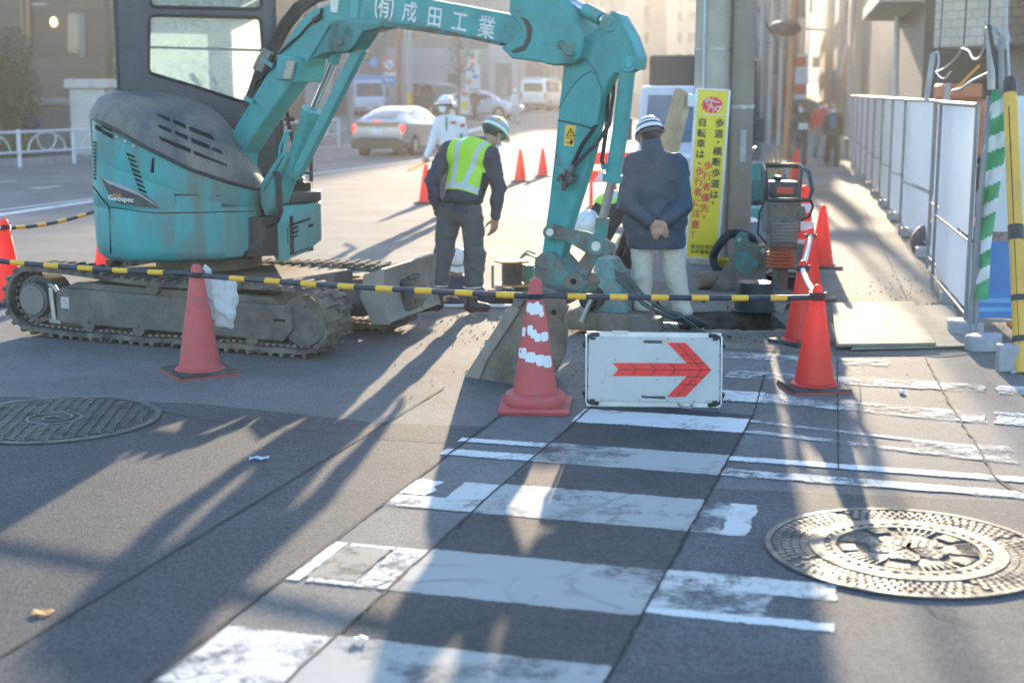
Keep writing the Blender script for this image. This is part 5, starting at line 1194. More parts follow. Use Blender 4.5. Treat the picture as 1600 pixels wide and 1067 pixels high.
mb = MB(); mb.lathe([(.128, 0), (.124, 2.5), (.110, 11), (0, 11.01)], 24); mb.build('shaft', M('pole_brown', (.29, .23, .175), .75, var=.15, sc=3, bump=.1), t)
mb = MB(); mb.box((-.03, -.135, 1.15), (.03, -.115, 1.5)); mb.build('number_plate', M('plate_pale', (.4, .4, .38), .5), t)
mb = MB(); mb.lathe([(.132, 1.72), (.132, 1.76)], 20); mb.build('steel_band', MATS['band_steel'], t)
# ---- timbers leaning on the pole
WD = M('plank_wood', (.46, .34, .21), .75, var=.3, sc=4, bump=.2, dirt=(.22, .15, .09), dsc=3, damt=.5, streak=True)
for k, (u0, u1, lab) in enumerate([(1060, 985, 'leftmost leaning wooden plank behind the man in the navy coat'), (1068, 996, 'middle leaning wooden plank behind the man in the navy coat'), (1077, 1010, 'rightmost leaning wooden plank, touching the notice board')]):
    a = G(u1, 415+k*3); b = PY(u0, 138+k*4, 15.75+k*.05); mb = MB(); mb.bar((0, 0, .01), b-a, .075, .035, up=(0, 1, .2)); solo(mb.build('wooden_plank', WD, bevel=.003), lab, 'plank', 'planks leaning on the pole', loc=a)
# ---- boards bridging the sidewalk
PLY = M('cover_board', (.25, .228, .195), .8, var=.2, sc=3, bump=.15, dirt=(.25, .215, .17), dsc=4, damt=.55, spec=.3)
def board(label, pts, z, th, n='cover_board'):
    mb = MB(); P = [G(u, v, z) for u, v in pts]; c = sum(P, Vector())/len(P); mb.prism([p-c for p in P], (0, 0, th)); return solo(mb.build(n, PLY, bevel=.003), label, 'board', 'pale boards laid over the sidewalk', loc=c)
board('larger pale board lying over the dug sidewalk', [(1306, 542), (1462, 540), (1425, 474), (1300, 477)], .030, .022)
board('smaller pale board tucked under the larger one by the fence foot', [(1330, 547), (1513, 543), (1490, 479), (1415, 480)], .012, .016)
# ---- fence of sheeted panels
GALV = M('galvanised', (.24, .25, .27), .65, metal=.2, var=.12); SHEET = sheetmat('fence_sheeting', (.94, .94, .97), .5); WGT = M('fence_weight', (.33, .34, .36), .7, var=.15, bump=.15)
def make_panel(L, label, H_=1.80):
    t = thing('sheeted_fence', label, 'fence panel', (0, 0, 0), 0, 'white sheeted fence panels along the sidewalk')
    mb = MB()
    for x in (0, L): mb.cyl((x, 0, .02), (x, 0, H_), .016, .016, 10); mb.cut()
    mb.each('post', GALV, t)
    mb = MB(); mb.cyl((0, 0, H_), (L, 0, H_), .02); mb.cut(); mb.cyl((0, 0, .74), (L, 0, .74), .012); mb.cut(); mb.cyl((0, 0, .16), (L, 0, .16), .012)
    mb.each('rail', GALV, t)
    def fn(z0, z1, s0):
        def f(s, q):
            x = .02+(L-.04)*s; z = lin(z0, z1, q)
            return Vector((x, -.024+.0015*math.sin(x*9+3*math.sin(z*1.1+s0))+.003*mnoise.noise(Vector((x*7, z*1.6, s0))), z))
        return f
    mb = MB(); mb.grid(fn(.76, H_-.01, 1.), 60, 14); mb.cut(); mb.grid(fn(.18, .73, 4.), 60, 8); mb.each('plastic_sheet', SHEET, t, fixn=False)
    mb = MB()
    for x in (.0,): mb.prism([(x-.13, -.13, .002), (x+.13, -.13, .002), (x+.15, 0, .002), (x+.10, .13, .002), (x-.10, .13, .002), (x-.15, 0, .002)], (0, 0, .12))
    mb.build('foot_weight', WGT, t, bevel=.02)
    return t
fa = Vector((4.96+.197*(16.5-17.1), 16.5, 0)); fd = Vector((.197, 1, 0)).normalized(); fang = math.atan2(fd.y, fd.x); LP = 2.5
pan0 = make_panel(LP-.04, 'sheeted fence panel nearest the gap in the long row')
words = ['first', 'second', 'third', 'fourth', 'fifth', 'sixth', 'seventh', 'eighth', 'ninth']
pan0.location = fa; pan0.rotation_euler = (0, 0, fang+R(3.5))
for k in range(1, 9): dup(pan0, fa+fd*LP*k, fang+R(3.5), '%s sheeted fence panel counted from the gap in the long row' % words[k])
n0 = Vector((4.66, 15.25, 0)); n1 = Vector((3.60, 11.15, 0)); nd_ = (n0-n1)
pn1 = make_panel(nd_.length*.6, 'near sheeted fence panel behind the green and white banner'); pn1.location = n1; pn1.rotation_euler = (0, 0, math.atan2(nd_.y, nd_.x)+R(4))
dup(pn1, n1+nd_*.4, math.atan2(nd_.y, nd_.x)+R(4), 'near sheeted fence panel next to the gap, on the side by the banner').scale = (.99, 1, 1)
mb = MB(); mb.prism([(-.13, -.09, 0), (-.03, -.11, 0), (.06, -.08, 0), (.17, .08, 0), (.15, .14, 0), (-.06, .12, 0), (-.14, .02, 0)], (0, 0, .12)); solo(mb.build('fence_weight', WGT, bevel=.02), 'grey rounded concrete fence weight at the edge of the small board', 'fence weight', loc=G(1536, 548))
mb = MB(); mb.prism([(-.09, -.05, 0), (.05, -.06, 0), (.06, .06, 0), (-.08, .06, 0)], (0, 0, .19)); mb.cyl((-.02, -.08, .012), (.03, -.085, .015), .014); solo(mb.build('concrete_block', WGT, bevel=.012), 'small pale concrete block at the foot of the yellow pole', 'block', loc=G(1576, 580))
# green and white banner cloth
def bn(s, q):
    v = lin(140, 468, q); l = interp(v, [(140, 1550), (180, 1545), (240, 1536), (330, 1530), (380, 1525), (470, 1519)]); r = interp(v, [(140, 1569), (180, 1571), (240, 1571), (300, 1561), (380, 1549), (470, 1544)])
    y = 10.95+.10*math.sin(s*3.1+q*2)-.25*q*0+.03*mnoise.noise(Vector((s*3, q*9, 0)))+.012*math.sin(q*60+s*4); return PY(lin(l, r, s), v, y)
mb = MB(); mb.grid(bn, 16, 110); nv = 110
for k in range(len(mb.f)):
    i, j = divmod(k, nv); vv = 140+328*(j+.5)/nv+(i/16)*14
    mb.mi[k] = 1 if any(abs(vv-c) < 10.5+ (2 if c < 300 else 0) for c in (176, 229, 283, 333, 391, 437)) else 0
ban = thing('striped_banner', 'green and white striped banner cloth tied over the fence end', 'banner', G(1535, 560))
mb.build('cloth', [M('banner_green', (.06, .36, .16), .6, var=.1, sc=4), M('banner_white', (.72, .74, .74), .6, var=.06, sc=4)], ban, world=True, fixn=False, smooth=80)
mb = MB()
for (u0, v0, u1, v1) in [(1546, 150, 1512, 545), (1530, 300, 1523, 545), (1564, 60, 1566, 150)]: mb.cyl(PY(u0, v0, 11.02), PY(u1, v1, 11.02), .022, .022, 10); mb.cut()
mb.each('support_pole', GALV, ban, world=True)
# blue and white hoarding board
HB_ = thing('hoarding_board', 'blue and white hoarding board behind the yellow pole', 'hoarding', PY(1560, 545, 11.3))
def hb(u, v, d=0.0): return PY(u, v, 11.25+d)
mb = MB(); mb.prism([hb(1560, 150), hb(1680, 150), hb(1680, 362), hb(1530, 362)], (0, .02, 0)); mb.build('white_panel', M('hoarding_white', (.62, .63, .66), .5, var=.06), HB_, world=True)
mb = MB(); mb.prism([hb(1528, 377, -.001), hb(1680, 377, -.001), hb(1680, 497, -.001), hb(1521, 497, -.001)], (0, .022, 0)); bl = mb.build('blue_panel', M('hoarding_blue', (.045, .19, .48), .4, var=.06), HB_, world=True)
mb = MB(); mb.prism([hb(1530, 362.5), hb(1680, 362.5), hb(1680, 376.5), hb(1529, 376.5)], (0, .02, 0)); mb.build('brown_stripe', M('hoarding_brown', (.26, .17, .14), .5, var=.5, sc=20), HB_, world=True)
mb = MB()
for v in (466, 480): mb.prism([hb(1523, v, -.004), hb(1680, v, -.004), hb(1680, v+7, -.004), hb(1523, v+7, -.004)], (0, .002, 0)); mb.cut()
mb.each('pale_blue_stripe', M('hoarding_pale_blue', (.12, .36, .62), .4), bl, world=True)
mb = MB(); mb.lathe([(0, 0), (.085, 0), (.085, .003), (0, .003)], 30, frame(Vector((1, 0, 0)), Vector((0, 0, 1)), Vector((0, -1, 0)), hb(1598, 432, -.002))); mb.build('white_disc', MATS['hoarding_white'], bl, world=True)
mb = MB(); mb.bar(hb(1515, 501, .0), hb(1680, 501, .0), .03, .02); mb.cut(); mb.bar(hb(1528, 500, .01), hb(1526, 550, .01), .03); mb.cut(); mb.bar(hb(1650, 500, .01), hb(1650, 560, .01), .03); mb.each('frame_bar', GALV, HB_, world=True)
mb = MB(); mb.cyl(PY(1578, 500, 11.6), PY(1580, 545, 11.6), .03); solo(mb.build('orange_post', M('post_orange', (.7, .22, .05), .5)), 'short orange post under the blue hoarding', 'post')
# yellow guard sleeve on the guy wire
ga = G(1597, 583); gb = PY(1577, 122, 10.35); YG = M('guard_yellow', (.68, .37, .05), .5, var=.1, sc=3, bump=.05, dirt=(.5, .32, .09), dsc=3, damt=.4, streak=True)
gy = thing('guy_wire_guard', 'long yellow plastic guard sleeve with black bands on a guy wire', 'guy guard', ga); gd = (gb-ga)
mb = MB(); mb.tube([gd*q for q in (0, .3, .6, .95)], [.053, .052, .050, .048], 20); mb.build('sleeve', YG, gy)
mb = MB()
for q, h in ((.10, .02), (.235, .02), (.44, .05)): mb.tube([gd*q, gd*(q+h)], .0555, 20); mb.cut()
mb.tube([gd*.945, gd*.985, gd*1.0], [.053, .05, .04], 20); mb.cut(); mb.each('black_band', BLKP, gy)
mb = MB(); mb.tube([gd*.1+Vector((-.026, -.044, 0)), gd*.9+Vector((-.026, -.040, 0))], .005, 6); mb.build('slit', SLOT, gy)
mb = MB(); mb.tube([gd*1.0, gd*3.5], .008, 6); mb.build('wire', STEEL, gy)
# ---- cable reel in a green frame
cr = thing('cable_reel', 'cable reel with orange flanges in a green tube frame beside the left pit', 'cable reel', G(803, 452), .15)
mb = MB(); mb.cyl((-.02, 0, .05), (-.02, 0, .27), .10, .10, 24); mb.build('cable_drum', M('dark_cable', (.07, .07, .065), .7, var=.4, sc=30, bump=.4, bsc=50), cr)
mb = MB()
for z in (.035, .27): mb.lathe([(.0, z), (.17, z), (.17, z+.018), (0, z+.018)], 28, Matrix.Translation((-.02, 0, 0))); mb.cut()
mb.each('flange', M('flange_orange', (.62, .32, .10), .5), cr, bevel=.004)
GRN = M('frame_green', (.05, .22, .13), .5); mb = MB()
mb.tube([(-.21, 0, .24), (-.21, 0, .02), (-.12, 0, .012), (.15, 0, .012), (.22, 0, .05), (.22, 0, .31), (.12, 0, .345), (.06, 0, .30)], .013, 8); mb.tube([(.08, -.10, .012), (.18, -.10, .012), (.18, .10, .012), (.08, .10, .012)], .012, 8, closed=True); mb.tube([(.08, 0, .33), (.14, .05, .37), (.22, .02, .34)], .008, 6); mb.build('tube_frame', GRN, cr)
mb = MB(); mb.box((.09, -.07, .06), (.19, .07, .24)); mb.build('socket_box', M('socket_green', (.06, .20, .15), .5), cr, bevel=.012)
# ---- teal plate compactor attachment with hoses
ca = thing('compactor_attachment', 'scuffed teal compactor attachment with hydraulic hoses behind the bucket', 'compactor', G(952, 520), -.35)
SPK = M('speckled_teal', (.07, .26, .27), .6, var=.5, sc=14, bump=.4, bsc=40, dirt=(.25, .24, .21), dsc=16, damt=.85)
mb = MB(); mb.prism([(-.17, -.14, .13), (.19, -.14, .13), (.13, -.14, .44), (.04, -.14, .60), (-.07, -.14, .62), (-.12, -.14, .46)], (0, .30, 0)); mb.build('housing', SPK, ca, bevel=.02)
mb = MB(); mb.prism([(-.30, -.20, .04), (.33, -.20, .04), (.36, -.20, .16), (.33, -.20, .19), (-.28, -.20, .19), (-.34, -.20, .12)], (0, .42, 0)); mb.build('base_plate', EARTH, ca, bevel=.015)
mb = MB(); mb.box((.24, -.24, .02), (.46, -.05, .17)); mb.build('end_block', FRM, ca, bevel=.012)
mb = MB(); mb.cyl((-.10, -.20, .30), (-.10, -.12, .30), .10, .10, 20); mb.cyl((-.10, -.22, .30), (-.10, -.19, .30), .06, .06, 16); mb.build('motor', BLK, ca, bevel=.006)
mb = MB(); mb.tube([(-.06, -.24, .34), (-.12, -.26, .20), (-.15, -.27, .12)], [.022, .02, .026], 10); mb.build('hose_fitting', STEEL, ca)
mb = MB()
for k, (sx, zz_) in enumerate([(0, .0), (.04, -.03), (.08, .02), (.12, -.05), (.03, .05)]): mb.tube([(.02, -.10, .56-.02*k), (.16, -.16, .46+zz_), (.30+sx*.4, -.16, .30+zz_), (.44+sx, -.14, .20+zz_*.6), (.56+sx, -.08, .15+.012*k), (.66+sx, .05, .10), (.58+sx, .16, .06)], .013, 8); mb.cut()
mb.tube([(.50, -.1, .20), (.62, -.12, .18), (.76, -.08, .08), (.80, .0, .03), (.70, .04, .02), (.58, -.05, .05), (.50, -.1, .12)], .008, 8); mb.each('hydraulic_hose', M('hose_grey_green', (.06, .08, .075), .5, var=.3), ca)
mb = MB(); mb.tube([(0, 0, .03), (.42, -.22, .035)], .035, 16); mb.lathe([(.036, 0), (.042, 0), (.042, .05), (.036, .05)], 16, frame(Vector((0, 0, 1)), Vector((.46, .88, 0)), Vector((.88, -.46, 0)), (.36, -.19, .035))); solo(mb.build('steel_pipe', M('grey_pipe', (.34, .34, .34), .45, metal=.4)), 'short grey steel pipe lying by the feet of the man in the navy coat', 'pipe', loc=G(1012, 514))
# ---- tamping rammer
rm = thing('tamping_rammer', 'grimy tamping rammer with orange bellows and black handle loop', 'rammer', G(1218, 462), .0); 
ORB = M('bellows_orange', (.42, .13, .06), .6, var=.15, bump=.15); ENG = M('engine_grime', (.13, .12, .105), .7, var=.35, sc=10, bump=.4, bsc=30, dirt=(.22, .19, .15), dsc=6, damt=.6)
mb = MB(); mb.prism([(-.11, -.15, .0), (.11, -.15, .0), (.12, .16, .0), (-.12, .16, .0)], (0, 0, .05)); mb.build('shoe', FRM, rm, bevel=.015)
mb = MB(); mb.lathe([(.07, .05), (.075, .26), (.08, .28)], 20); mb.build('leg', FRM, rm)
mb = MB(); pr = []
for k in range(6): pr += [(.125-.004*k, .27+k*.032), (.150-.004*k, .286+k*.032)]
mb.lathe(pr+[(.11, .47)], 26); mb.build('bellows', ORB, rm, smooth=70)
mb = MB(); mb.box((-.13, -.13, .46), (.13, .12, .74)); mb.box((-.16, -.10, .60), (.16, .16, .92)); mb.box((-.10, -.17, .52), (.10, -.1, .70)); mb.cyl((.12, -.06, .78), (.2, -.06, .78), .07, .07, 16); mb.build('engine', ENG, rm, bevel=.02)
mb = MB()
for k in range(6): mb.box((-.12, -.180, .53+k*.032), (.12, -.165, .545+k*.032)); mb.cut()
mb.each('cooling_fin', M('fin_grey', (.20, .19, .17), .6), rm)
mb = MB(); mb.tube([(-.19, -.28, .93), (-.21, -.30, 1.02), (-.20, -.18, 1.17), (-.17, .10, 1.22), (.17, .10, 1.22), (.20, -.18, 1.17), (.21, -.30, 1.02), (.19, -.28, .93), (0, -.30, .92)], .022, 10, closed=True); mb.tube([(-.16, .05, .90), (-.18, .09, 1.21)], .02, 8); mb.tube([(.16, .05, .90), (.18, .09, 1.21)], .02, 8); mb.build('handle_loop', M('handle_black', (.04, .042, .045), .3), rm)
mb = MB(); mb.box((-.14, -.10, .93), (.14, .10, 1.08)); mb.cyl((-.05, 0, 1.08), (-.05, 0, 1.13), .05); mb.build('fuel_tank', M('tank_dark', (.045, .05, .055), .35), rm, bevel=.04)
mb = MB(); mb.box((-.08, -.125, .97), (.07, -.1, 1.03)); mb.build('red_label', M('label_red', (.6, .06, .04), .5), rm, bevel=.008)
mb = MB(); mb.tube([(-.20, -.25, .95), (-.25, -.2, .80), (-.24, -.1, .6), (-.15, -.06, .5)], .009, 8); mb.cut(); mb.tube([(.2, -.25, .94), (.25, -.18, .86), (.23, -.12, .76), (.15, -.1, .72)], .012, 8); mb.each('cable', BLK, rm)
# ---- spare teal bucket leaning by the pole
sbk = thing('digger_bucket', 'spare narrow digger bucket with teal ears standing beside the poles', 'digger bucket', G(1155, 452)+Vector((0, 0, .0)), -.25)
prf = [(-.27, .0), (-.20, .03), (.10, .02), (.20, .08), (.26, .18), (.27, .28), (.22, .34), (.06, .42), (-.02, .44)]
mb = MB()
for y in (-.16, .15): mb.prism([(x, y, z) for x, z in [(-.27, 0), (.10, .02), (.20, .08), (.26, .18), (.27, .28), (.22, .36), (.0, .44), (-.04, .40)]], (0, .015, 0))
mb.add([(x, -.16, z) for x, z in prf]+[(x, .165, z) for x, z in prf], [(i, i+1, len(prf)+i+1, len(prf)+i) for i in range(len(prf)-1)]); mb.build('bucket_shell', EARTH, sbk, bevel=.004)
mb = MB()
for y in (-.10, .08): mb.prism([(x, y-.02, z) for x, z in [(-.04, .38), (-.06, .50), (-.01, .56), (.06, .54), (.08, .46), (.16, .44), (.24, .46), (.29, .41), (.28, .33), (.22, .22), (.10, .26), (.03, .30)]], (0, .035, 0)); mb.cut()
mb.each('ear_plate', TEAL_W, sbk, bevel=.006)
mb = MB(); mb.prism([(x, -.180, z) for x, z in [(-.05, .38), (.06, .40), (.20, .30), (.16, .16), (.04, .14), (-.02, .24)]], (0, .006, 0)); mb.build('teal_paint_patch', TEAL_W, sbk)
mb = MB()
for (x, z) in ((.0, .50), (.23, .395)): mb.cyl((x, -.14, z), (x, .13, z), .022, .022, 12); mb.cut()
mb.each('pivot_pin', STEEL, sbk)
mb = MB(); mb.lathe([(.19, 0), (.205, .012), (.19, .018), (.175, .02), (.155, .24), (.15, .26), (0, .262)], 30); solo(mb.build('rubber_bucket', BLK, bevel=.004), 'black rubber bucket turned upside down at the edge of the right pit', 'bucket', loc=G(1178, 486))
mb = MB(); mb.tube([(0, 0, .09), (.36, .06, .09)], .085, 24); solo(mb.build('cardboard_tube', M('tube_brown', (.22, .16, .11), .8, var=.2)), 'brown tube lying at the foot of the notice board', 'tube', loc=G(1090, 452))
mb = MB(); mb.tube([(.24*math.cos(k*math.pi/14), .03*math.sin(k), .24+.24*math.sin(k*math.pi/14)) for k in range(-4, 19)], .045, 12); solo(mb.build('corrugated_hose', BLK), 'thick black corrugated hose arched behind the spare bucket', 'hose', loc=G(1150, 438), rz=.2)
mb = MB(); mb.lathe([(.0, .0), (.16, .0), (.19, .14), (.20, .15), (.185, .15), (.15, .02), (0, .02)], 28); solo(mb.build('mortar_tub', BLK), 'low black tub on the ground below the rammer', 'tub', loc=G(1226, 452))
mb = MB(); mb.lathe([(.10, 0), (.125, .26), (.13, .265), (.118, .265), (.1, .01)], 24); solo(mb.build('grey_pail', M('pail_grey', (.16, .17, .17), .5)), 'grey pail standing behind the rammer', 'pail', loc=G(1244, 420))
mb = MB(); mb.lathe([(.09, 0), (.11, .20), (.115, .205), (.10, .205), (.09, .01)], 22); solo(mb.build('yellow_pail', M('pail_yellow', (.62, .42, .04), .5)), 'yellow pail half hidden behind the spare bucket', 'pail', loc=G(1128, 435))
gen = thing('site_generator', 'green boxed machine with orange side standing among the tools', 'generator', G(1197, 330), .1)
mb = MB(); mb.box((-.30, -.25, .10), (.25, .25, .62)); mb.build('case', M('machine_green', (.05, .17, .14), .5, var=.2, dirt=(.1, .12, .1)), gen, bevel=.04)
mb = MB(); mb.box((-.42, -.2, .2), (-.31, .2, .72)); mb.build('side_panel', M('machine_orange', (.55, .17, .06), .5), gen, bevel=.02)
mb = MB(); mb.tube([(-.3, -.2, .62), (-.3, -.2, .80), (.25, -.2, .80), (.25, -.2, .62)], .018, 8); mb.build('handle', STEEL, gen)
mb = MB()
for x in (-.22, .17): mb.cyl((x, -.26, .1), (x, -.2, .1), .1, .1, 16); mb.cut()
mb.each('wheel', BLK, gen)
mb = MB(); mb.tube([(0, 0, .02), (.1, .1, .4), (.16, .15, .9), (.14, .2, 1.0)], .03, 10); solo(mb.build('orange_hose', M('hose_orange', (.62, .20, .05), .5)), 'orange hose hanging down beside the rammer', 'hose', loc=G(1200, 420))
mb = MB(); mb.lathe([(.0, .0), (.22, .0), (.27, .22), (.28, .23), (.25, .22), (.2, .03), (0, .03)], 28); solo(mb.build('plastic_tub', M('tub_teal', (.07, .30, .27), .45)), 'teal plastic tub stacked among the tools behind the rammer', 'tub', loc=G(1196, 345)+Vector((0, 0, .62)))
mb = MB(); mb.cyl((0, 0, .16), (0, .4, .18), .15, .15, 22); solo(mb.build('blue_pipe', M('pipe_blue_grey', (.18, .24, .32), .4)), 'stub of wide blue-grey pipe lying by the brown pole', 'pipe', loc=G(1180, 385))
# red and white barricade behind the arm
bq = thing('barricade', 'red and white plastic barricade behind the excavator arm', 'barricade', G(962, 322), .05)
mb = MB()
for x in (-.42, .42): mb.bar((x, -.12, 0), (x, 0, .85), .04); mb.bar((x, .12, 0), (x, 0, .85), .04)
mb.build('a_frame', RED, bq)
mb = MB()
for z in (.80, .5): mb.box((-.48, -.03, z-.1), (.48, .0, z+.1)); mb.cut()
mb.each('board', RED, bq, bevel=.008)
mb = MB()
for k in range(3): mb.prism([(-.38+k*.3, -.034, .42), (-.24+k*.3, -.034, .42), (-.14+k*.3, -.034, .58), (-.28+k*.3, -.034, .58)], (0, .002, 0)); mb.cut()
mb.each('white_stripe', WBR, bq)

# smaller tools trailing back along the sidewalk edge
for nm, lab, cat, u, v, sz, col in (('fuel_can', 'small red fuel can behind the rammer handle', 'can', 1222, 322, (.16, .12, .30), (.55, .05, .04)), ('tool_crate', 'orange plastic crate farthest back among the tools', 'crate', 1184, 306, (.24, .18, .30), (.55, .18, .05)), ('tool_crate', 'dark grey tool crate beside the brown pole foot', 'crate', 1186, 352, (.22, .20, .26), (.09, .10, .11)), ('tool_crate', 'blue-grey crate between the poles and the generator', 'crate', 1180, 330, (.18, .2, .42), (.12, .17, .26)), ('water_tank', 'small teal water tank left of the rammer engine', 'tank', 1193, 372, (.17, .15, .42), (.05, .25, .22))):
    t = thing(nm, lab, cat, G(u, v), rz=(u % 7)*.12); mb = MB(); mb.box((-sz[0], -sz[1], 0), (sz[0], sz[1], sz[2])); mb.build('case', M('tool_'+nm+str(u), col, .5, var=.2, dirt=(.14, .12, .1), dsc=6, damt=.4), t, bevel=.03)
    mb = MB(); mb.tube([(-sz[0]*.6, 0, sz[2]), (-sz[0]*.5, 0, sz[2]+.08), (sz[0]*.5, 0, sz[2]+.08), (sz[0]*.6, 0, sz[2])], .014, 8); mb.build('handle', BLKP, t)
mb = MB()
for k in range(5): mb.tube([(.05*k-.1, 0, .02), (.05*k-.1+.02*k, .1, .5), (.04*k-.08, .22, 1.05+.05*k)], .016, 6); mb.cut()
sh = thing('shovel_bundle', 'bundle of long tool handles leaning among the tools behind the rammer', 'tools', G(1206, 385)); mb.each('handle', M('handle_wood', (.34, .2, .1), .6), sh)
mb = MB(); mb.tube([(.0, 0, .92), (.05, -.02, .86), (-.04, -.05, .80), (.06, -.04, .75), (0, 0, .70)], .018, 8); mb.build('strap', M('strap_orange', (.6, .2, .05), .6), sh)
# ================================================================ PEOPLE
SKIN = M('skin', (.42, .24, .17), .5, var=.08, sc=20, bump=.03); HAIR = M('hair_black', (.025, .02, .018), .5, var=.3, sc=60)
NAVY_J = M('navy_workwear', (.042, .055, .085), .8, var=.14, sc=6, bump=.12, bsc=160); NAVY_C = M('navy_coat', (.048, .064, .092), .7, var=.1, sc=5, bump=.1, bsc=160)
GREY_T = M('grey_work_trousers', (.075, .085, .10), .85, var=.12, sc=6, bump=.12, bsc=160); BLACK_T = M('black_cloth', (.022, .023, .027), .85, var=.2); KHAKI = M('cream_trousers', (.52, .48, .41), .8, var=.08, sc=5, bump=.1, bsc=120)
LIME = M('lime_mesh', (.42, .72, .04), .6, var=.08, sc=8, bump=.12, bsc=220); SILV = M('reflective_silver', (.52, .54, .56), .35, var=.06, sc=20, bump=.05)
BOOT = M('boot_black', (.028, .028, .030), .45, var=.3, bump=.1); HELM = M('helmet_white', (.74, .75, .76), .25, var=.03, bump=0); MASK = M('mask_white', (.72, .73, .74), .7, var=.03); GLOVE = M('glove_black', (.03, .03, .033), .7, var=.3)
def V3(p): return np.array(p, float)
def nrm(v): v = V3(v); return v/max(1e-9, np.linalg.norm(v))
def basis(fwd, up):
    f = nrm(fwd); u = V3(up)-f*np.dot(up, f); u = nrm(u); r = np.cross(f, u); return np.stack([r, f, u], 1)
def hand_sd(P, wr, d, n, side=1, curl=.5):
    """palm, four unequal bent fingers and a thumb from the side of the palm; n = the way the palm faces"""
    d = nrm(d); n = nrm(V3(n)-d*np.dot(n, d)); a = np.cross(d, n)*side; wr = V3(wr)
    Mx = np.stack([a, d, n], 1); out = [sd_box(P, wr+d*.055, (.038, .046, .013), Mx, .012), sd_cap(P, wr-d*.02, wr+d*.03, .026, .030)]; palm = union(out, .02)
    fs = []
    for k, (o, l) in enumerate(((-.029, .060), (-.010, .070), (.010, .066), (.028, .052))):
        p = wr+d*.095+a*o; q = d; ang = curl*(.8+.12*k)
        for j, f in enumerate((.45, .32, .25)):
            q2 = q*math.cos(ang)+n*math.sin(ang); e = p+q2*l*f*1.25; fs.append(sd_cap(P, p, e, .0092-.0008*j, .0086-.0010*j)); p = e
            q = q2; n2 = nrm(n-q*np.dot(n, q)); ang = curl*.75; n_ = n2; 
    f = fs[0]
    for e in fs[1:]: f = np.minimum(f, e)
    th0 = wr+d*.030-a*.030; th1 = th0+nrm(-a*.6+d*.55+n*.5)*.042; th2 = th1+nrm(-a*.1+d*.8+n*.5)*.034
    f = np.minimum(f, union([sd_cap(P, th0, th1, .013, .0105), sd_cap(P, th1, th2, .0105, .008)], .006))
    return smin(palm, f, .008)
def head_sd(P, c, Mx, s=1.0):
    c = V3(c); L = lambda x, y, z: c+Mx@V3((x, y, z))*s
    d = union([sd_ell(P, L(0, -.012, .022), (.074*s, .094*s, .098*s), Mx), sd_ell(P, L(0, .030, -.055), (.056*s, .060*s, .066*s), Mx), sd_ell(P, L(0, .052, -.092), (.030*s, .028*s, .022*s), Mx)], .03)
    d = smin(d, sd_cap(P, L(0, .086, .012), L(0, .106, -.030), .010*s, .015*s), .012)
    for x in (-1, 1):
        d = smin(d, sd_ell(P, L(x*.076, -.005, -.012), (.010*s, .020*s, .032*s), Mx), .006)
        d = -smin(-d, sd_ell(P, L(x*.032, .100, .012), (.018*s, .020*s, .011*s), Mx), .008)
        d = np.minimum(d, sd_ell(P, L(x*.032, .078, .010), (.012*s, .012*s, .011*s), Mx))
    d = smin(d, sd_ell(P, L(0, .088, -.062), (.024*s, .010*s, .008*s), Mx), .006)
    return d
def mid(*p): return sum(V3(q) for q in p)/len(p)
def bounds(pts, pad): A = np.array([V3(p) for p in pts]); return A.min(0)-pad, A.max(0)+pad
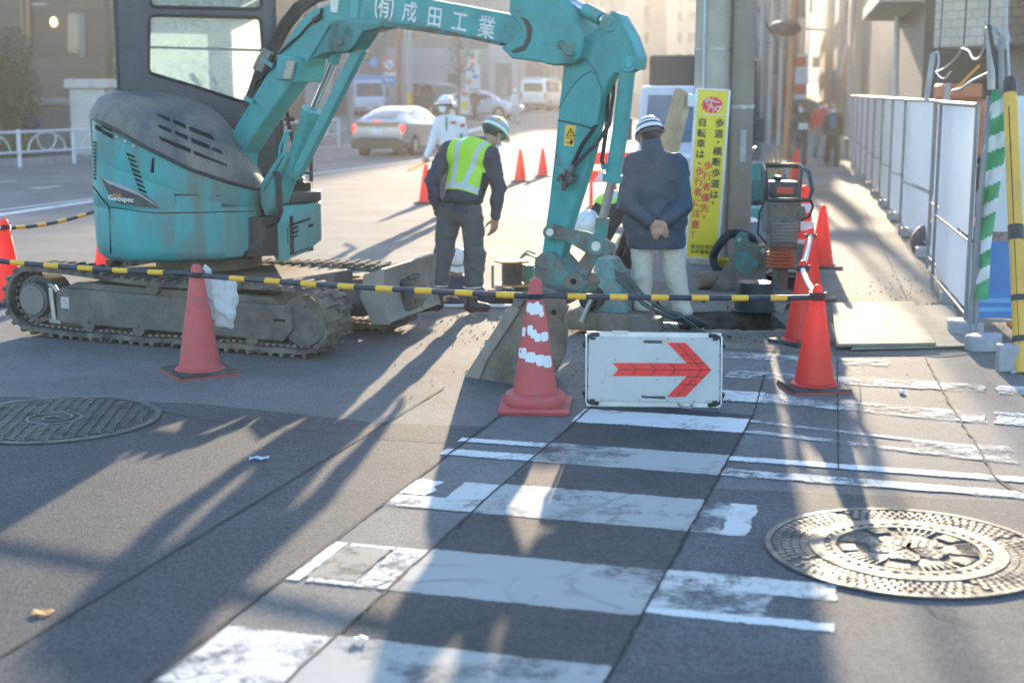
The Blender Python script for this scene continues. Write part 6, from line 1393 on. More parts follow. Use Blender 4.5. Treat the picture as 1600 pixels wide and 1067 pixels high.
def figure(label, loc, J, jacket, trouser, *, group=None, h=.010, hb=.006, vest=None, head_f=(0, 1, 0), head_u=(0, 0, 1), coat=.0, glove=(False, False), mask=False, hair='cap', boots=BOOT, hands=((0, -1, 0), (0, -1, 0), .5), hd=None, feet=((0, 1, 0), (0, 1, 0)), hs=1.0, collar=None, fat=1.0, legtuck=False, hat=None, fold=.006, bulk=1.0):
    J = {k: V3(v) for k, v in J.items()}; Mh = basis(head_f, head_u); tx = nrm(J['shR']-J['shL']); tu = nrm(J['neck']-J['pel']); tx = nrm(tx-tu*np.dot(tx, tu)); tf = np.cross(tu, tx)
    Mt = np.stack([tx, tf, tu], 1); hdL, hdR = hd if hd else (J['wrL']-J['elL'], J['wrR']-J['elR'])
    def body(P):
        d = [sd_cap(P, J['pel'], J['che'], .10, .11), sd_cap(P, J['che'], J['neck'], .10, .055), sd_cap(P, J['neck'], J['head']-Mh[:, 2]*.03, .054, .052)]
        for s in 'LR':
            d += [sd_cap(P, J['che'], J['sh'+s], .09, .05), sd_cap(P, J['sh'+s], J['el'+s], .050, .036), sd_cap(P, J['el'+s], J['wr'+s], .037, .026), sd_cap(P, J['pel'], J['hip'+s], .09, .085), sd_cap(P, J['hip'+s], J['kn'+s], .080, .052), sd_cap(P, J['kn'+s], J['an'+s], .052, .036), sd_cap(P, J['an'+s], J['toe'+s], .034, .024)]
        d = union(d, .025); d = smin(d, head_sd(P, J['head'], Mh, hs), .02)
        d = smin(d, hand_sd(P, J['wrL'], hdL, hands[0], -1, hands[2]), .010); return smin(d, hand_sd(P, J['wrR'], hdR, hands[1], 1, hands[2]), .010)
    lo, hi = bounds(J.values(), .19); V, F = surf(body, lo, hi, hb); root = npmesh('person', V, F, SKIN); solo(root, label, 'person', group, loc=loc)
    WM[root.name] = Matrix.Translation(Vector(loc))
    w_ = fat
    def torso(P, e=0.0):
        hipc = mid(J['hipL'], J['hipR']); sc = mid(J['shL'], J['shR']); waist = lin(J['pel'], J['che'], .45)
        d = [sd_ell(P, J['che'], (.185*w_+e, .125*w_+e, .20+e), Mt), sd_ell(P, waist, (.165*w_+e, .120*w_+e, .19+e), Mt), sd_ell(P, lin(hipc, J['pel'], .5), (.175*w_+e+coat*.25, .130*w_+e+coat*.2, .11+e), Mt), sd_cap(P, lin(J['shL'], sc, .25), lin(J['shR'], sc, .25), .078+e, .078+e), sd_cap(P, sc, J['neck'], .085+e, .068+e)]+[sd_cap(P, lin(sc, J['neck'], .75), lin(sc, J['sh'+s], .85), .062+e, .062+e) for s in 'LR']
        if coat: d.append(sd_ell(P, J['pel']-tu*(coat*.55), (.190*w_+coat*.12+e, .145*w_+coat*.1+e, .12+coat*.6), Mt))
        return union(d, .05)
    def jack(P):
        d = torso(P)
        for s in 'LR':
            arm = union([sd_cap(P, J['sh'+s], lin(J['sh'+s], J['el'+s], .5), .078*bulk, .068*bulk), sd_cap(P, lin(J['sh'+s], J['el'+s], .5), J['el'+s], .068*bulk, .062*bulk), sd_cap(P, J['el'+s], lin(J['el'+s], J['wr'+s], .86), .060*bulk, .047*bulk)], .02)
            arm = smin(arm, sd_cap(P, lin(J['el'+s], J['wr'+s], .82), lin(J['el'+s], J['wr'+s], .93), .050, .044), .006); d = smin(d, arm, .035)
        return d+fold*.8*wob(P, 15, 1.3)+fold*.5*wob(P, 38, .4)-fold*1.3*np.exp(-9*np.abs(wob(P*np.array([1, 1, .8]), 10, 3.)))-fold*.8*np.exp(-9*np.abs(wob(P, 19, 6.)))
    pts = [J[k] for k in ('pel', 'che', 'neck', 'shL', 'shR', 'elL', 'elR', 'wrL', 'wrR', 'hipL', 'hipR')]+([J['pel']-tu*(coat*1.3)] if coat else [])
    lo, hi = bounds(pts, .17); V, F = surf(jack, lo, hi, h)
    if coat: zc = J['pel'][2]-coat
    npmesh('jacket', V, F, jacket, root, keep=(lambda V: V[:, 2] > zc) if coat else None)
    if collar:
        V, F = surf(lambda P: np.maximum(sd_cap(P, J['neck']-tu*.03, lin(J['neck'], J['head'], .42), .098, .084), -sd_cap(P, J['neck']-tu*.1, lin(J['neck'], J['head'], 1.2), .072, .070))+.003*wob(P, 40), *bounds([J['neck'], J['head']], .15), .008); npmesh('collar', V, F, collar, root)
    def trs(P):
        d = [sd_ell(P, mid(J['hipL'], J['hipR'], J['pel']), (.172*w_, .128*w_, .13), Mt)]
        for s in 'LR':
            en = lin(J['kn'+s], J['an'+s], .62 if legtuck else .93)
            d += [sd_cap(P, J['hip'+s], J['kn'+s], .100, .080), sd_cap(P, J['kn'+s], en, .080, .076 if legtuck else .068)]
            if legtuck: d.append(sd_ell(P, en+V3((0, 0, .02)), (.088, .088, .05)))
        return union(d, .03)+fold*.9*wob(P*np.array([1, 1, .7]), 13, 2.2)-fold*1.5*np.exp(-9*np.abs(wob(P*np.array([1, 1, .8]), 9, 5.)))-fold*.9*np.exp(-9*np.abs(wob(P, 18, 1.)))
    lo, hi = bounds([J[k] for k in ('pel', 'hipL', 'hipR', 'knL', 'knR', 'anL', 'anR')], .15); V, F = surf(trs, lo, hi, h); npmesh('trousers', V, F, trouser, root)
    for s, ft in (('L', feet[0]), ('R', feet[1])):
        def bt(P):
            d = [sd_cap(P, J['an'+s]-V3((0, 0, .03)), J['toe'+s]+V3((0, 0, .012)), .048, .040), sd_cap(P, J['an'+s]-V3((0, 0, .05)), J['an'+s]-nrm(J['toe'+s]-J['an'+s])*.03-V3((0, 0, .045)), .040, .040), sd_cap(P, J['an'+s], lin(J['an'+s], J['kn'+s], .55 if legtuck else .18), .052, .060)]
            d = union(d, .02); zf = min(J['toe'+s][2], J['an'+s][2]-.07)-.032; return np.maximum(d, zf-P[..., 2])
        V, F = surf(bt, *bounds([J['an'+s], J['toe'+s], lin(J['an'+s], J['kn'+s], .55)], .12), .008); npmesh('boot', V, F, boots, root)
    for k, s in enumerate('LR'):
        if glove[k]:
            V, F = surf(lambda P: hand_sd(P, J['wr'+s], (hdL, hdR)[k], hands[k], (-1, 1)[k], hands[2])-.004, *bounds([J['wr'+s], J['wr'+s]+nrm((hdL, hdR)[k])*.2], .09), .005); npmesh('glove', V, F, GLOVE, root)
    if vest:
        r0 = V3(J['pel'])
        vf = lambda P: smin(torso(P, .021), np.minimum(*[sd_cap(P, mid(J['shL'], J['shR']), lin(J['sh'+s], J['el'+s], .10), .092, .094) for s in 'LR']), .03)+fold*.6*wob(P, 15, 1.3)
        hgt = np.dot(J['neck']-J['pel'], tu)
        def kp(V):
            q = (V-r0)@Mt; sa = np.minimum(*[np.linalg.norm((V-J['sh'+s]-tx*(.045 if s == 'R' else -.045)+tu*.03), axis=1) for s in 'LR'])
            nk = np.linalg.norm(V-(J['neck']+tu*.02), axis=1); side = (np.abs(q[:, 0]) < .165+.02*(q[:, 2] > .3)); return (q[:, 2] > vest['lo']) & (q[:, 2] < hgt+.02) & (sa > .105) & (nk > .085) & side
        def mi(c):
            q = (c-r0)@Mt; back = q[:, 1] < .02; t = np.clip((q[:, 2]-vest['lo'])/(hgt-vest['lo']), 0, 1); w2 = .024
            vv = np.minimum(np.abs(q[:, 0]-lin(.035, .135, t)), np.abs(q[:, 0]+lin(.055, .105, t))) < w2
            band = (q[:, 2] < vest['lo']+.065) & (q[:, 2] > vest['lo']+.015); return ((vv & (q[:, 2] > vest['lo']+.06)) | band).astype(int)
        lo, hi = bounds([J['pel'], J['neck'], J['shL'], J['shR']], .2); V, F = surf(vf, lo, hi, .0065); npmesh('safety_vest', V, F, [LIME, SILV], root, keep=kp, mi=mi)
    c = J['head']; W = lambda x, y, z: Vector(c+Mh@V3((x, y, z)))
    Tm = Matrix(((Mh[0,0], Mh[0,1], Mh[0,2], c[0]), (Mh[1,0], Mh[1,1], Mh[1,2], c[1]), (Mh[2,0], Mh[2,1], Mh[2,2], c[2]), (0, 0, 0, 1)))
    if mask:
        V, F = surf(lambda P: np.maximum(head_sd(P, c, Mh, hs)-.006, -( (P-c)@Mh[:, 1]-.022)), *bounds([c], .17), .006); npmesh('face_mask', V, F, MASK, root, keep=lambda V: (((V-c)@Mh)[:, 2] < -.015) & (((V-c)@Mh)[:, 2] > -.105) & (((V-c)@Mh)[:, 1] > .03))
        mb = MB()
        for x in (-1, 1): mb.tube([W(x*.068*hs, .045, -.03), W(x*.082*hs, .0, -.005), W(x*.080*hs, -.018, -.02), W(x*.066*hs, .04, -.065)], .004, 6); mb.cut()
        mb.each('mask_strap', MASK, root)
    if hair:
        V, F = surf(lambda P: sd_ell(P, Tm@Vector((0, -.018*hs, .026*hs)), (.079*hs, .098*hs, .103*hs), Mh)-.002*wob(P, 90), *bounds([c], .17), .007)
        lo_ = -.055; npmesh('hair', V, F, HAIR if hair == 'cap' else hair, root, keep=lambda V: (((V-c)@Mh)[:, 1] < .045+.0*V[:, 0]) & (((V-c)@Mh)[:, 2] > lo_) | (((V-c)@Mh)[:, 2] > .085))
    if hat: hat(root, Tm, hs)
    return root
def helmet(col=HELM, stripes=(), brim='peak', decals=(), strap=True):
    def f(root, Tm, s):
        mb = MB(); nu, nv = 36, 12
        def hp(a, t, e=0.0):
            th = t*math.pi/2; ca, sa = math.cos(a), math.sin(a); rx, ry, rz = (.108+e)*s, (.130+e)*s, (.118+e)*s; return Tm @ Vector((rx*ca*math.cos(th), -.008+ry*sa*math.cos(th), .042*s+rz*math.sin(th)))
        mb.grid(lambda u, v: hp(u*2*math.pi, v), nu, nv, closeu=True); 
        def br(u, v):
            a = u*2*math.pi; ext = (.012+.040*max(0, math.sin(a))**3) if brim == 'peak' else .055
            return Tm @ Vector(((.108+ext*v)*s*math.cos(a), -.008+(.130+ext*v)*s*math.sin(a), .042*s-.016*v*s))
        mb.grid(br, nu, 2, closeu=True); o = mb.build('helmet', col, root, smooth=70)
        m2 = MB()
        for k in (-.028, 0, .028): m2.tube([Tm @ Vector((k*s, -.008+.131*s*math.cos(x)*.94, .042*s+.120*s*math.sin(x))) for x in [.25+i*.24 for i in range(12)]], .005, 6); m2.cut()
        if not stripes: m2.each('ridge', col, o)
        for (t0, t1, m) in stripes:
            m3 = MB(); m3.grid(lambda u, v: hp(u*2*math.pi, lin(t0, t1, v), .0025), nu, 1, closeu=True); m3.build('stripe', m, o, fixn=False)
        for (a, t, da, dt, m) in decals:
            m3 = MB(); m3.grid(lambda u, v: hp(a+da*u, t+dt*v, .004), 4, 3); m3.build('sticker', m, o, fixn=False)
        if strap:
            m4 = MB()
            for x in (-1, 1): m4.tube([Tm @ Vector((x*.088*s, .02, .05)), Tm @ Vector((x*.080*s, .03, -.04)), Tm @ Vector((x*.03*s, .055, -.115))], .006, 6); m4.cut()
            m4.tube([Tm @ Vector((.095*s*math.cos(a), -.01+.112*s*math.sin(a), .012)) for a in [math.pi+.3+i*.25 for i in range(11)]], .010, 6); m4.cut()
            m4.each('chin_strap', M('strap_grey', (.14, .15, .17), .6), o)
    return f
GS = M('stripe_green', (.03, .20, .15), .4, bump=0); BS = M('stripe_navy', (.05, .07, .16), .4, bump=0); OST = M('sticker_orange', (.72, .36, .03), .4, bump=0); BST = M('sticker_blue', (.08, .25, .6), .4, bump=0); LST = M('stripe_lime', (.25, .62, .25), .5, bump=0)
# 1: worker in the lime vest looking down into the pit
f1 = (.57, .82, 0)
J1 = dict(pel=(.05, .0, .93), che=(.13, .10, 1.23), neck=(.21, .19, 1.455), head=(.335, .33, 1.535), shL=(-.055, .19, 1.40), shR=(.31, -.01, 1.355), elL=(-.20, .10, 1.15), wrL=(-.17, .10, .95), elR=(.375, .02, 1.09), wrR=(.345, .08, .83), hipL=(-.045, .05, .90), hipR=(.135, -.04, .90), knL=(-.105, .07, .53), knR=(.175, -.01, .53), anL=(-.165, .0, .11), anR=(.135, -.02, .10), toeL=(-.29, -.06, .045), toeR=(.265, -.03, .045))
v1 = figure('worker in a lime reflective vest and grey trousers, bowed over the pit by the blade', G(712, 490), J1, NAVY_J, GREY_T, fold=.009, vest={'lo': .10}, head_f=(.62, .62, -.62), head_u=(.45, .45, .75), mask=True, glove=(True, False), hands=((.6, .3, -.2), (-.5, .6, 0), .45), hd=((.12, .05, -1), (-.10, .12, -1)), legtuck=True, hat=helmet(stripes=((.10, .16, GS), (.22, .27, GS), (-.12, -.02, LST)), decals=((2.6, .40, .5, .16, OST), (4.2, .35, .5, .2, BST), (5.4, .2, .4, .22, OST))))
mb = MB(); mb.tube([Vector((.05+.172*math.cos(a)*.9+.02, .01+.150*math.sin(a), .985+.015*math.sin(a*2))) for a in [k*math.pi/14 for k in range(28)]], .024, 8, closed=True); mb.build('tool_belt', BLK, v1)
mb = MB()
for s, k in (('L', -1), ('R', 1)):
    p = lin(V3(J1['kn'+s]), V3(J1['an'+s]), .70); mb.lathe([(.078, 0), (.082, .004), (.082, .012), (.078, .016)], 20, Matrix.Translation(Vector(p))); mb.cut()
mb.each('boot_band', M('band_white', (.6, .6, .58), .5), v1)
# 2: traffic guard
RDP = M('patch_red', (.6, .06, .06), .6, bump=0); GNP = M('patch_green', (.04, .28, .14), .6, bump=0)
WUNI = M('white_uniform', (.62, .64, .66), .75, var=.08, sc=4, bump=.06)
J2 = dict(pel=(.06, 0, .98), che=(.07, 0, 1.30), neck=(.05, -.01, 1.52), head=(.0, -.05, 1.70), shL=(.24, -.08, 1.45), shR=(-.10, .08, 1.45), elL=(.30, -.06, 1.15), wrL=(.22, -.14, .95), elR=(-.20, -.02, 1.15), wrR=(-.29, -.14, .92), hipL=(.15, -.05, .95), hipR=(-.02, .05, .95), knL=(.17, -.05, .52), knR=(-.04, .0, .52), anL=(.17, 0, .1), anR=(-.05, .05, .1), toeL=(.10, -.14, .04), toeR=(-.13, -.09, .04))
g2 = figure('traffic guard in white uniform and brimmed helmet, face masked, beside the silver car', G(697, 338), J2, WUNI, M('navy_uniform', (.04, .05, .09), .8), head_f=(-.75, -.66, 0), mask=True, hands=((.2, -.8, 0), (.2, -.8, 0), .9), h=.012, hb=.008, hat=helmet(brim='full', strap=True, stripes=((.06, .12, RDP),)))
def patch(root, c, r, mat, n):
    mb = MB(); mb.ell(c, r); mb.build(n, mat, root)
patch(g2, (.265, -.135, 1.40), (.045, .03, .04), RDP, 'shoulder_patch'); patch(g2, (.13, -.15, 1.44), (.05, .025, .02), RDP, 'chest_patch'); patch(g2, (.25, -.12, 1.22), (.03, .03, .08), GNP, 'sleeve_stripe'); patch(g2, (.02, -.115, 1.42), (.018, .03, .12), GNP, 'front_stripe')
mb = MB(); mb.tube([(0, 0, 0), (.09, .02, .045)], .017, 10); o = mb.build('handle', BLKP); bt = thing('baton', 'glowing red-orange guide baton held by the white-clad guard', 'baton', G(697, 338)+Vector((-.325, -.17, .83)), 0)
o.parent = bt; WM[o.name] = WM[bt.name]; mb = MB(); mb.tube([(.0, 0, 0), (-.12, -.03, -.06), (-.26, -.06, -.12)], [.021, .021, .017], 12); mb.build('light_tube', M('baton_glow', (.9, .12, .05), .3, emit=(1, .10, .03), es=.9), bt)
# 3: man in the navy coat with his hands behind his back
J3 = dict(pel=(-.10, 0, .92), che=(-.105, .01, 1.20), neck=(-.125, .01, 1.44), head=(-.145, .06, 1.555), shL=(-.275, .0, 1.345), shR=(.060, .0, 1.335), elL=(-.335, -.08, 1.04), elR=(.115, -.08, 1.03), wrL=(-.155, -.215, .905), wrR=(-.05, -.215, .92), hipL=(-.195, 0, .88), hipR=(-.01, 0, .88), knL=(-.195, .03, .45), knR=(.075, .02, .46), anL=(-.18, .0, .09), anR=(.155, 0, .09), toeL=(-.2, .14, .04), toeR=(.185, .13, .04))
figure('man in a navy hooded coat and cream trousers, hands clasped behind his back', G(1040, 520), J3, NAVY_C, KHAKI, coat=.24, head_f=(-.15, .85, -.45), head_u=(-.1, .4, .8), collar=NAVY_C, hands=((0, -1, -.2), (0, -1, .2), .55), hd=((.9, -.05, -.55), (-.5, -.10, -.75)), fold=.008, fat=1.08, bulk=1.14, boots=M('shoe_dark_red', (.10, .03, .03), .6), hat=helmet(stripes=((.10, .20, BS), (.34, .42, BS), (.56, .64, BS))))
# 4: bent worker behind the arm
J4 = dict(pel=(.27, .18, .86), che=(-.0, .03, .90), neck=(-.17, -.06, .83), head=(-.27, -.12, .735), shL=(-.14, .14, .84), shR=(-.04, -.20, .84), elL=(-.27, .15, .56), wrL=(-.14, .0, .40), elR=(-.17, -.22, .55), wrR=(-.02, -.26, .42), hipL=(.24, .26, .83), hipR=(.29, .06, .83), knL=(.10, .20, .46), knR=(.15, .02, .46), anL=(.18, .28, .09), anR=(.21, .08, .09), toeL=(.05, .24, .04), toeR=(.08, .02, .04))
figure('worker in white helmet bent double behind the excavator arm', G(962, 480), J4, BLACK_T, BLACK_T, vest={'lo': .10}, head_f=(-.45, -.10, -.85), head_u=(-.50, -.80, .35), hands=((.3, -.5, 0), (.3, .5, 0), .7), h=.011, hb=.007, hat=helmet())
# 5: worker down in the left pit
J5 = dict(pel=(.0, .1, -.42), che=(.06, .0, -.12), neck=(.07, -.05, .10), head=(.08, -.08, .25), shL=(.22, .04, .02), shR=(-.10, -.08, .02), elL=(.38, -.16, -.10), wrL=(.50, -.36, .02), elR=(-.2, -.25, -.20), wrR=(-.02, -.4, -.05), hipL=(.1, .12, -.44), hipR=(-.1, .08, -.44), knL=(.2, -.2, -.50), knR=(-.1, -.25, -.50), anL=(.2, .1, -.83), anR=(-.1, .1, -.83), toeL=(.2, -.08, -.86), toeR=(-.1, -.08, -.86))
figure('worker down in the left pit, only white helmet and navy shoulders above ground', PY(700, 452, 13.15), {k: (v[0], v[1], v[2]+.0) for k, v in J5.items()}, M('blue_workwear', (.05, .07, .14), .8), GREY_T, head_f=(.2, -.75, -.45), head_u=(0, -.3, .9), glove=(True, False), h=.012, hb=.008, hands=((0, 0, -1), (0, 0, -1), .5), hat=helmet(stripes=((.1, .16, GS),)))
bpy.data.objects[-1] if False else None
# passers-by
def walker(label, loc, rz, hgt, jacket, trouser, stride=.16, h=.02, group=None, arms=0.0, **kw):
    k = hgt/1.72; st = stride
    J = dict(pel=(0, 0, .93), che=(0, .0, 1.22), neck=(0, 0, 1.45), head=(0, .02, 1.59), shL=(-.17, 0, 1.38), shR=(.17, 0, 1.38), elL=(-.24, -.05-st*.3, 1.10), elR=(.24, -.05+st*.3, 1.10), wrL=(-.24, .03-st*.3+arms, .87+arms), wrR=(.24, .05+st*.4+arms, .87+arms), hipL=(-.09, 0, .90), hipR=(.09, 0, .90), knL=(-.10, .08+st*.5, .50), knR=(.10, .05-st*.3, .49), anL=(-.10, st, .09), anR=(.10, -st-.04, .13), toeL=(-.11, st+.16, .045), toeR=(.11, -st+.10, .05))
    cr, sr = math.cos(rz), math.sin(rz); J = {n: (k*(p[0]*cr-p[1]*sr), k*(p[0]*sr+p[1]*cr), k*p[2]) for n, p in J.items()}
    if arms:
        for s, q in (('L', -1), ('R', 1)): J['wr'+s] = tuple(k*x for x in ((q*.09)*cr-.26*sr, (q*.09)*sr+.26*cr, 1.08))
    f = (-sr, cr, 0); return figure(label, loc, J, jacket, trouser, h=h, hb=h*.75, head_f=f, hands=((f[0], f[1], 0), (f[0], f[1], 0), .4), hs=k, fat=.95, group=group, **kw)
DKJ = M('black_jacket', (.035, .037, .045), .75, var=.1); REDJ = M('red_jacket', (.62, .05, .05), .7, var=.08); JEAN = M('dark_jeans', (.05, .06, .085), .85)
gp = 'people walking down the sidewalk'
w1 = walker('walker in a black jacket holding white papers, left of the red jacket', G(1249, 258), R(176), 1.60, DKJ, JEAN, .10, group=gp, mask=True, arms=.1)
walker('walker in a bright red jacket and grey trousers', G(1280, 248), R(185), 1.66, REDJ, M('grey_trousers', (.22, .22, .24), .8), .14, group=gp, mask=True)
w3 = walker('walker in a dark jacket with blue front and face mask, nearest the fence', G(1299, 260), R(180), 1.60, DKJ, BLACK_T, .12, group=gp, mask=True)
patch(w3, (0, -.125, 1.16), (.10, .035, .16), M('blue_front', (.06, .11, .25), .7), 'blue_front')
mb = MB(); mb.box((-.12, -.01, -.08), (.12, .01, .08)); solo(mb.build('paper_sheet', MASK), 'white papers held in front by the walker in the black jacket', 'papers', loc=G(1249, 258)+Vector((0, -.34, 1.02)))
def far(u, vf, vt, label, jk, tr, rz, hh, **kw):
    """a distant person: the distance follows from the size"""
    y = hh*2256/(vf-vt); p = PY(u, vf, y); p.z = min(p.z, terrain(p.x, p.y)) if False else terrain(p.x, p.y); return walker(label, p, rz, hh, jk, tr, .1, .03, **kw)
far(1283, 149, 121, 'distant dark figure walking alone far up the narrow street', DKJ, BLACK_T, R(180), 1.7)
far(742, 189, 141, 'dark-clad person standing by the colourful banner across the road', DKJ, BLACK_T, R(150), 1.65)
far(805, 170, 117, 'person in pale clothes and white helmet standing left of the white van', WUNI, M('pale_trousers', (.4, .42, .44), .8), R(200), 1.72, hat=helmet(strap=False))
# ================================================================ VEHICLES
def carpaint(name, c): return M(name, c, .28, metal=.25, var=.04, bump=0, coat=.8)
CGL = M('car_glass', (.03, .04, .05), .06, var=.1, bump=0, spec=.9); TYRE = M('tyre', (.02, .02, .021), .8, var=.2); RIM = M('wheel_rim', (.4, .4, .42), .3, metal=.7)
TLR = M('tail_lamp', (.55, .02, .02), .2, bump=0, emit=(1, .03, .02), es=.8); TLD = M('dim_tail_lamp', (.45, .02, .02), .2, bump=0); HLG = M('head_lamp', (.7, .72, .75), .1, bump=0); PLT = M('plate_white', (.7, .7, .68), .4, var=.2, sc=40, bump=0)
def vehicle(name, label, cat, loc, rz, secs, paint_, wheels, wr=.31, side=(), rear=None, front=None, extra=None, zr=None):
    """secs: (y, bottom, belt, roof, half width, half roof width) from the tail forwards"""
    t = thing(name, label, cat, loc, rz)
    def sec(y):
        for a, b in zip(secs, secs[1:]):
            if y <= b[0]: q = (y-a[0])/(b[0]-a[0]); return [lin(i, j, q) for i, j in zip(a, b)]
        return list(secs[-1])
    def prof(s):
        y, zb, zl, zt, w_, wr_ = s; g = zt-zl; k = min(1, max(0, g)/.4)
        return [(0, zb), (.80*w_, zb), (.97*w_, zb+.08), (w_, lin(zb, zl, .5)), (.985*w_, zl-.06), (.955*w_, zl), (lin(.95*w_, wr_, .55), lin(zl, zt, .55)), (wr_, zt-.07*k), (wr_*.82, zt-.012*k), (wr_*.45, zt), (0, zt+.004)]
    def ringpt(y, k):
        p = prof(sec(y)); i = min(int(k), len(p)-2); f = k-i; return lin(p[i][0], p[i+1][0], f), lin(p[i][1], p[i+1][1], f)
    mb = MB(); half = [prof(s) for s in secs]; m = len(half[0]); n = 2*m-2; vs = []; fs = []
    for s, h in zip(secs, half):
        vs += [(x, s[0], z) for x, z in h]+[(-x, s[0], z) for x, z in h[-2:0:-1]]
    for i in range(len(secs)-1):
        for j in range(n): fs.append((i*n+j, i*n+(j+1) % n, (i+1)*n+(j+1) % n, (i+1)*n+j))
    fs += [tuple(range(n)), tuple((len(secs)-1)*n+j for j in range(n))[::-1]]
    mb.add(vs, fs); body = mb.build('body', paint_, t, smooth=38)
    for (y0, y1, k0, k1) in side:
        for sg in (1, -1):
            g = MB()
            def fn(u, v): x, z = ringpt(lin(y0, y1, u), lin(k0, k1, v)); return Vector((sg*(x+.008), lin(y0, y1, u), z+.004))
            g.grid(fn, 8, 5); g.build('side_window', CGL, body, fixn=False, smooth=50)
    for nm, yy in (('rear_window', rear), ('windscreen', front)):
        if yy:
            g = MB()
            def fn(u, v):
                y = lin(yy[0], yy[1], v); s = sec(y); x = (u*2-1)*s[5]*.90; k = 1-(abs(u*2-1)**6)*.0
                return Vector((x, y-(.012 if yy[2] < 0 else -.012), s[3]+.012-.035*abs(u*2-1)**4))
            g.grid(fn, 8, 8); g.build(nm, CGL, body, fixn=False)
    for wy in wheels:
        w_ = sec(wy)[4]
        for sg in (1, -1):
            g = MB(); x0 = sg*(w_-.20); x1 = sg*(w_+.004)
            g.cyl((x0, wy, wr), (x1, wy, wr), wr, wr, 26); o = g.build('wheel', TYRE, t, bevel=.02)
            g = MB(); g.cyl((x1-sg*.01, wy, wr), (x1+sg*.006, wy, wr), wr*.66, wr*.6, 20); g.build('rim', RIM, o)
            g = MB(); g.lathe([(wr*1.02, 0), (wr*1.16, 0), (wr*1.16, .004), (wr*1.02, .004)], 24, frame(Vector((0, 1, 0)), Vector((0, 0, 1)), Vector((sg, 0, 0)), (x1+sg*.001, wy, wr)), a0=-.25, a1=math.pi+.25); g.build('wheel_arch', BLKP, body, fixn=False)
    if extra: extra(t, body)
    return t
HATCH = [(0, .46, .90, .93, .70, .66), (.02, .36, .98, 1.03, .80, .66), (.16, .26, 1.0, 1.10, .85, .65), (.45, .20, 1.0, 1.21, .875, .62), (.9, .18, .98, 1.35, .88, .59), (1.5, .18, .95, 1.45, .88, .57), (2.1, .18, .92, 1.47, .88, .57), (2.7, .18, .90, 1.40, .88, .58), (3.2, .18, .89, 1.16, .88, .63), (3.55, .18, .87, .94, .87, .68), (4.1, .20, .78, .83, .84, .66), (4.45, .28, .62, .68, .74, .6), (4.54, .38, .5, .55, .6, .5)]
def hatch_rear(lit, dark=True):
    def f(t, body):
        LM = TLR if lit else TLD
        for sg in (1, -1):
            g = MB(); g.prism([(sg*.70, -.012, .92), (sg*.82, .05, .95), (sg*.84, .06, .86), (sg*.80, .01, .68), (sg*.76, -.006, .70), (sg*.745, -.01, .82)], (0, .05, 0)); g.build('tail_lamp', LM, body, bevel=.006)
        g = MB(); g.box((-.10, -.005, 1.025), (.10, .03, 1.045)); g.build('brake_lamp', LM, body)
        g = MB(); g.prism([(-.66, -.022, .87), (.66, -.022, .87), (.72, -.020, 1.01), (-.72, -.020, 1.01)], (0, .05, 0)); g.build('tail_glass', CGL, body)
        g = MB(); g.prism([(-.80, -.05, .22), (.80, -.05, .22), (.87, -.03, .40), (.80, -.06, .50), (.55, -.06, .56), (-.55, -.06, .56), (-.80, -.06, .50), (-.87, -.03, .40)], (0, .40, 0)); g.build('rear_bumper', BLKP, body, bevel=.02)
        g = MB(); g.box((-.17, -.022, .66), (.17, -.008, .83)); g.build('number_plate', PLT, body, bevel=.004)
        g = MB(); g.lathe([(0, 0), (.05, 0), (.05, .006), (0, .006)], 20, frame(Vector((1, 0, 0)), Vector((0, 0, 1)), Vector((0, -1, 0)), (0, -.006, .87))); g.build('badge', M('badge_blue', (.1, .18, .4), .2, metal=.4, bump=0), body)
        for sg in (1, -1):
            g = MB(); g.ell((sg*.98, 3.0, .98), (.10, .06, .07)); g.build('wing_mirror', body.data.materials[0], body)
    return f
vehicle('parked_car' if 0 else 'silver_car', 'silver hatchback with glowing red tail lamps on the main road', 'car', Vector((-4.02, 43.0, 0)), R(-17), HATCH, carpaint('paint_silver', (.34, .35, .37)), (.85, 3.55), side=((.95, 2.0, 5.35, 6.9), (2.05, 3.05, 5.35, 6.8)), rear=(.22, 1.15, -1), front=(2.75, 3.45, 1), extra=hatch_rear(True))
VAN = [(0, .5, 1.08, 1.78, .78, .70), (.03, .36, 1.1, 1.88, .83, .74), (.2, .26, 1.1, 1.94, .85, .75), (1.0, .24, 1.08, 1.96, .85, .75), (3.2, .24, 1.05, 1.96, .85, .75), (3.7, .24, 1.02, 1.86, .85, .72), (4.2, .24, 1.0, 1.35, .84, .74), (4.45, .26, .95, 1.02, .82, .74), (4.68, .34, .8, .86, .74, .7)]
def van_rear(t, body):
    g = MB(); g.box((-.62, -.02, 1.18), (.62, .03, 1.70)); g.build('rear_window', CGL, body, bevel=.03)
    g = MB(); g.box((-.16, -.02, .66), (.16, .0, .82)); g.build('number_plate', PLT, body)
    for sg in (1, -1): g = MB(); g.box((sg*.76-.05, -.015, .72), (sg*.76+.05, .04, 1.12)); g.build('tail_lamp', TLD, body, bevel=.01)
    g = MB(); g.box((-.80, -.06, .32), (.80, .10, .50)); g.build('rear_bumper', BLKP, body, bevel=.02)
    for k in range(6): g = MB(); g.bar((-.7, .4+k*.5, 2.02), (.7, .4+k*.5, 2.02), .04, .03); g.build('roof_rack_bar', PLT, t)
vehicle('white_van', 'white van with roof rack parked across the road, seen from behind', 'van', Vector((PY(833, 170, 88).x, 88, terrain(1, 88))), R(-17), VAN, carpaint('paint_white', (.62, .64, .66)), (.9, 3.7), wr=.32, side=((.2, 1.7, 5.2, 6.7), (1.8, 3.3, 5.2, 6.7)), extra=van_rear)
MINI = [(s[0]*.92, s[1], s[2]*.95, s[3]*.92, s[4], s[5]) for s in VAN]
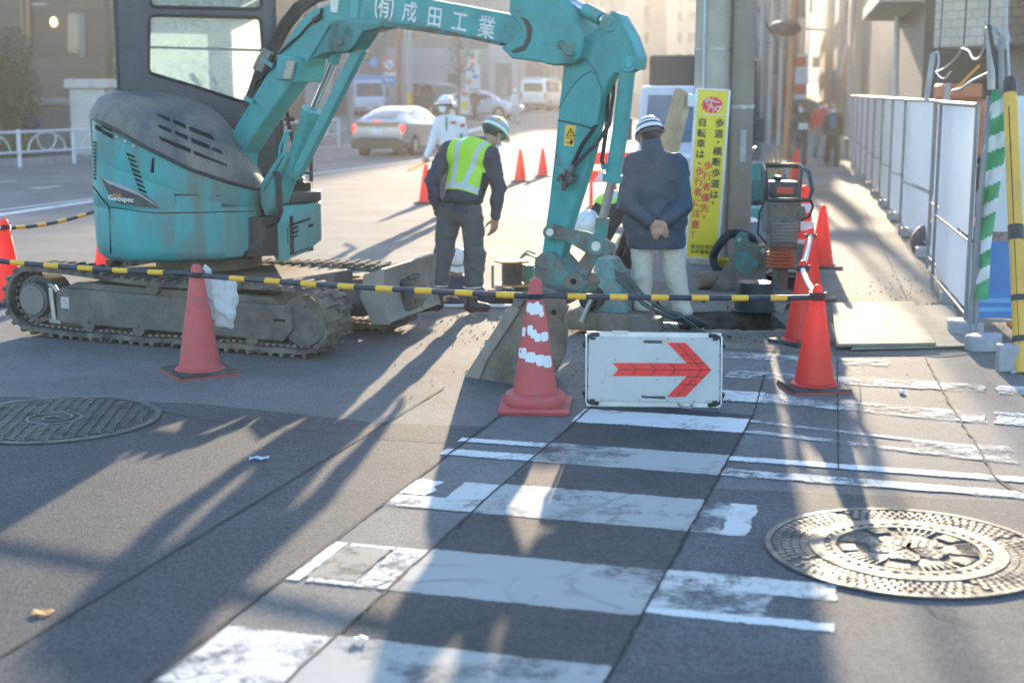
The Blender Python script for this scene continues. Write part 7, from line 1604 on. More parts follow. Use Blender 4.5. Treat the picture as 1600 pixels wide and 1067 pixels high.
def at_px(u, vb, y): p = PY(u, vb, y); return Vector((p.x, y, terrain(p.x, y)))
vehicle('dark_minivan', 'dark minivan parked behind the road poles by the pale wall', 'car', at_px(652, 165, 84), R(-150), MINI, carpaint('paint_black', (.025, .027, .032)), (.9, 3.4), side=((.2, 1.6, 5.2, 6.7), (1.7, 3.1, 5.2, 6.7)), front=(3.5, 3.95, 1))
vehicle('pale_car', 'pale blue car half hidden behind the guard helmet', 'car', at_px(694, 164, 80), R(-110), HATCH, carpaint('paint_pale_blue', (.42, .50, .60)), (.85, 3.55), side=((.95, 2.0, 5.35, 6.9), (2.05, 3.05, 5.35, 6.8)), rear=(.22, 1.15, -1), front=(2.75, 3.45, 1), extra=hatch_rear(False))
def truck(label, loc, rz, wd, cabh, boxh, L, paint_, boxm, cat='truck', dark_glass=CGL):
    t = thing('truck', label, cat, loc, rz); hw = wd/2
    g = MB(); g.prism([(-hw, 0, .42), (-hw, -.02, .9), (-hw, .10, 1.05), (-hw, .42, cabh-.08), (-hw, .52, cabh), (-hw, 1.45, cabh), (-hw, 1.5, .42)], (wd, 0, 0)); cabn = g.build('cab', paint_, t, bevel=.05, seg=3)
    g = MB(); a = Vector((0, .10, 1.05)); b = Vector((0, .42, cabh-.08)); nn = Vector((0, -(b-a).z, (b-a).y)).normalized()*.008
    g.prism([Vector((-hw+.09, 0, 0))+lin(a, b, .06)+nn, Vector((hw-.09, 0, 0))+lin(a, b, .06)+nn, Vector((hw-.14, 0, 0))+lin(a, b, .92)+nn, Vector((-hw+.14, 0, 0))+lin(a, b, .92)+nn], -nn*.6); g.build('windscreen', dark_glass, cabn, bevel=.0)
    for sg in (1, -1):
        g = MB(); x = sg*(hw+.004); g.prism([(x, .30, 1.08), (x, 1.25, 1.08), (x, 1.25, cabh-.12), (x, .55, cabh-.12)], (-sg*.006, 0, 0)); g.build('side_window', dark_glass, cabn)
        g = MB(); g.tube([(sg*hw, .25, 1.35), (sg*(hw+.18), .08, 1.42), (sg*(hw+.18), .08, 1.1)], .012, 6); g.box((sg*(hw+.16)-.07, .03, 1.12), (sg*(hw+.16)+.07, .09, 1.48)); g.build('wing_mirror', BLKP, cabn, bevel=.01)
        g = MB(); g.box((sg*(hw-.22)-.12, -.03, .60), (sg*(hw-.22)+.12, .02, .78)); g.build('head_lamp', HLG, cabn, bevel=.02)
    g = MB(); g.box((-hw+.02, -.06, .30), (hw-.02, .10, .52)); g.build('front_bumper', M('bumper_grey', (.25, .25, .26), .5), t, bevel=.03)
    g = MB(); g.box((-.17, -.075, .36), (.17, -.06, .50)); g.build('number_plate', PLT, t)
    g = MB(); g.bar((-.5, .06, 1.06), (.15, -.0+.06, 1.14), .012); g.build('wiper', BLKP, cabn)
    g = MB(); g.box((-hw, 1.58, .75), (hw, L, .85)); g.build('load_bed', BLKP, t, bevel=.01)
    g = MB(); g.box((-hw+.02, 1.6, .86), (hw-.02, L, boxh)); g.build('load_cover', boxm, t, bevel=.05)
    for wy in (.75, L-1.0):
        for sg in (1, -1):
            g = MB(); g.cyl((sg*(hw-.22), wy, .34), (sg*(hw-.01), wy, .34), .34, .34, 24); o = g.build('wheel', TYRE, t, bevel=.03); g = MB(); g.cyl((sg*(hw-.015), wy, .34), (sg*(hw+.0), wy, .34), .2, .18, 16); g.build('rim', RIM, o)
    return t
truck('white truck with a tall dark cargo cover facing the camera behind the planks', Vector((2.92, 23.2, 0)), R(-11), 1.80, 2.00, 2.52, 5.0, carpaint('paint_truck_white', (.58, .60, .62)), M('dark_tarp', (.035, .037, .038), .7, var=.2, bump=.2, bsc=10), dark_glass=M('truck_glass', (.07, .11, .16), .08, bump=0, spec=.9))
truck('small white and blue truck parked beyond the silver car', at_px(578, 166, 82), R(10), 1.75, 2.0, 2.3, 4.6, carpaint('paint_blue_white', (.50, .55, .62)), M('box_blue', (.15, .28, .48), .5))
# ================================================================ BUILDINGS, WALLS, TREES, STREET FURNITURE
WIN = M('building_window', (.06, .07, .085), .12, var=.3, sc=.6, bump=0, spec=.8); WFR = M('window_frame', (.30, .30, .30), .5)
def building(label, foot, h, mat, rows=(), name='building', roof=True, z0=0.0, wmat=WIN, cat='building', trim=None, uv=True):
    """foot: plan outline; rows: (edge index, z, height, [(start, end) along the edge in metres]) -> every window a part with its frame"""
    c = sum((Vector((x, y, 0)) for x, y in foot), Vector())/len(foot); g0 = min(terrain(x, y) for x, y in foot)-.3 if z0 == 0 else z0
    t = thing(name, label, cat, Vector((c.x, c.y, max(0, g0+.3) if z0 == 0 else 0)))
    mb = MB(); mb.prism([(x, y, g0) for x, y in foot], (0, 0, h-g0)); wall = mb.build('wall', mat, t, world=True, uvplane=uv, smooth=0)
    if roof:
        mb = MB(); ce = [Vector((x, y, 0)) for x, y in foot]; mb.prism([c+(p-c)*1.012+Vector((0, 0, h)) for p in ce], (0, 0, .25)); mb.build('roof', trim or mat, t, world=True, smooth=0)
    n = len(foot); area = sum(foot[i][0]*foot[(i+1) % n][1]-foot[(i+1) % n][0]*foot[i][1] for i in range(n)); sg = 1 if area > 0 else -1
    for (ei, z, hh, spans) in rows:
        a = Vector((*foot[ei], 0)); b = Vector((*foot[(ei+1) % n], 0)); d = (b-a).normalized(); nn = Vector((d.y, -d.x, 0))*sg
        for (s0, s1) in spans:
            p = a+d*s0+Vector((0, 0, z)); q = a+d*s1+Vector((0, 0, z)); up = Vector((0, 0, hh))
            mb = MB(); mb.holed([p+nn*.002, q+nn*.002, q+nn*.002+up, p+nn*.002+up], [[p+d*.07+up*.0+Vector((0,0,.07))+nn*.002, q-d*.07+Vector((0,0,.07))+nn*.002, q-d*.07+up-Vector((0,0,.07))+nn*.002, p+d*.07+up-Vector((0,0,.07))+nn*.002]], nn*.06); f = mb.build('window', WFR, t, world=True, smooth=0)
            mb = MB(); mb.prism([p+nn*.006, q+nn*.006, q+nn*.006+up, p+nn*.006+up], nn*.008); mb.build('pane', wmat, f, world=True, smooth=0)
    return t
def W_(s, w_, gap, n): return [(s+k*(w_+gap), s+k*(w_+gap)+w_) for k in range(n)]
# brown tiled block on the left
BRT = tilemat('brown_tile', (.105, .075, .058), (.06, .05, .045), .23, .07); BRT2 = tilemat('shaded_brown_tile', (.07, .052, .042), (.045, .04, .035), .23, .07)
y0 = 47.0
def X(u, y): return (u-800)*y/2256
bl_ = building('dark brown tiled apartment block behind the left guardrail', [(X(-160, y0), y0), (X(236, y0), y0), (X(236, y0)+3, y0+14), (X(-160, y0), y0+14)], 11.0, BRT, [(1, 2.3, 1.5, [(1.5, 3.5), (6, 8)]), (1, 5.3, 1.5, [(1.5, 3.5), (6, 8)])])
def bp(u, v, o=0.0): return PY(u, v, y0-o)
mb = MB(); mb.prism([bp(52, 14, .01), bp(188, 14, .01), bp(206, 50, .01), bp(206, 92, .01), bp(52, 92, .01)], (0, -.02, 0)); mb.build('entrance_recess', BRT2, bl_, world=True, uvplane=True, smooth=0)  # flat panel without depth; the recess's shade is put into its tile colour
mb = MB(); mb.prism([bp(106, 22, .04), bp(124, 22, .04), bp(124, 82, .04), bp(106, 82, .04)], (0, -.03, 0)); mb.build('window', WIN, bl_, world=True)
mb = MB(); mb.prism([bp(124, 22, .04), bp(134, 20, .04), bp(134, 92, .04), bp(124, 90, .04)], (0, -.05, 0)); mb.build('door_jamb', M('jamb_grey', (.14, .14, .145), .6), bl_, world=True)
mb = MB(); mb.tube([bp(43, -20, .12), bp(45, 82, .12)], .09, 8); mb.cut(); mb.tube([bp(33, -20, .12), bp(36, 60, .12)], .05, 8); mb.each('drain_pipe', M('pipe_rust_brown', (.26, .17, .11), .6), bl_, world=True)
mb = MB(); mb.bar(bp(46, 7, .06), bp(71, 7, .06), .05, .05); mb.build('awning_bar', M('bar_grey', (.35, .35, .36), .4), bl_, world=True)
mb = MB(); mb.prism([bp(206, -60, .03), bp(236, -60, .03), bp(236, 92, .03), bp(206, 92, .03)], (0, -.1, 0)); mb.prism([bp(188, 14, .035), bp(206, 14, .035), bp(206, 48, .035)], (0, -.05, 0)); mb.build('corner_pier', tilemat('warm_tile', (.17, .13, .10), (.1, .08, .07), .23, .07), bl_, world=True, uvplane=True, smooth=0)
mb = MB(); mb.ell(bp(84, 35, .16), (.115, .07, .155)); mb.build('wall_lamp', M('warm_lamp', (.9, .6, .3), .5, emit=(1, .62, .25), es=1.1), bl_, world=True)
mb = MB(); mb.cyl(PY(164, -60, 45.6), PY(171, 140, 45.6), .10, .11, 12); solo(mb.build('thin_pole', M('pole_dark', (.05, .045, .045), .6)), 'thin dark pole standing before the brown block, above the pale gate post', 'pole')
# gate post, low wall, guardrail
GP = M('gate_render', (.46, .44, .41), .8, var=.12, sc=2, bump=.15, dirt=(.35, .33, .30), dsc=2, damt=.4, streak=True)
gp_ = thing('gate_post', 'pale square gate post with a wide flat cap behind the guardrail', 'gate post', at_px(150, 262, 41.5))
mb = MB(); mb.box((-.50, -.5, 0), (.50, .5, 2.0)); mb.build('shaft', GP, gp_); mb = MB(); mb.box((-.62, -.62, 2.0), (.62, .62, 2.26)); mb.build('cap', GP, gp_, bevel=.03)
lw_ = thing('garden_wall', 'low grey garden wall left of the pale gate post', 'wall', at_px(85, 262, 42.2))
mb = MB(); mb.box((-.62, -.2, 0), (.55, .25, 1.55)); mb.build('wall', M('wall_grey', (.16, .16, .165), .8, var=.15, bump=.1), lw_); mb = MB(); mb.box((-.72, -.28, 1.55), (.58, .3, 1.72)); mb.build('cap', M('wall_cap', (.34, .34, .35), .7), lw_, bevel=.02)
GRW = M('guardrail_white', (.60, .61, .63), .45, var=.08, sc=3, bump=.02)
ga0 = G(-60, 272); gdir = Vector((.36, .933, 0)); SP = 2.1
gpts = [G(32, 265)+gdir*SP*k for k in range(-2, 9)]
gr = thing('guardrail', 'white pipe guardrail with arched tracery along the far left kerb', 'guardrail', gpts[0])
for k, p in enumerate(gpts):
    mb = MB(); mb.cyl(p+Vector((0, 0, .05)), p+Vector((0, 0, .98)), .05, .05, 12); mb.build('post', GRW, gr, world=True)
    if k < len(gpts)-1:
        q = gpts[k+1]
        for z in (.92, .42): mb = MB(); mb.cyl(p+Vector((0, 0, z)), q+Vector((0, 0, z)), .032, .032, 10); mb.build('rail', GRW, gr, world=True)
        m = (p+q)/2; d = (q-p).normalized()
        mb = MB(); mb.tube([m+d*.72*math.cos(a)+Vector((0, 0, .44+.45*math.sin(a))) for a in [math.pi*i/16 for i in range(17)]], .020, 8); mb.cut()
        mb.tube([m+d*.36*math.cos(a)+Vector((0, 0, .80+.36*math.sin(a))) for a in [-math.pi*i/12 for i in range(13)]], .018, 8); mb.each('arch_tracery', GRW, gr, world=True)
# trees and shrubs
def leafcloud(mb, blobs, n, size, seed, mats=2):
    rnd_ = random.Random(seed)
    tot = sum(b[1][0]*b[1][1]*b[1][2] for b in blobs)
    for c, r in blobs:
        for _ in range(int(n*r[0]*r[1]*r[2]/tot)):
            while True:
                p = Vector((rnd_.uniform(-1, 1), rnd_.uniform(-1, 1), rnd_.uniform(-1, 1)))
                if .35 < p.length < 1 and mnoise.noise(p*2.2+Vector((seed, c[0], c[2]))) > -.18: break
            q = Vector((c[0]+p.x*r[0], c[1]+p.y*r[1], c[2]+p.z*r[2])); a = Vector((rnd_.gauss(0, 1), rnd_.gauss(0, 1), rnd_.gauss(0, .6))).normalized(); b = a.orthogonal().normalized(); b = (Matrix.Rotation(rnd_.uniform(0, 6.28), 3, a) @ b); s_ = size*rnd_.uniform(.6, 1.3)
            mb.add([q-b*s_, q+a*s_*.35, q+b*s_, q-a*s_*.35], [(0, 1, 2, 3)], None, rnd_.choice((0, 0, 1)))
LF = [M('leaf_dark', (.035, .062, .034), .55, var=.3, sc=2, bump=0), M('leaf_mid', (.055, .088, .040), .55, var=.3, sc=2, bump=0)]; LFY = [M('leaf_olive', (.12, .12, .03), .55, var=.3, sc=2, bump=0), M('leaf_yellow', (.20, .17, .035), .55, var=.3, sc=2, bump=0)]
BARK = M('bark', (.09, .075, .06), .9, var=.3, bump=.4)
def tree(name, label, loc, trunk, blobs, n, size, seed, leaves=LF, cat='tree'):
    t = thing(name, label, cat, loc); mb = MB(); rr = random.Random(seed)
    mb.tube([(0, 0, 0), (.03, .02, trunk*.5), (0, .05, trunk)], [.10, .08, .05], 10)
    for c, r in blobs:
        mb.tube([(0, .03, trunk*.55), ((c[0])*.5, c[1]*.5, lin(trunk*.7, c[2], .5)), c], [.05, .03, .012], 7)
    mb.build('trunk', BARK, t); mb = MB(); leafcloud(mb, blobs, n, size, seed); mb.build('crown', leaves, t, smooth=0, fixn=False); return t
tree('garden_tree', 'dark bushy garden tree behind the guardrail at the photo edge', at_px(15, 255, 40.5), 1.2, [((-.2, 0, 2.4), (1.0, .9, 1.1)), ((.5, -.1, 1.9), (.55, .6, .9)), ((.25, 0, 3.0), (.6, .6, .7)), ((-.9, .2, 2.2), (.8, .7, 1.2)), ((.1, 0, 1.2), (.7, .6, .6))], 5200, .085, 3)
tree('low_shrub', 'low olive shrub under the garden tree by the guardrail', at_px(38, 250, 39.5), .2, [((0, 0, .45), (.45, .4, .42)), ((-.6, 0, .35), (.4, .4, .35))], 1100, .06, 5, LFY, 'shrub')
tree('hanging_shrub', 'yellowing shrub between the brown block and the excavator cab', at_px(198, 262, 44.5), 1.4, [((0, 0, 2.3), (.40, .4, .75)), ((.1, 0, 1.4), (.35, .4, .6))], 1300, .07, 6, LFY, 'shrub')
mb = MB(); mb.ell((0, 0, .3), (.28, .2, .22)); mb.cyl((-.2, 0, 0), (.1, .05, .3), .05); mb.bar((.1, 0, .1), (.35, 0, .0), .06); solo(mb.build('blue_cover', M('tarp_blue', (.04, .07, .22), .6, var=.3, bump=.3, bsc=20)), 'small blue covered object beside the low grey garden wall', 'covered object', loc=at_px(48, 205, 41)+Vector((0, 0, 0.75)))
# the block across the road
PW = M('pale_render', (.40, .40, .41), .8, var=.08, sc=.5, bump=.05); GW = M('grey_render', (.26, .25, .245), .8, var=.1, sc=.5, bump=.05); BG = M('beige_render', (.40, .36, .30), .8, var=.08, sc=.4, bump=.05); DGW = M('dark_grey_render', (.15, .15, .155), .8, var=.1, sc=.5, bump=.05)
yb = 97.0
building('dark grey house left of the pale wall, seen beside the cab', [(X(405, 84), 84), (X(520, 84), 84), (X(520, 84)+2, 96), (X(405, 84), 96)], 8.5, GW, [(0, 3.4, 1.5, W_(.6, 1.2, .6, 2)), (0, 6.0, 1.3, W_(.6, 1.2, .6, 2))])
bx_ = building('long two storey building with a pale blank lower wall behind the parked cars', [(X(488, yb), yb), (X(806, yb), yb), (X(806, yb)+3, yb+12), (X(488, yb), yb+12)], 10.5, GW, [(0, 5.35, 1.6, W_(.6, 2.0, .45, 5)), (0, 8.0, 1.2, W_(.6, 2.0, .45, 5))])
mb = MB(); mb.prism([PY(488, 76, yb-.15), PY(776, 76, yb-.15), Vector((PY(776, 76, yb).x, yb-.15, -.2)), Vector((PY(488, 76, yb).x, yb-.15, -.2))], (0, .14, 0)); mb.build('lower_wall', PW, bx_, world=True)
mb = MB(); mb.prism([PY(488, 118, yb-.4), PY(600, 118, yb-.4), PY(600, 124, yb-.4), PY(488, 124, yb-.4)], (0, .24, 0)); mb.build('shelf_ledge', DGW, bx_, world=True)
mb = MB(); mb.prism([PY(700, 115, yb-.22), PY(716, 115, yb-.22), PY(716, 138, yb-.22), PY(700, 138, yb-.22)], (0, .06, 0)); mb.build('vent_panel', DGW, bx_, world=True)
pt = building('pale entrance building with a tall recessed doorway right of the colourful banner', [(X(764, 92), 92), (X(808, 92), 92), (X(808, 92)+.6, 96.5), (X(764, 92), 96.5)], 5.6, PW)
mb = MB(); mb.prism([PY(774, 99, 91.99), PY(800, 99, 91.99), PY(800, 168, 91.99), PY(774, 168, 91.99)], (0, -.03, 0)); d_ = mb.build('doorway', M('doorway_grey', (.16, .155, .15), .7), pt, world=True)
mb = MB(); mb.prism([PY(786, 120, 91.95), PY(793, 120, 91.95), PY(793, 168, 91.95), PY(786, 168, 91.95)], (0, -.03, 0)); mb.build('door_leaf', GW, d_, world=True)
mb = MB(); mb.prism([PY(785, 87, 91.98), PY(802, 87, 91.98), PY(802, 94, 91.98), PY(785, 94, 91.98)], (0, -.03, 0)); mb.build('name_plate', BG, pt, world=True)
rb = building('grey building with upright slats behind the white van', [(X(808, 104), 104), (X(905, 104), 104), (X(905, 104)+2.4, 118), (X(808, 104), 118)], 12.0, GW, [(0, 7.2, 1.6, W_(.4, 1.0, .4, 3)), (0, 9.6, 1.4, W_(.4, 1.0, .4, 3))])
for k in range(9):
    mb = MB(); mb.bar(PY(815+k*6.6, 170, 103.9), PY(815+k*6.6, 92, 103.9), .10, .10); mb.build('slat', PW if k % 3 else DGW, rb, world=True)
building('tall beige block in the haze above the excavator arm', [(X(868, 150), 150), (X(975, 150), 150), (X(975, 150)+4, 172), (X(868, 150), 172)], 24, BG, [(0, 4.5+3*k, 1.5, W_(.6, 1.3, .7, 3)) for k in range(4)])
building('tall grey block in the haze right of the excavator arm', [(X(965, 172), 172), (X(1040, 172), 172), (X(1040, 172)+4, 196), (X(965, 172), 196)], 20, GW, [(0, 4.5+3*k, 1.5, W_(.5, 1.3, .6, 2)) for k in range(4)])
building('far tan block in the haze beside the concrete pole', [(X(1020, 215), 215), (X(1110, 215), 215), (X(1110, 215)+4, 240), (X(1020, 215), 240)], 26, BG, [(0, 6+3*k, 1.6, W_(.6, 1.4, .8, 3)) for k in range(4)])
building('tall pale building rising behind the long two storey one', [(X(600, 128), 128), (X(800, 128), 128), (X(800, 128), 140), (X(600, 128), 140)], 19, BG, [(0, 8+3*k, 1.5, W_(.8, 1.6, .8, 4)) for k in range(2)])
building('pale house at the far end of the main road', [(X(880, 240), 240), (X(1000, 240), 240), (X(1000, 240), 260), (X(880, 240), 260)], 24, PW, [(0, 8, 1.6, W_(1, 1.6, 1.5, 3))])
# signs, poles and lights by the far kerb
def pole(label, u, vb, y, h, r, mat, name='sign_post', cat='post', lean=0.0):
    p = at_px(u, vb, y); t = thing(name, label, cat, p); mb = MB(); mb.cyl((0, 0, 0), (lean, 0, h), r, r*.9, 12); mb.build('shaft', mat, t); return t
SGR = M('signred', (.60, .10, .07), .5, bump=0); SGB = M('signblue', (.06, .27, .58), .5, bump=0); SGW = M('signwhite', (.62, .64, .66), .5, bump=0); PGY = M('pole_grey', (.34, .34, .345), .5, var=.1); PBR = M('pole_red_brown', (.26, .16, .12), .7, var=.15)
def disc(mb, c, r, th=.02, n=24): mb.lathe([(0, 0), (r, 0), (r, th), (0, th)], n, frame(Vector((1, 0, 0)), Vector((0, 0, 1)), Vector((0, -1, 0)), c))
s1 = pole('sign post with a red ringed round sign above a blue arrow plate', 609, 170, 72, 3.9, .04, PGY)
z_ = lambda v, y, t: 1.9-(v-144)*y/2256-t.location.z
mb = MB(); disc(mb, (0, -.06, z_(102, 72, s1)), .36); q = mb.build('round_sign', SGR, s1); mb = MB(); disc(mb, (0, -.082, z_(102, 72, s1)), .25); mb.build('sign_face', SGW, q); mb = MB(); mb.bar((-.16, -.104, z_(96, 72, s1)), (.16, -.104, z_(108, 72, s1)), .07, .01, up=(0, 1, 0)); mb.build('pictogram', SGB, q)
mb = MB(); mb.box((-.32, -.08, z_(119, 72, s1)), (.32, -.06, z_(114, 72, s1))); mb.build('sub_plate', SGW, s1); mb = MB(); mb.box((-.34, -.08, z_(132, 72, s1)), (.34, -.06, z_(120, 72, s1))); q = mb.build('blue_plate', SGB, s1)
mb = MB(); zc = z_(126, 72, s1); mb.prism([(-.24, -.085, zc), (-.10, -.085, zc+.12), (-.10, -.085, zc+.05), (.22, -.085, zc+.05), (.22, -.085, zc-.05), (-.10, -.085, zc-.05), (-.10, -.085, zc-.12)], (0, -.006, 0)); mb.build('arrow', SGW, q)
s2 = pole('pale post with a pedestrian light and a round blue sign', 548, 182, 60, 3.6, .13, PGY, 'signal_post', 'signal post')
mb = MB(); mb.bar((0, 0, z_(80, 60, s2)), (1.0, 0, z_(84, 60, s2)), .05); mb.build('arm', PGY, s2)
mb = MB(); mb.box((.58, -.12, z_(95, 60, s2)), (.90, .1, z_(74, 60, s2))); q = mb.build('signal_head', BLKP, s2, bevel=.02)
mb = MB(); disc(mb, (.74, -.125, z_(80, 60, s2)), .10); mb.cut(); disc(mb, (.74, -.125, z_(90, 60, s2)), .10); mb.each('lens', M('lens_dark', (.06, .09, .08), .2), q)
mb = MB(); disc(mb, (.98, -.06, z_(98, 60, s2)), .20); mb.build('blue_sign', SGB, s2)
pole('red-brown utility pole behind the round red sign', 624, 176, 74, 12, .15, PBR, 'utility_pole', 'utility pole'); 
s3 = pole('grey utility pole with a yellow guard right of the red-brown pole', 641, 178, 71, 12, .14, PGY, 'utility_pole', 'utility pole'); mb = MB(); mb.cyl((0, -.03, .3), (0, -.03, 1.6), .16, .16, 14); mb.build('yellow_guard', M('guard_yellow_far', (.62, .36, .05), .5), s3)
pole('slim grey post between the utility poles and the guard', 633, 176, 75, 9, .07, PGY, 'utility_pole', 'utility pole')
bt_ = thing('street_tree', 'bare thin street tree left of the colourful banner', 'tree', at_px(717, 190, 76)); mb = MB(); rr = random.Random(4)
mb.tube([(0, 0, 0), (.03, 0, 2), (-.02, 0, 4.6)], [.10, .085, .05], 10); mb.build('trunk', M('bark_grey', (.13, .12, .115), .9), bt_); mb = MB()
for k in range(34):
    z = rr.uniform(2.0, 4.6); a = rr.uniform(0, 6.28); l = rr.uniform(.3, .8); mb.tube([(0, 0, z), (l*.5*math.cos(a), l*.5*math.sin(a), z+.16), (l*math.cos(a), l*math.sin(a), z+.5)], [.03, .018, .008], 5)
for k in range(60): a = rr.uniform(0, 6.28); l = rr.uniform(.1, .8); z = rr.uniform(2.6, 4.7); mb.ell((l*math.cos(a), l*math.sin(a), z), (.09, .09, .06), None, 6, 4)
mb.build('crown', M('twig_grey', (.11, .11, .105), .9), bt_)
bnr = thing('banner_sign', 'colourful upright shop banner with green rim across the road', 'banner', at_px(739, 182, 78)); zf = lambda v: z_(v, 78, bnr)
mb = MB(); mb.box((-.40, -.04, zf(149)), (.40, 0, zf(81))); mb.build('cloth', M('banner_pale', (.58, .62, .62), .6, bump=0), bnr); 
for nm, m_, l in (('green_rim', M('rim_green', (.12, .40, .24), .6, bump=0), [(-.40, zf(90), .12, zf(82)), (-.38, zf(101), -.26, zf(90)), (.28, zf(101), .40, zf(84)), (-.36, zf(149), .38, zf(145))]), ('orange_letter', M('letter_orange', (.72, .22, .08), .6, bump=0), [(-.18, zf(94), .16, zf(89)), (-.10, zf(104), .06, zf(98)), (-.34, zf(131), -.08, zf(126)), (-.24, zf(135), -.14, zf(122))]), ('blue_letter', M('letter_blue', (.05, .25, .6), .6, bump=0), [(-.04, zf(114), .12, zf(110)), (.0, zf(123), .30, zf(118)), (-.16, zf(142), .28, zf(138))])):
    for (x0, z0, x1, z1) in l: mb = MB(); mb.box((x0, -.05, min(z0, z1)), (x1, -.042, max(z0, z1))); mb.build(nm, m_, bnr)
mb = MB(); mb.cyl((-.42, 0, 0), (-.42, 0, zf(80)), .025); mb.build('pole', PGY, bnr)
fl_ = thing('flag_sign', 'small red and yellow flag sign standing before the colourful banner', 'sign', at_px(726, 186, 74)); zf = lambda v: z_(v, 74, fl_)
mb = MB(); mb.box((-.22, -.02, zf(178)), (.22, 0, zf(140))); mb.build('cloth', SGW, fl_)
for (a, b, m_) in ((150, 143, SGR), (171, 158, M('flag_yellow', (.7, .45, .06), .6, bump=0))): mb = MB(); mb.box((-.16, -.03, zf(b if b > a else a)), (.16, -.022, zf(min(a, b)))); mb.build('letter_block', m_, fl_)
mb = MB(); mb.cyl((0, .02, 0), (0, .02, zf(138)), .02); mb.build('pole', PGY, fl_)
rk = thing('white_barrier', 'low white barrier frame left of the white van', 'barrier', at_px(799, 172, 86)); mb = MB()
for k in range(5): mb.bar((-.4+k*.2, 0, 0), (-.4+k*.2, 0, .85), .04)
mb.bar((-.42, 0, .85), (.42, 0, .85), .05); mb.bar((-.42, 0, .3), (.42, 0, .3), .05); mb.build('bars', SGW, rk)
# ---- narrow street on the right
TG = tilemat('grey_tile', (.125, .13, .135), (.08, .08, .085), .30, .10); TC = tilemat('cream_tile', (.50, .46, .40), (.26, .24, .21), .30, .15)
def rx(y): return 8.0+.2*(y-28.2)
building('grey tiled building behind the long sheeted fence', [(rx(28.2), 28.2), (rx(57), 57), (rx(57)+9, 57), (rx(28.2)+9, 28.2)], 9.5, TG, [(3, 1.0, 2.2, W_(2, 1.6, .8, 2))])
ev = thing('roof_canopy', 'pale flat canopy jutting from the grey tiled building', 'canopy', Vector((rx(30)-.2, 31, 4))); mb = MB(); mb.prism([Vector((rx(28.4)-.9, 28.4, 3.62)), Vector((rx(36)-.9, 36, 3.62)), Vector((rx(36)+.0, 36, 3.62)), Vector((rx(28.4)+.0, 28.4, 3.62))], (0, 0, .30)); mb.build('slab', M('canopy_pale', (.48, .47, .44), .7), ev, world=True, bevel=.02)
dp = thing('drain_pipe', 'pale vertical pipe with a side branch on the grey tiled wall', 'pipe', Vector((rx(31), 31, 0))); mb = MB(); mb.tube([PY(1402, 26, 30.9), PY(1399, 150, 30.9)], .06, 10); mb.tube([PY(1402, 42, 30.9), PY(1434, 41, 30.9)], .045, 8); mb.build('pipe', M('pipe_pale', (.46, .48, .50), .5), dp, world=True)
tb = building('cream tiled upper storey overhanging the site behind the near fence', [(7.55, 26), (8.34, 24.5), (14.5, 27.4), (13.5, 29.4)], 8.5, TC, [], z0=2.68); 
building('shaded ground floor wall under the cream tiled storey', [(9.0, 26.4), (9.2, 25.9), (14.2, 28.0), (13.6, 29.2)], 2.66, GW, [(1, .3, 2.1, W_(.6, 1.1, .5, 2))], roof=False)
building('blue-grey building at the right photo edge above the hoarding', [(7.05, 19.6), (12, 21.5), (12, 26), (8.55, 24.2)], 8.5, M('blue_grey_render', (.20, .22, .24), .8), [], z0=2.35)
cols = [BG, GW, PW, DGW, BG, GW]
yy = 57.2
for k, (L, h, mat, off, lab) in enumerate([(9, 8.0, BG, -.3, 'pale plastered house after the grey tiled one on the narrow street'), (13, 10.5, DGW, .2, 'dark grey house fourth along the right of the narrow street'), (16, 11, PW, -.4, 'whitish house far along the right of the narrow street'), (22, 14, GW, .2, 'grey house very far along the right of the narrow street'), (40, 20, BG, -.5, 'farthest tan house on the right of the narrow street')]):
    a, b = rx(yy)+off, rx(yy+L)+off; building(lab, [(a, yy), (b, yy+L), (b+10, yy+L), (a+10, yy)], h+terrain(20, yy), mat, [(0, z+terrain(20, yy), 1.4, W_(1.0, 1.4, 1.6, max(1, int(L/3.4)))) for z in (1.2, 4.2)]); yy += L+.15
def lx(y): return 10.6+.205*(y-55)
yy = 57
for k, (L, h, mat, off, lab) in enumerate([(14, 5.7, DGW, .1, 'dark house first on the left of the narrow street'), (18, 7.2, BG, -.3, 'tan house second on the left of the narrow street'), (26, 8.6, GW, .2, 'grey house third on the left of the narrow street'), (45, 11.5, PW, -.2, 'pale house farthest on the left of the narrow street')]):
    a, b = lx(yy)+off-.9, lx(yy+L)+off-.9; building(lab, [(a-2.6, yy), (a, yy), (b, yy+L), (b-2.6, yy+L)], h+terrain(18, yy), mat, [(1, z+terrain(18, yy), 1.4, W_(1.0, 1.3, 1.8, max(1, int(L/3.4)))) for z in (1.2, 4.2)]+[(0, 1.0+terrain(18, yy), 1.9, W_(.5, 1.3, 1.0, 1))]); yy += L+.15
building('last far building closing the end of the narrow street', [(X(1235, 330), 330), (X(1262, 330), 330), (X(1262, 330), 345), (X(1235, 330), 345)], 24, GW, [(0, 16, 2, W_(.5, 1.2, .6, 2))])
building('pale building far up the right side of the narrow street end', [(X(1284, 300), 300), (X(1330, 300), 300), (X(1330, 300), 320), (X(1284, 300), 320)], 28, PW, [(0, 14, 2, W_(.5, 1.2, .8, 3))])
building('pale hazy block closing the view above the narrow street', [(X(1252, 352), 352), (X(1292, 352), 352), (X(1292, 352), 358), (X(1252, 352), 358)], 22.5, PW, [(0, 17, 2, W_(.5, 1.0, .8, 3))])
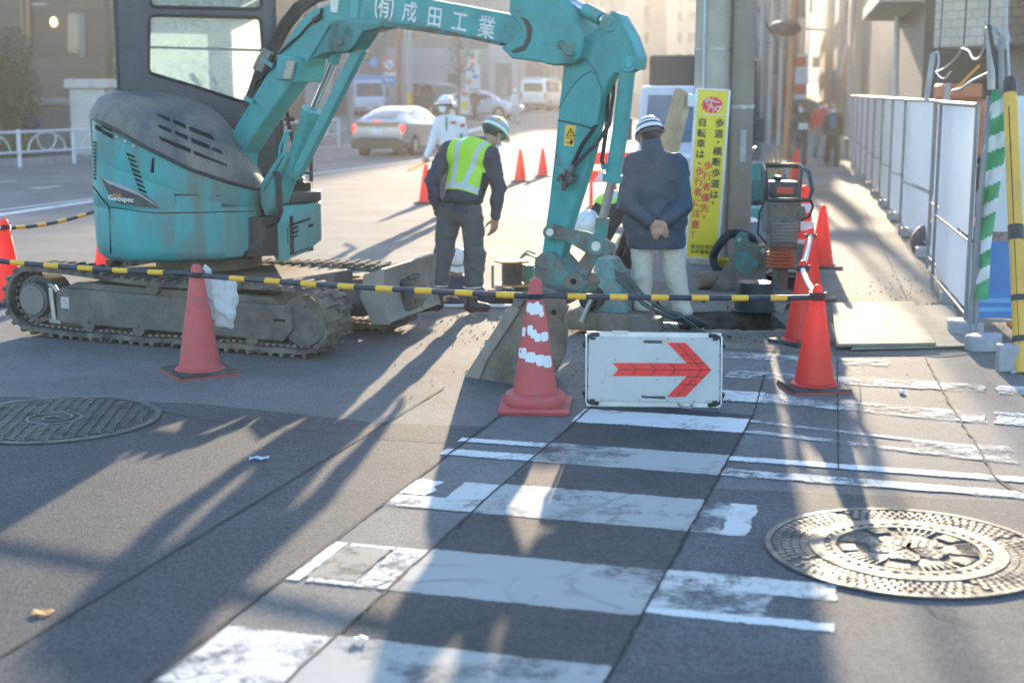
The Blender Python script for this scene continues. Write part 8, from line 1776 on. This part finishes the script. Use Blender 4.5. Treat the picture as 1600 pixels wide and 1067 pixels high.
aw = thing('shop_awning', 'orange-brown awning jutting over the narrow street', 'awning', Vector((rx(63)-.3, 63, 2.4))); mb = MB(); mb.prism([PY(1313, 118, 62), PY(1322, 72, 62), PY(1336, 70, 62), PY(1336, 118, 62)], (.5, 2.4, 0)); mb.build('canvas', M('awning_orange', (.42, .20, .10), .7), aw, world=True); mb = MB(); mb.prism([PY(1310, 118, 61.9), PY(1320, 70, 61.9), PY(1323, 70, 61.9), PY(1313, 118, 61.9)], (.02, -.1, 0)); mb.build('white_edge', SGW, aw, world=True)
mb = MB(); mb.box((-.25, -.25, 0), (.25, .25, .55)); mb.box((-.28, -.28, .5), (.28, .28, .58)); solo(mb.build('bin_box', M('bin_grey', (.17, .17, .155), .8), bevel=.02), 'grey box standing at the far end of the long sheeted fence', 'box', loc=G(1331, 247))
pole('thin pale pole just right of the brown power pole', 1184, 300, 26, 9, .045, PGY, 'utility_pole', 'utility pole'); s4 = pole('rusty orange pole on the left of the narrow street', 1229, 252, 40, 7.0, .11, M('pole_orange', (.42, .19, .10), .6, var=.2), 'utility_pole', 'utility pole', .12)
s5 = pole('grey pole with a dark street lamp above the narrow street', 1216, 260, 38, 8, .06, PGY, 'lamp_post', 'lamp post'); mb = MB(); mb.bar((0, 0, z_(46, 38, s5)), (1.2, 0, z_(50, 38, s5)), .05); mb.build('arm', PGY, s5); mb = MB(); mb.ell((.05, -.1, z_(47, 38, s5)), (.42, .25, .20)); mb.build('lamp_head', BLKP, s5)
for u, y, h, lab in ((1246, 78, 10, 'first distant pole on the left of the narrow street'), (1253, 110, 13, 'second, farther pole on the left of the narrow street'), (1297, 92, 11, 'distant pole on the right of the narrow street'), (1288, 135, 14, 'farthest pole on the right of the narrow street')):
    p = PY(u, 150, y); t = thing('utility_pole', lab, 'utility pole', Vector((p.x, y, terrain(p.x, y)))); mb = MB(); mb.cyl((0, 0, 0), (0, 0, h), .14, .11, 10); mb.build('shaft', PGY, t); mb = MB(); mb.bar((-.8, 0, h-1), (.8, 0, h-1), .08); mb.cut(); mb.bar((-.6, 0, h-1.6), (.6, 0, h-1.6), .08); mb.each('cross_arm', PGY, t)
sg_ = thing('shop_sign', 'tall narrow shop sign on the left of the narrow street', 'sign', Vector((lx(58)+.3, 58, 0))); mb = MB(); mb.box((-.25, -.1, 1.6), (.30, .1, 3.4)); mb.build('panel', SGW, sg_); mb = MB(); mb.box((-.2, -.11, 2.9), (.25, -.101, 3.3)); mb.cut(); mb.box((-.2, -.11, 1.8), (.25, -.101, 2.2)); mb.each('letter_block', SGR, sg_)
# wires and stays over the fence
WRG = M('wire_grey', (.34, .35, .36), .4); WRB = M('wire_black', (.05, .05, .052), .6)
def wire(label, pts, r, mat, name='cable'):
    P = [PY(*p) for p in pts]; Q = []
    for i in range(len(P)-1):
        a = P[max(i-1, 0)]; b = P[i]; c = P[i+1]; d = P[min(i+2, len(P)-1)]
        for k in range(6): t = k/6; Q.append(.5*((2*b)+(c-a)*t+(2*a-5*b+4*c-d)*t*t+(3*b-a-3*c+d)*t**3))
    Q.append(P[-1]); mb = MB(); mb.tube(Q, r, 8); return solo(mb.build(name, mat), label, 'cable', 'cables strung above the fence')
wire('pale sheathed cable looping down from the left fence stay', [(1459, 84, 15.5), (1465, 82, 15.4), (1467, 98, 15.3), (1465, 112, 15.2), (1480, 104, 14.8), (1494, 90, 14.4), (1503, 76, 14)], .012, WRG)
wire('pale sheathed cable dipping between the two right stays', [(1503, 76, 14), (1514, 80, 13.6), (1521, 92, 13.2), (1531, 90, 12.8), (1538, 70, 12.4), (1542, 44, 12), (1548, 52, 11.8), (1560, 60, 11.6)], .012, WRG)
wire('thin cable sagging below the looped cable', [(1462, 112, 15), (1470, 122, 14.6), (1478, 122, 14.2), (1486, 112, 14)], .010, WRG)
wire('pale rope stretched from the fence gap to the banner pole', [(1488, 142, 14.6), (1503, 138, 14), (1520, 126, 13), (1545, 114, 11.6)], .013, WRG)
wire('orange rope slanting up behind the fence gap', [(1462, 166, 16.2), (1480, 150, 16.2), (1505, 128, 16.2), (1531, 102, 16.2)], .016, M('rope_orange', (.60, .27, .05), .6))
wire('black cable hanging from the banner pole top', [(1545, 40, 11.4), (1550, 70, 11.3), (1556, 100, 11.2), (1567, 140, 11.1)], .016, WRB)
for (u0, u1, v1, y, lab) in ((1476, 1468, 78, 15.4, 'thin hanging wire above the left fence stay'), (1513, 1506, 70, 14, 'thin hanging wire above the middle fence stay'), (1549, 1545, 38, 11.6, 'thin hanging wire above the banner pole')):
    mb = MB(); mb.cyl(PY(u0, -40, y), PY(u1, v1, y), .007, .007, 6); solo(mb.build('hanging_wire', WRB), lab, 'wire', 'thin wires hanging above the fence')
for (u0, v0, u1, v1, y, lab) in ((1458, 84, 1447, 160, 16.4, 'leftmost grey stay pole above the fence gap'), (1481, 130, 1468, 400, 16.0, 'leaning dull pole standing in the fence gap'), (1547, 42, 1549, 140, 11.5, 'upright grey stay pole above the striped banner')):
    mb = MB(); mb.cyl(PY(u0, v0, y), PY(u1, v1, y), .03, .03, 10); solo(mb.build('stay_pole', M('stay_grey', (.30, .32, .33), .5)), lab, 'pole')
tw = thing('cable_bundle', 'tangled grey cable bundle tied to the banner pole top', 'cable bundle', PY(1556, 55, 11.5)); mb = MB(); rr = random.Random(9)
for k in range(9): mb.tube([(rr.uniform(-.1, .0), rr.uniform(-.05, .05), rr.uniform(0, .12)), (rr.uniform(-.02, .08), rr.uniform(-.05, .05), rr.uniform(-.05, .08)), (rr.uniform(.0, .12), rr.uniform(-.05, .05), rr.uniform(-.12, .0))], .012, 6)
mb.build('coil', WRG, tw)
mb = MB(); mb.box((-.5, -.3, .0), (.5, .3, .75)); mb.box((-.3, -.32, .75), (.2, .2, .95)); solo(mb.build('orange_machine', M('machine_rust', (.40, .13, .06), .6, var=.2), bevel=.04), 'rust-orange machine glimpsed through the fence gap', 'machine', loc=PY(1483, 245, 19.0)+Vector((.1, 0, 0)))
bk_ = thing('bicycle', 'bicycle standing behind the fence gap', 'bicycle', Vector((PY(1487, 300, 17.6).x, 17.6, 0)), 1.2)
for x in (0, 1.02):
    mb = MB(); mb.tube([(x+.32*math.cos(a), 0, .33+.32*math.sin(a)) for a in [k*math.pi/12 for k in range(24)]], .022, 8, closed=True); wl = mb.build('wheel', TYRE, bk_); mb = MB()
    for k in range(8): mb.cyl((x, 0, .33), (x+.31*math.cos(k*.785), 0, .33+.31*math.sin(k*.785)), .004, .004, 5)
    mb.build('spoke', STEEL, wl)
mb = MB()
for a, b in (((0, 0, .33), (.38, 0, .75)), ((.38, 0, .75), (.85, 0, .72)), ((.45, 0, .32), (.85, 0, .72)), ((.45, 0, .32), (.36, 0, .85)), ((0, 0, .33), (.45, 0, .32)), ((1.02, 0, .33), (.84, 0, .95))): mb.cyl(a, b, .017, .017, 8)
mb.build('frame', BLKP, bk_); mb = MB(); mb.ell((.36, 0, .88), (.13, .07, .035)); mb.build('saddle', BLKP, bk_); mb = MB(); mb.tube([(.80, -.26, .98), (.84, -.05, .98), (.84, .05, .98), (.80, .26, .98)], .014, 8); mb.build('handlebar', STEEL, bk_)
mb = MB(); mb.ell((0, 0, .12), (.45, .35, .30)); solo(mb.build('covered_heap', M('heap_dark', (.05, .055, .065), .7, bump=.4, bsc=12)), 'dark covered heap lying behind the fence gap', 'heap', loc=G(1480, 395))

for k, (a, b, lab) in enumerate([((1246, 60, 78), (1120, 20, 30), 'upper wire slung between the poles of the narrow street'), ((1246, 66, 78), (1300, 40, 92), 'wire crossing the narrow street between two poles'), ((624, 20, 74), (860, 48, 140), 'wire running down the main road from the red-brown pole'), ((641, 10, 71), (905, 40, 120), 'lower wire running down the main road from the grey pole'), ((1184, 14, 26), (1246, 70, 78), 'wire sagging from the thin pale pole up the narrow street')]):
    p, q = PY(*a), PY(*b); mb = MB(); mb.tube([p+(q-p)*(i/12)+Vector((0, 0, -.5*4*(i/12)*(1-i/12))) for i in range(13)], .022, 6); solo(mb.build('overhead_wire', WRB), lab, 'wire', 'overhead street wires')

for u, y, h, lab in ((1204, 52, 8.5, 'grey pole nearest the rusty orange pole on the narrow street'), (1239, 62, 9, 'slim pole behind the rusty orange pole'), (1260, 150, 15, 'pole at the far bend of the narrow street'), (1312, 70, 9, 'pole beside the orange-brown awning'), (1327, 58, 8, 'pole just before the awning on the right of the narrow street')):
    p = PY(u, 150, y); t = thing('utility_pole', lab, 'utility pole', Vector((p.x, y, terrain(p.x, y)))); mb = MB(); mb.cyl((0, 0, 0), (0, 0, h), .10, .08, 10); mb.build('shaft', PGY, t); mb = MB(); mb.bar((-.5, 0, h*.75), (.5, 0, h*.75), .07); mb.build('cross_arm', PGY, t); mb = MB(); mb.cyl((.2, -.1, h*.55), (.2, -.1, h*.68), .16, .16, 12); mb.build('transformer', DGW, t)
for u, v, y, w2, h2, col, lab in ((1222, 150, 66, .35, 1.0, (.5, .12, .08), 'small red sign hung on the left of the narrow street'), (1244, 120, 95, .5, 1.4, (.55, .56, .58), 'pale hanging sign farther up the narrow street'), (1303, 128, 82, .4, 1.2, (.12, .25, .45), 'small blue sign on the right of the narrow street'), (1275, 98, 150, .8, 1.0, (.5, .5, .48), 'pale overhead sign far up the narrow street')):
    p = PY(u, v, y); t = thing('hanging_sign', lab, 'sign', p); mb = MB(); mb.box((-w2/2, -.06, -h2/2), (w2/2, .06, h2/2)); mb.build('panel', M('hanging_sign_%d' % u, col, .5), t, bevel=.02); mb = MB(); mb.bar((-w2/2-.2, 0, h2/2+.05), (w2/2+.2, 0, h2/2+.05), .05); mb.build('bracket', PGY, t)
# ================================================================ HAZE
mb = MB(); mb.box((-60, -6, -1.5), (110, 360, 32))
hz = mb.build('haze', bpy.data.materials.new('haze_air'), smooth=0); hz['kind'] = 'stuff'; m = hz.data.materials[0]; m.use_nodes = True; t = m.node_tree
for n in list(t.nodes): t.nodes.remove(n)
o = t.nodes.new('ShaderNodeOutputMaterial'); v = t.nodes.new('ShaderNodeVolumePrincipled')
v.inputs['Color'].default_value = (1, .97, .93, 1); v.inputs['Density'].default_value = .0009; v.inputs['Anisotropy'].default_value = .55
t.links.new(v.outputs[0], o.inputs['Volume'])
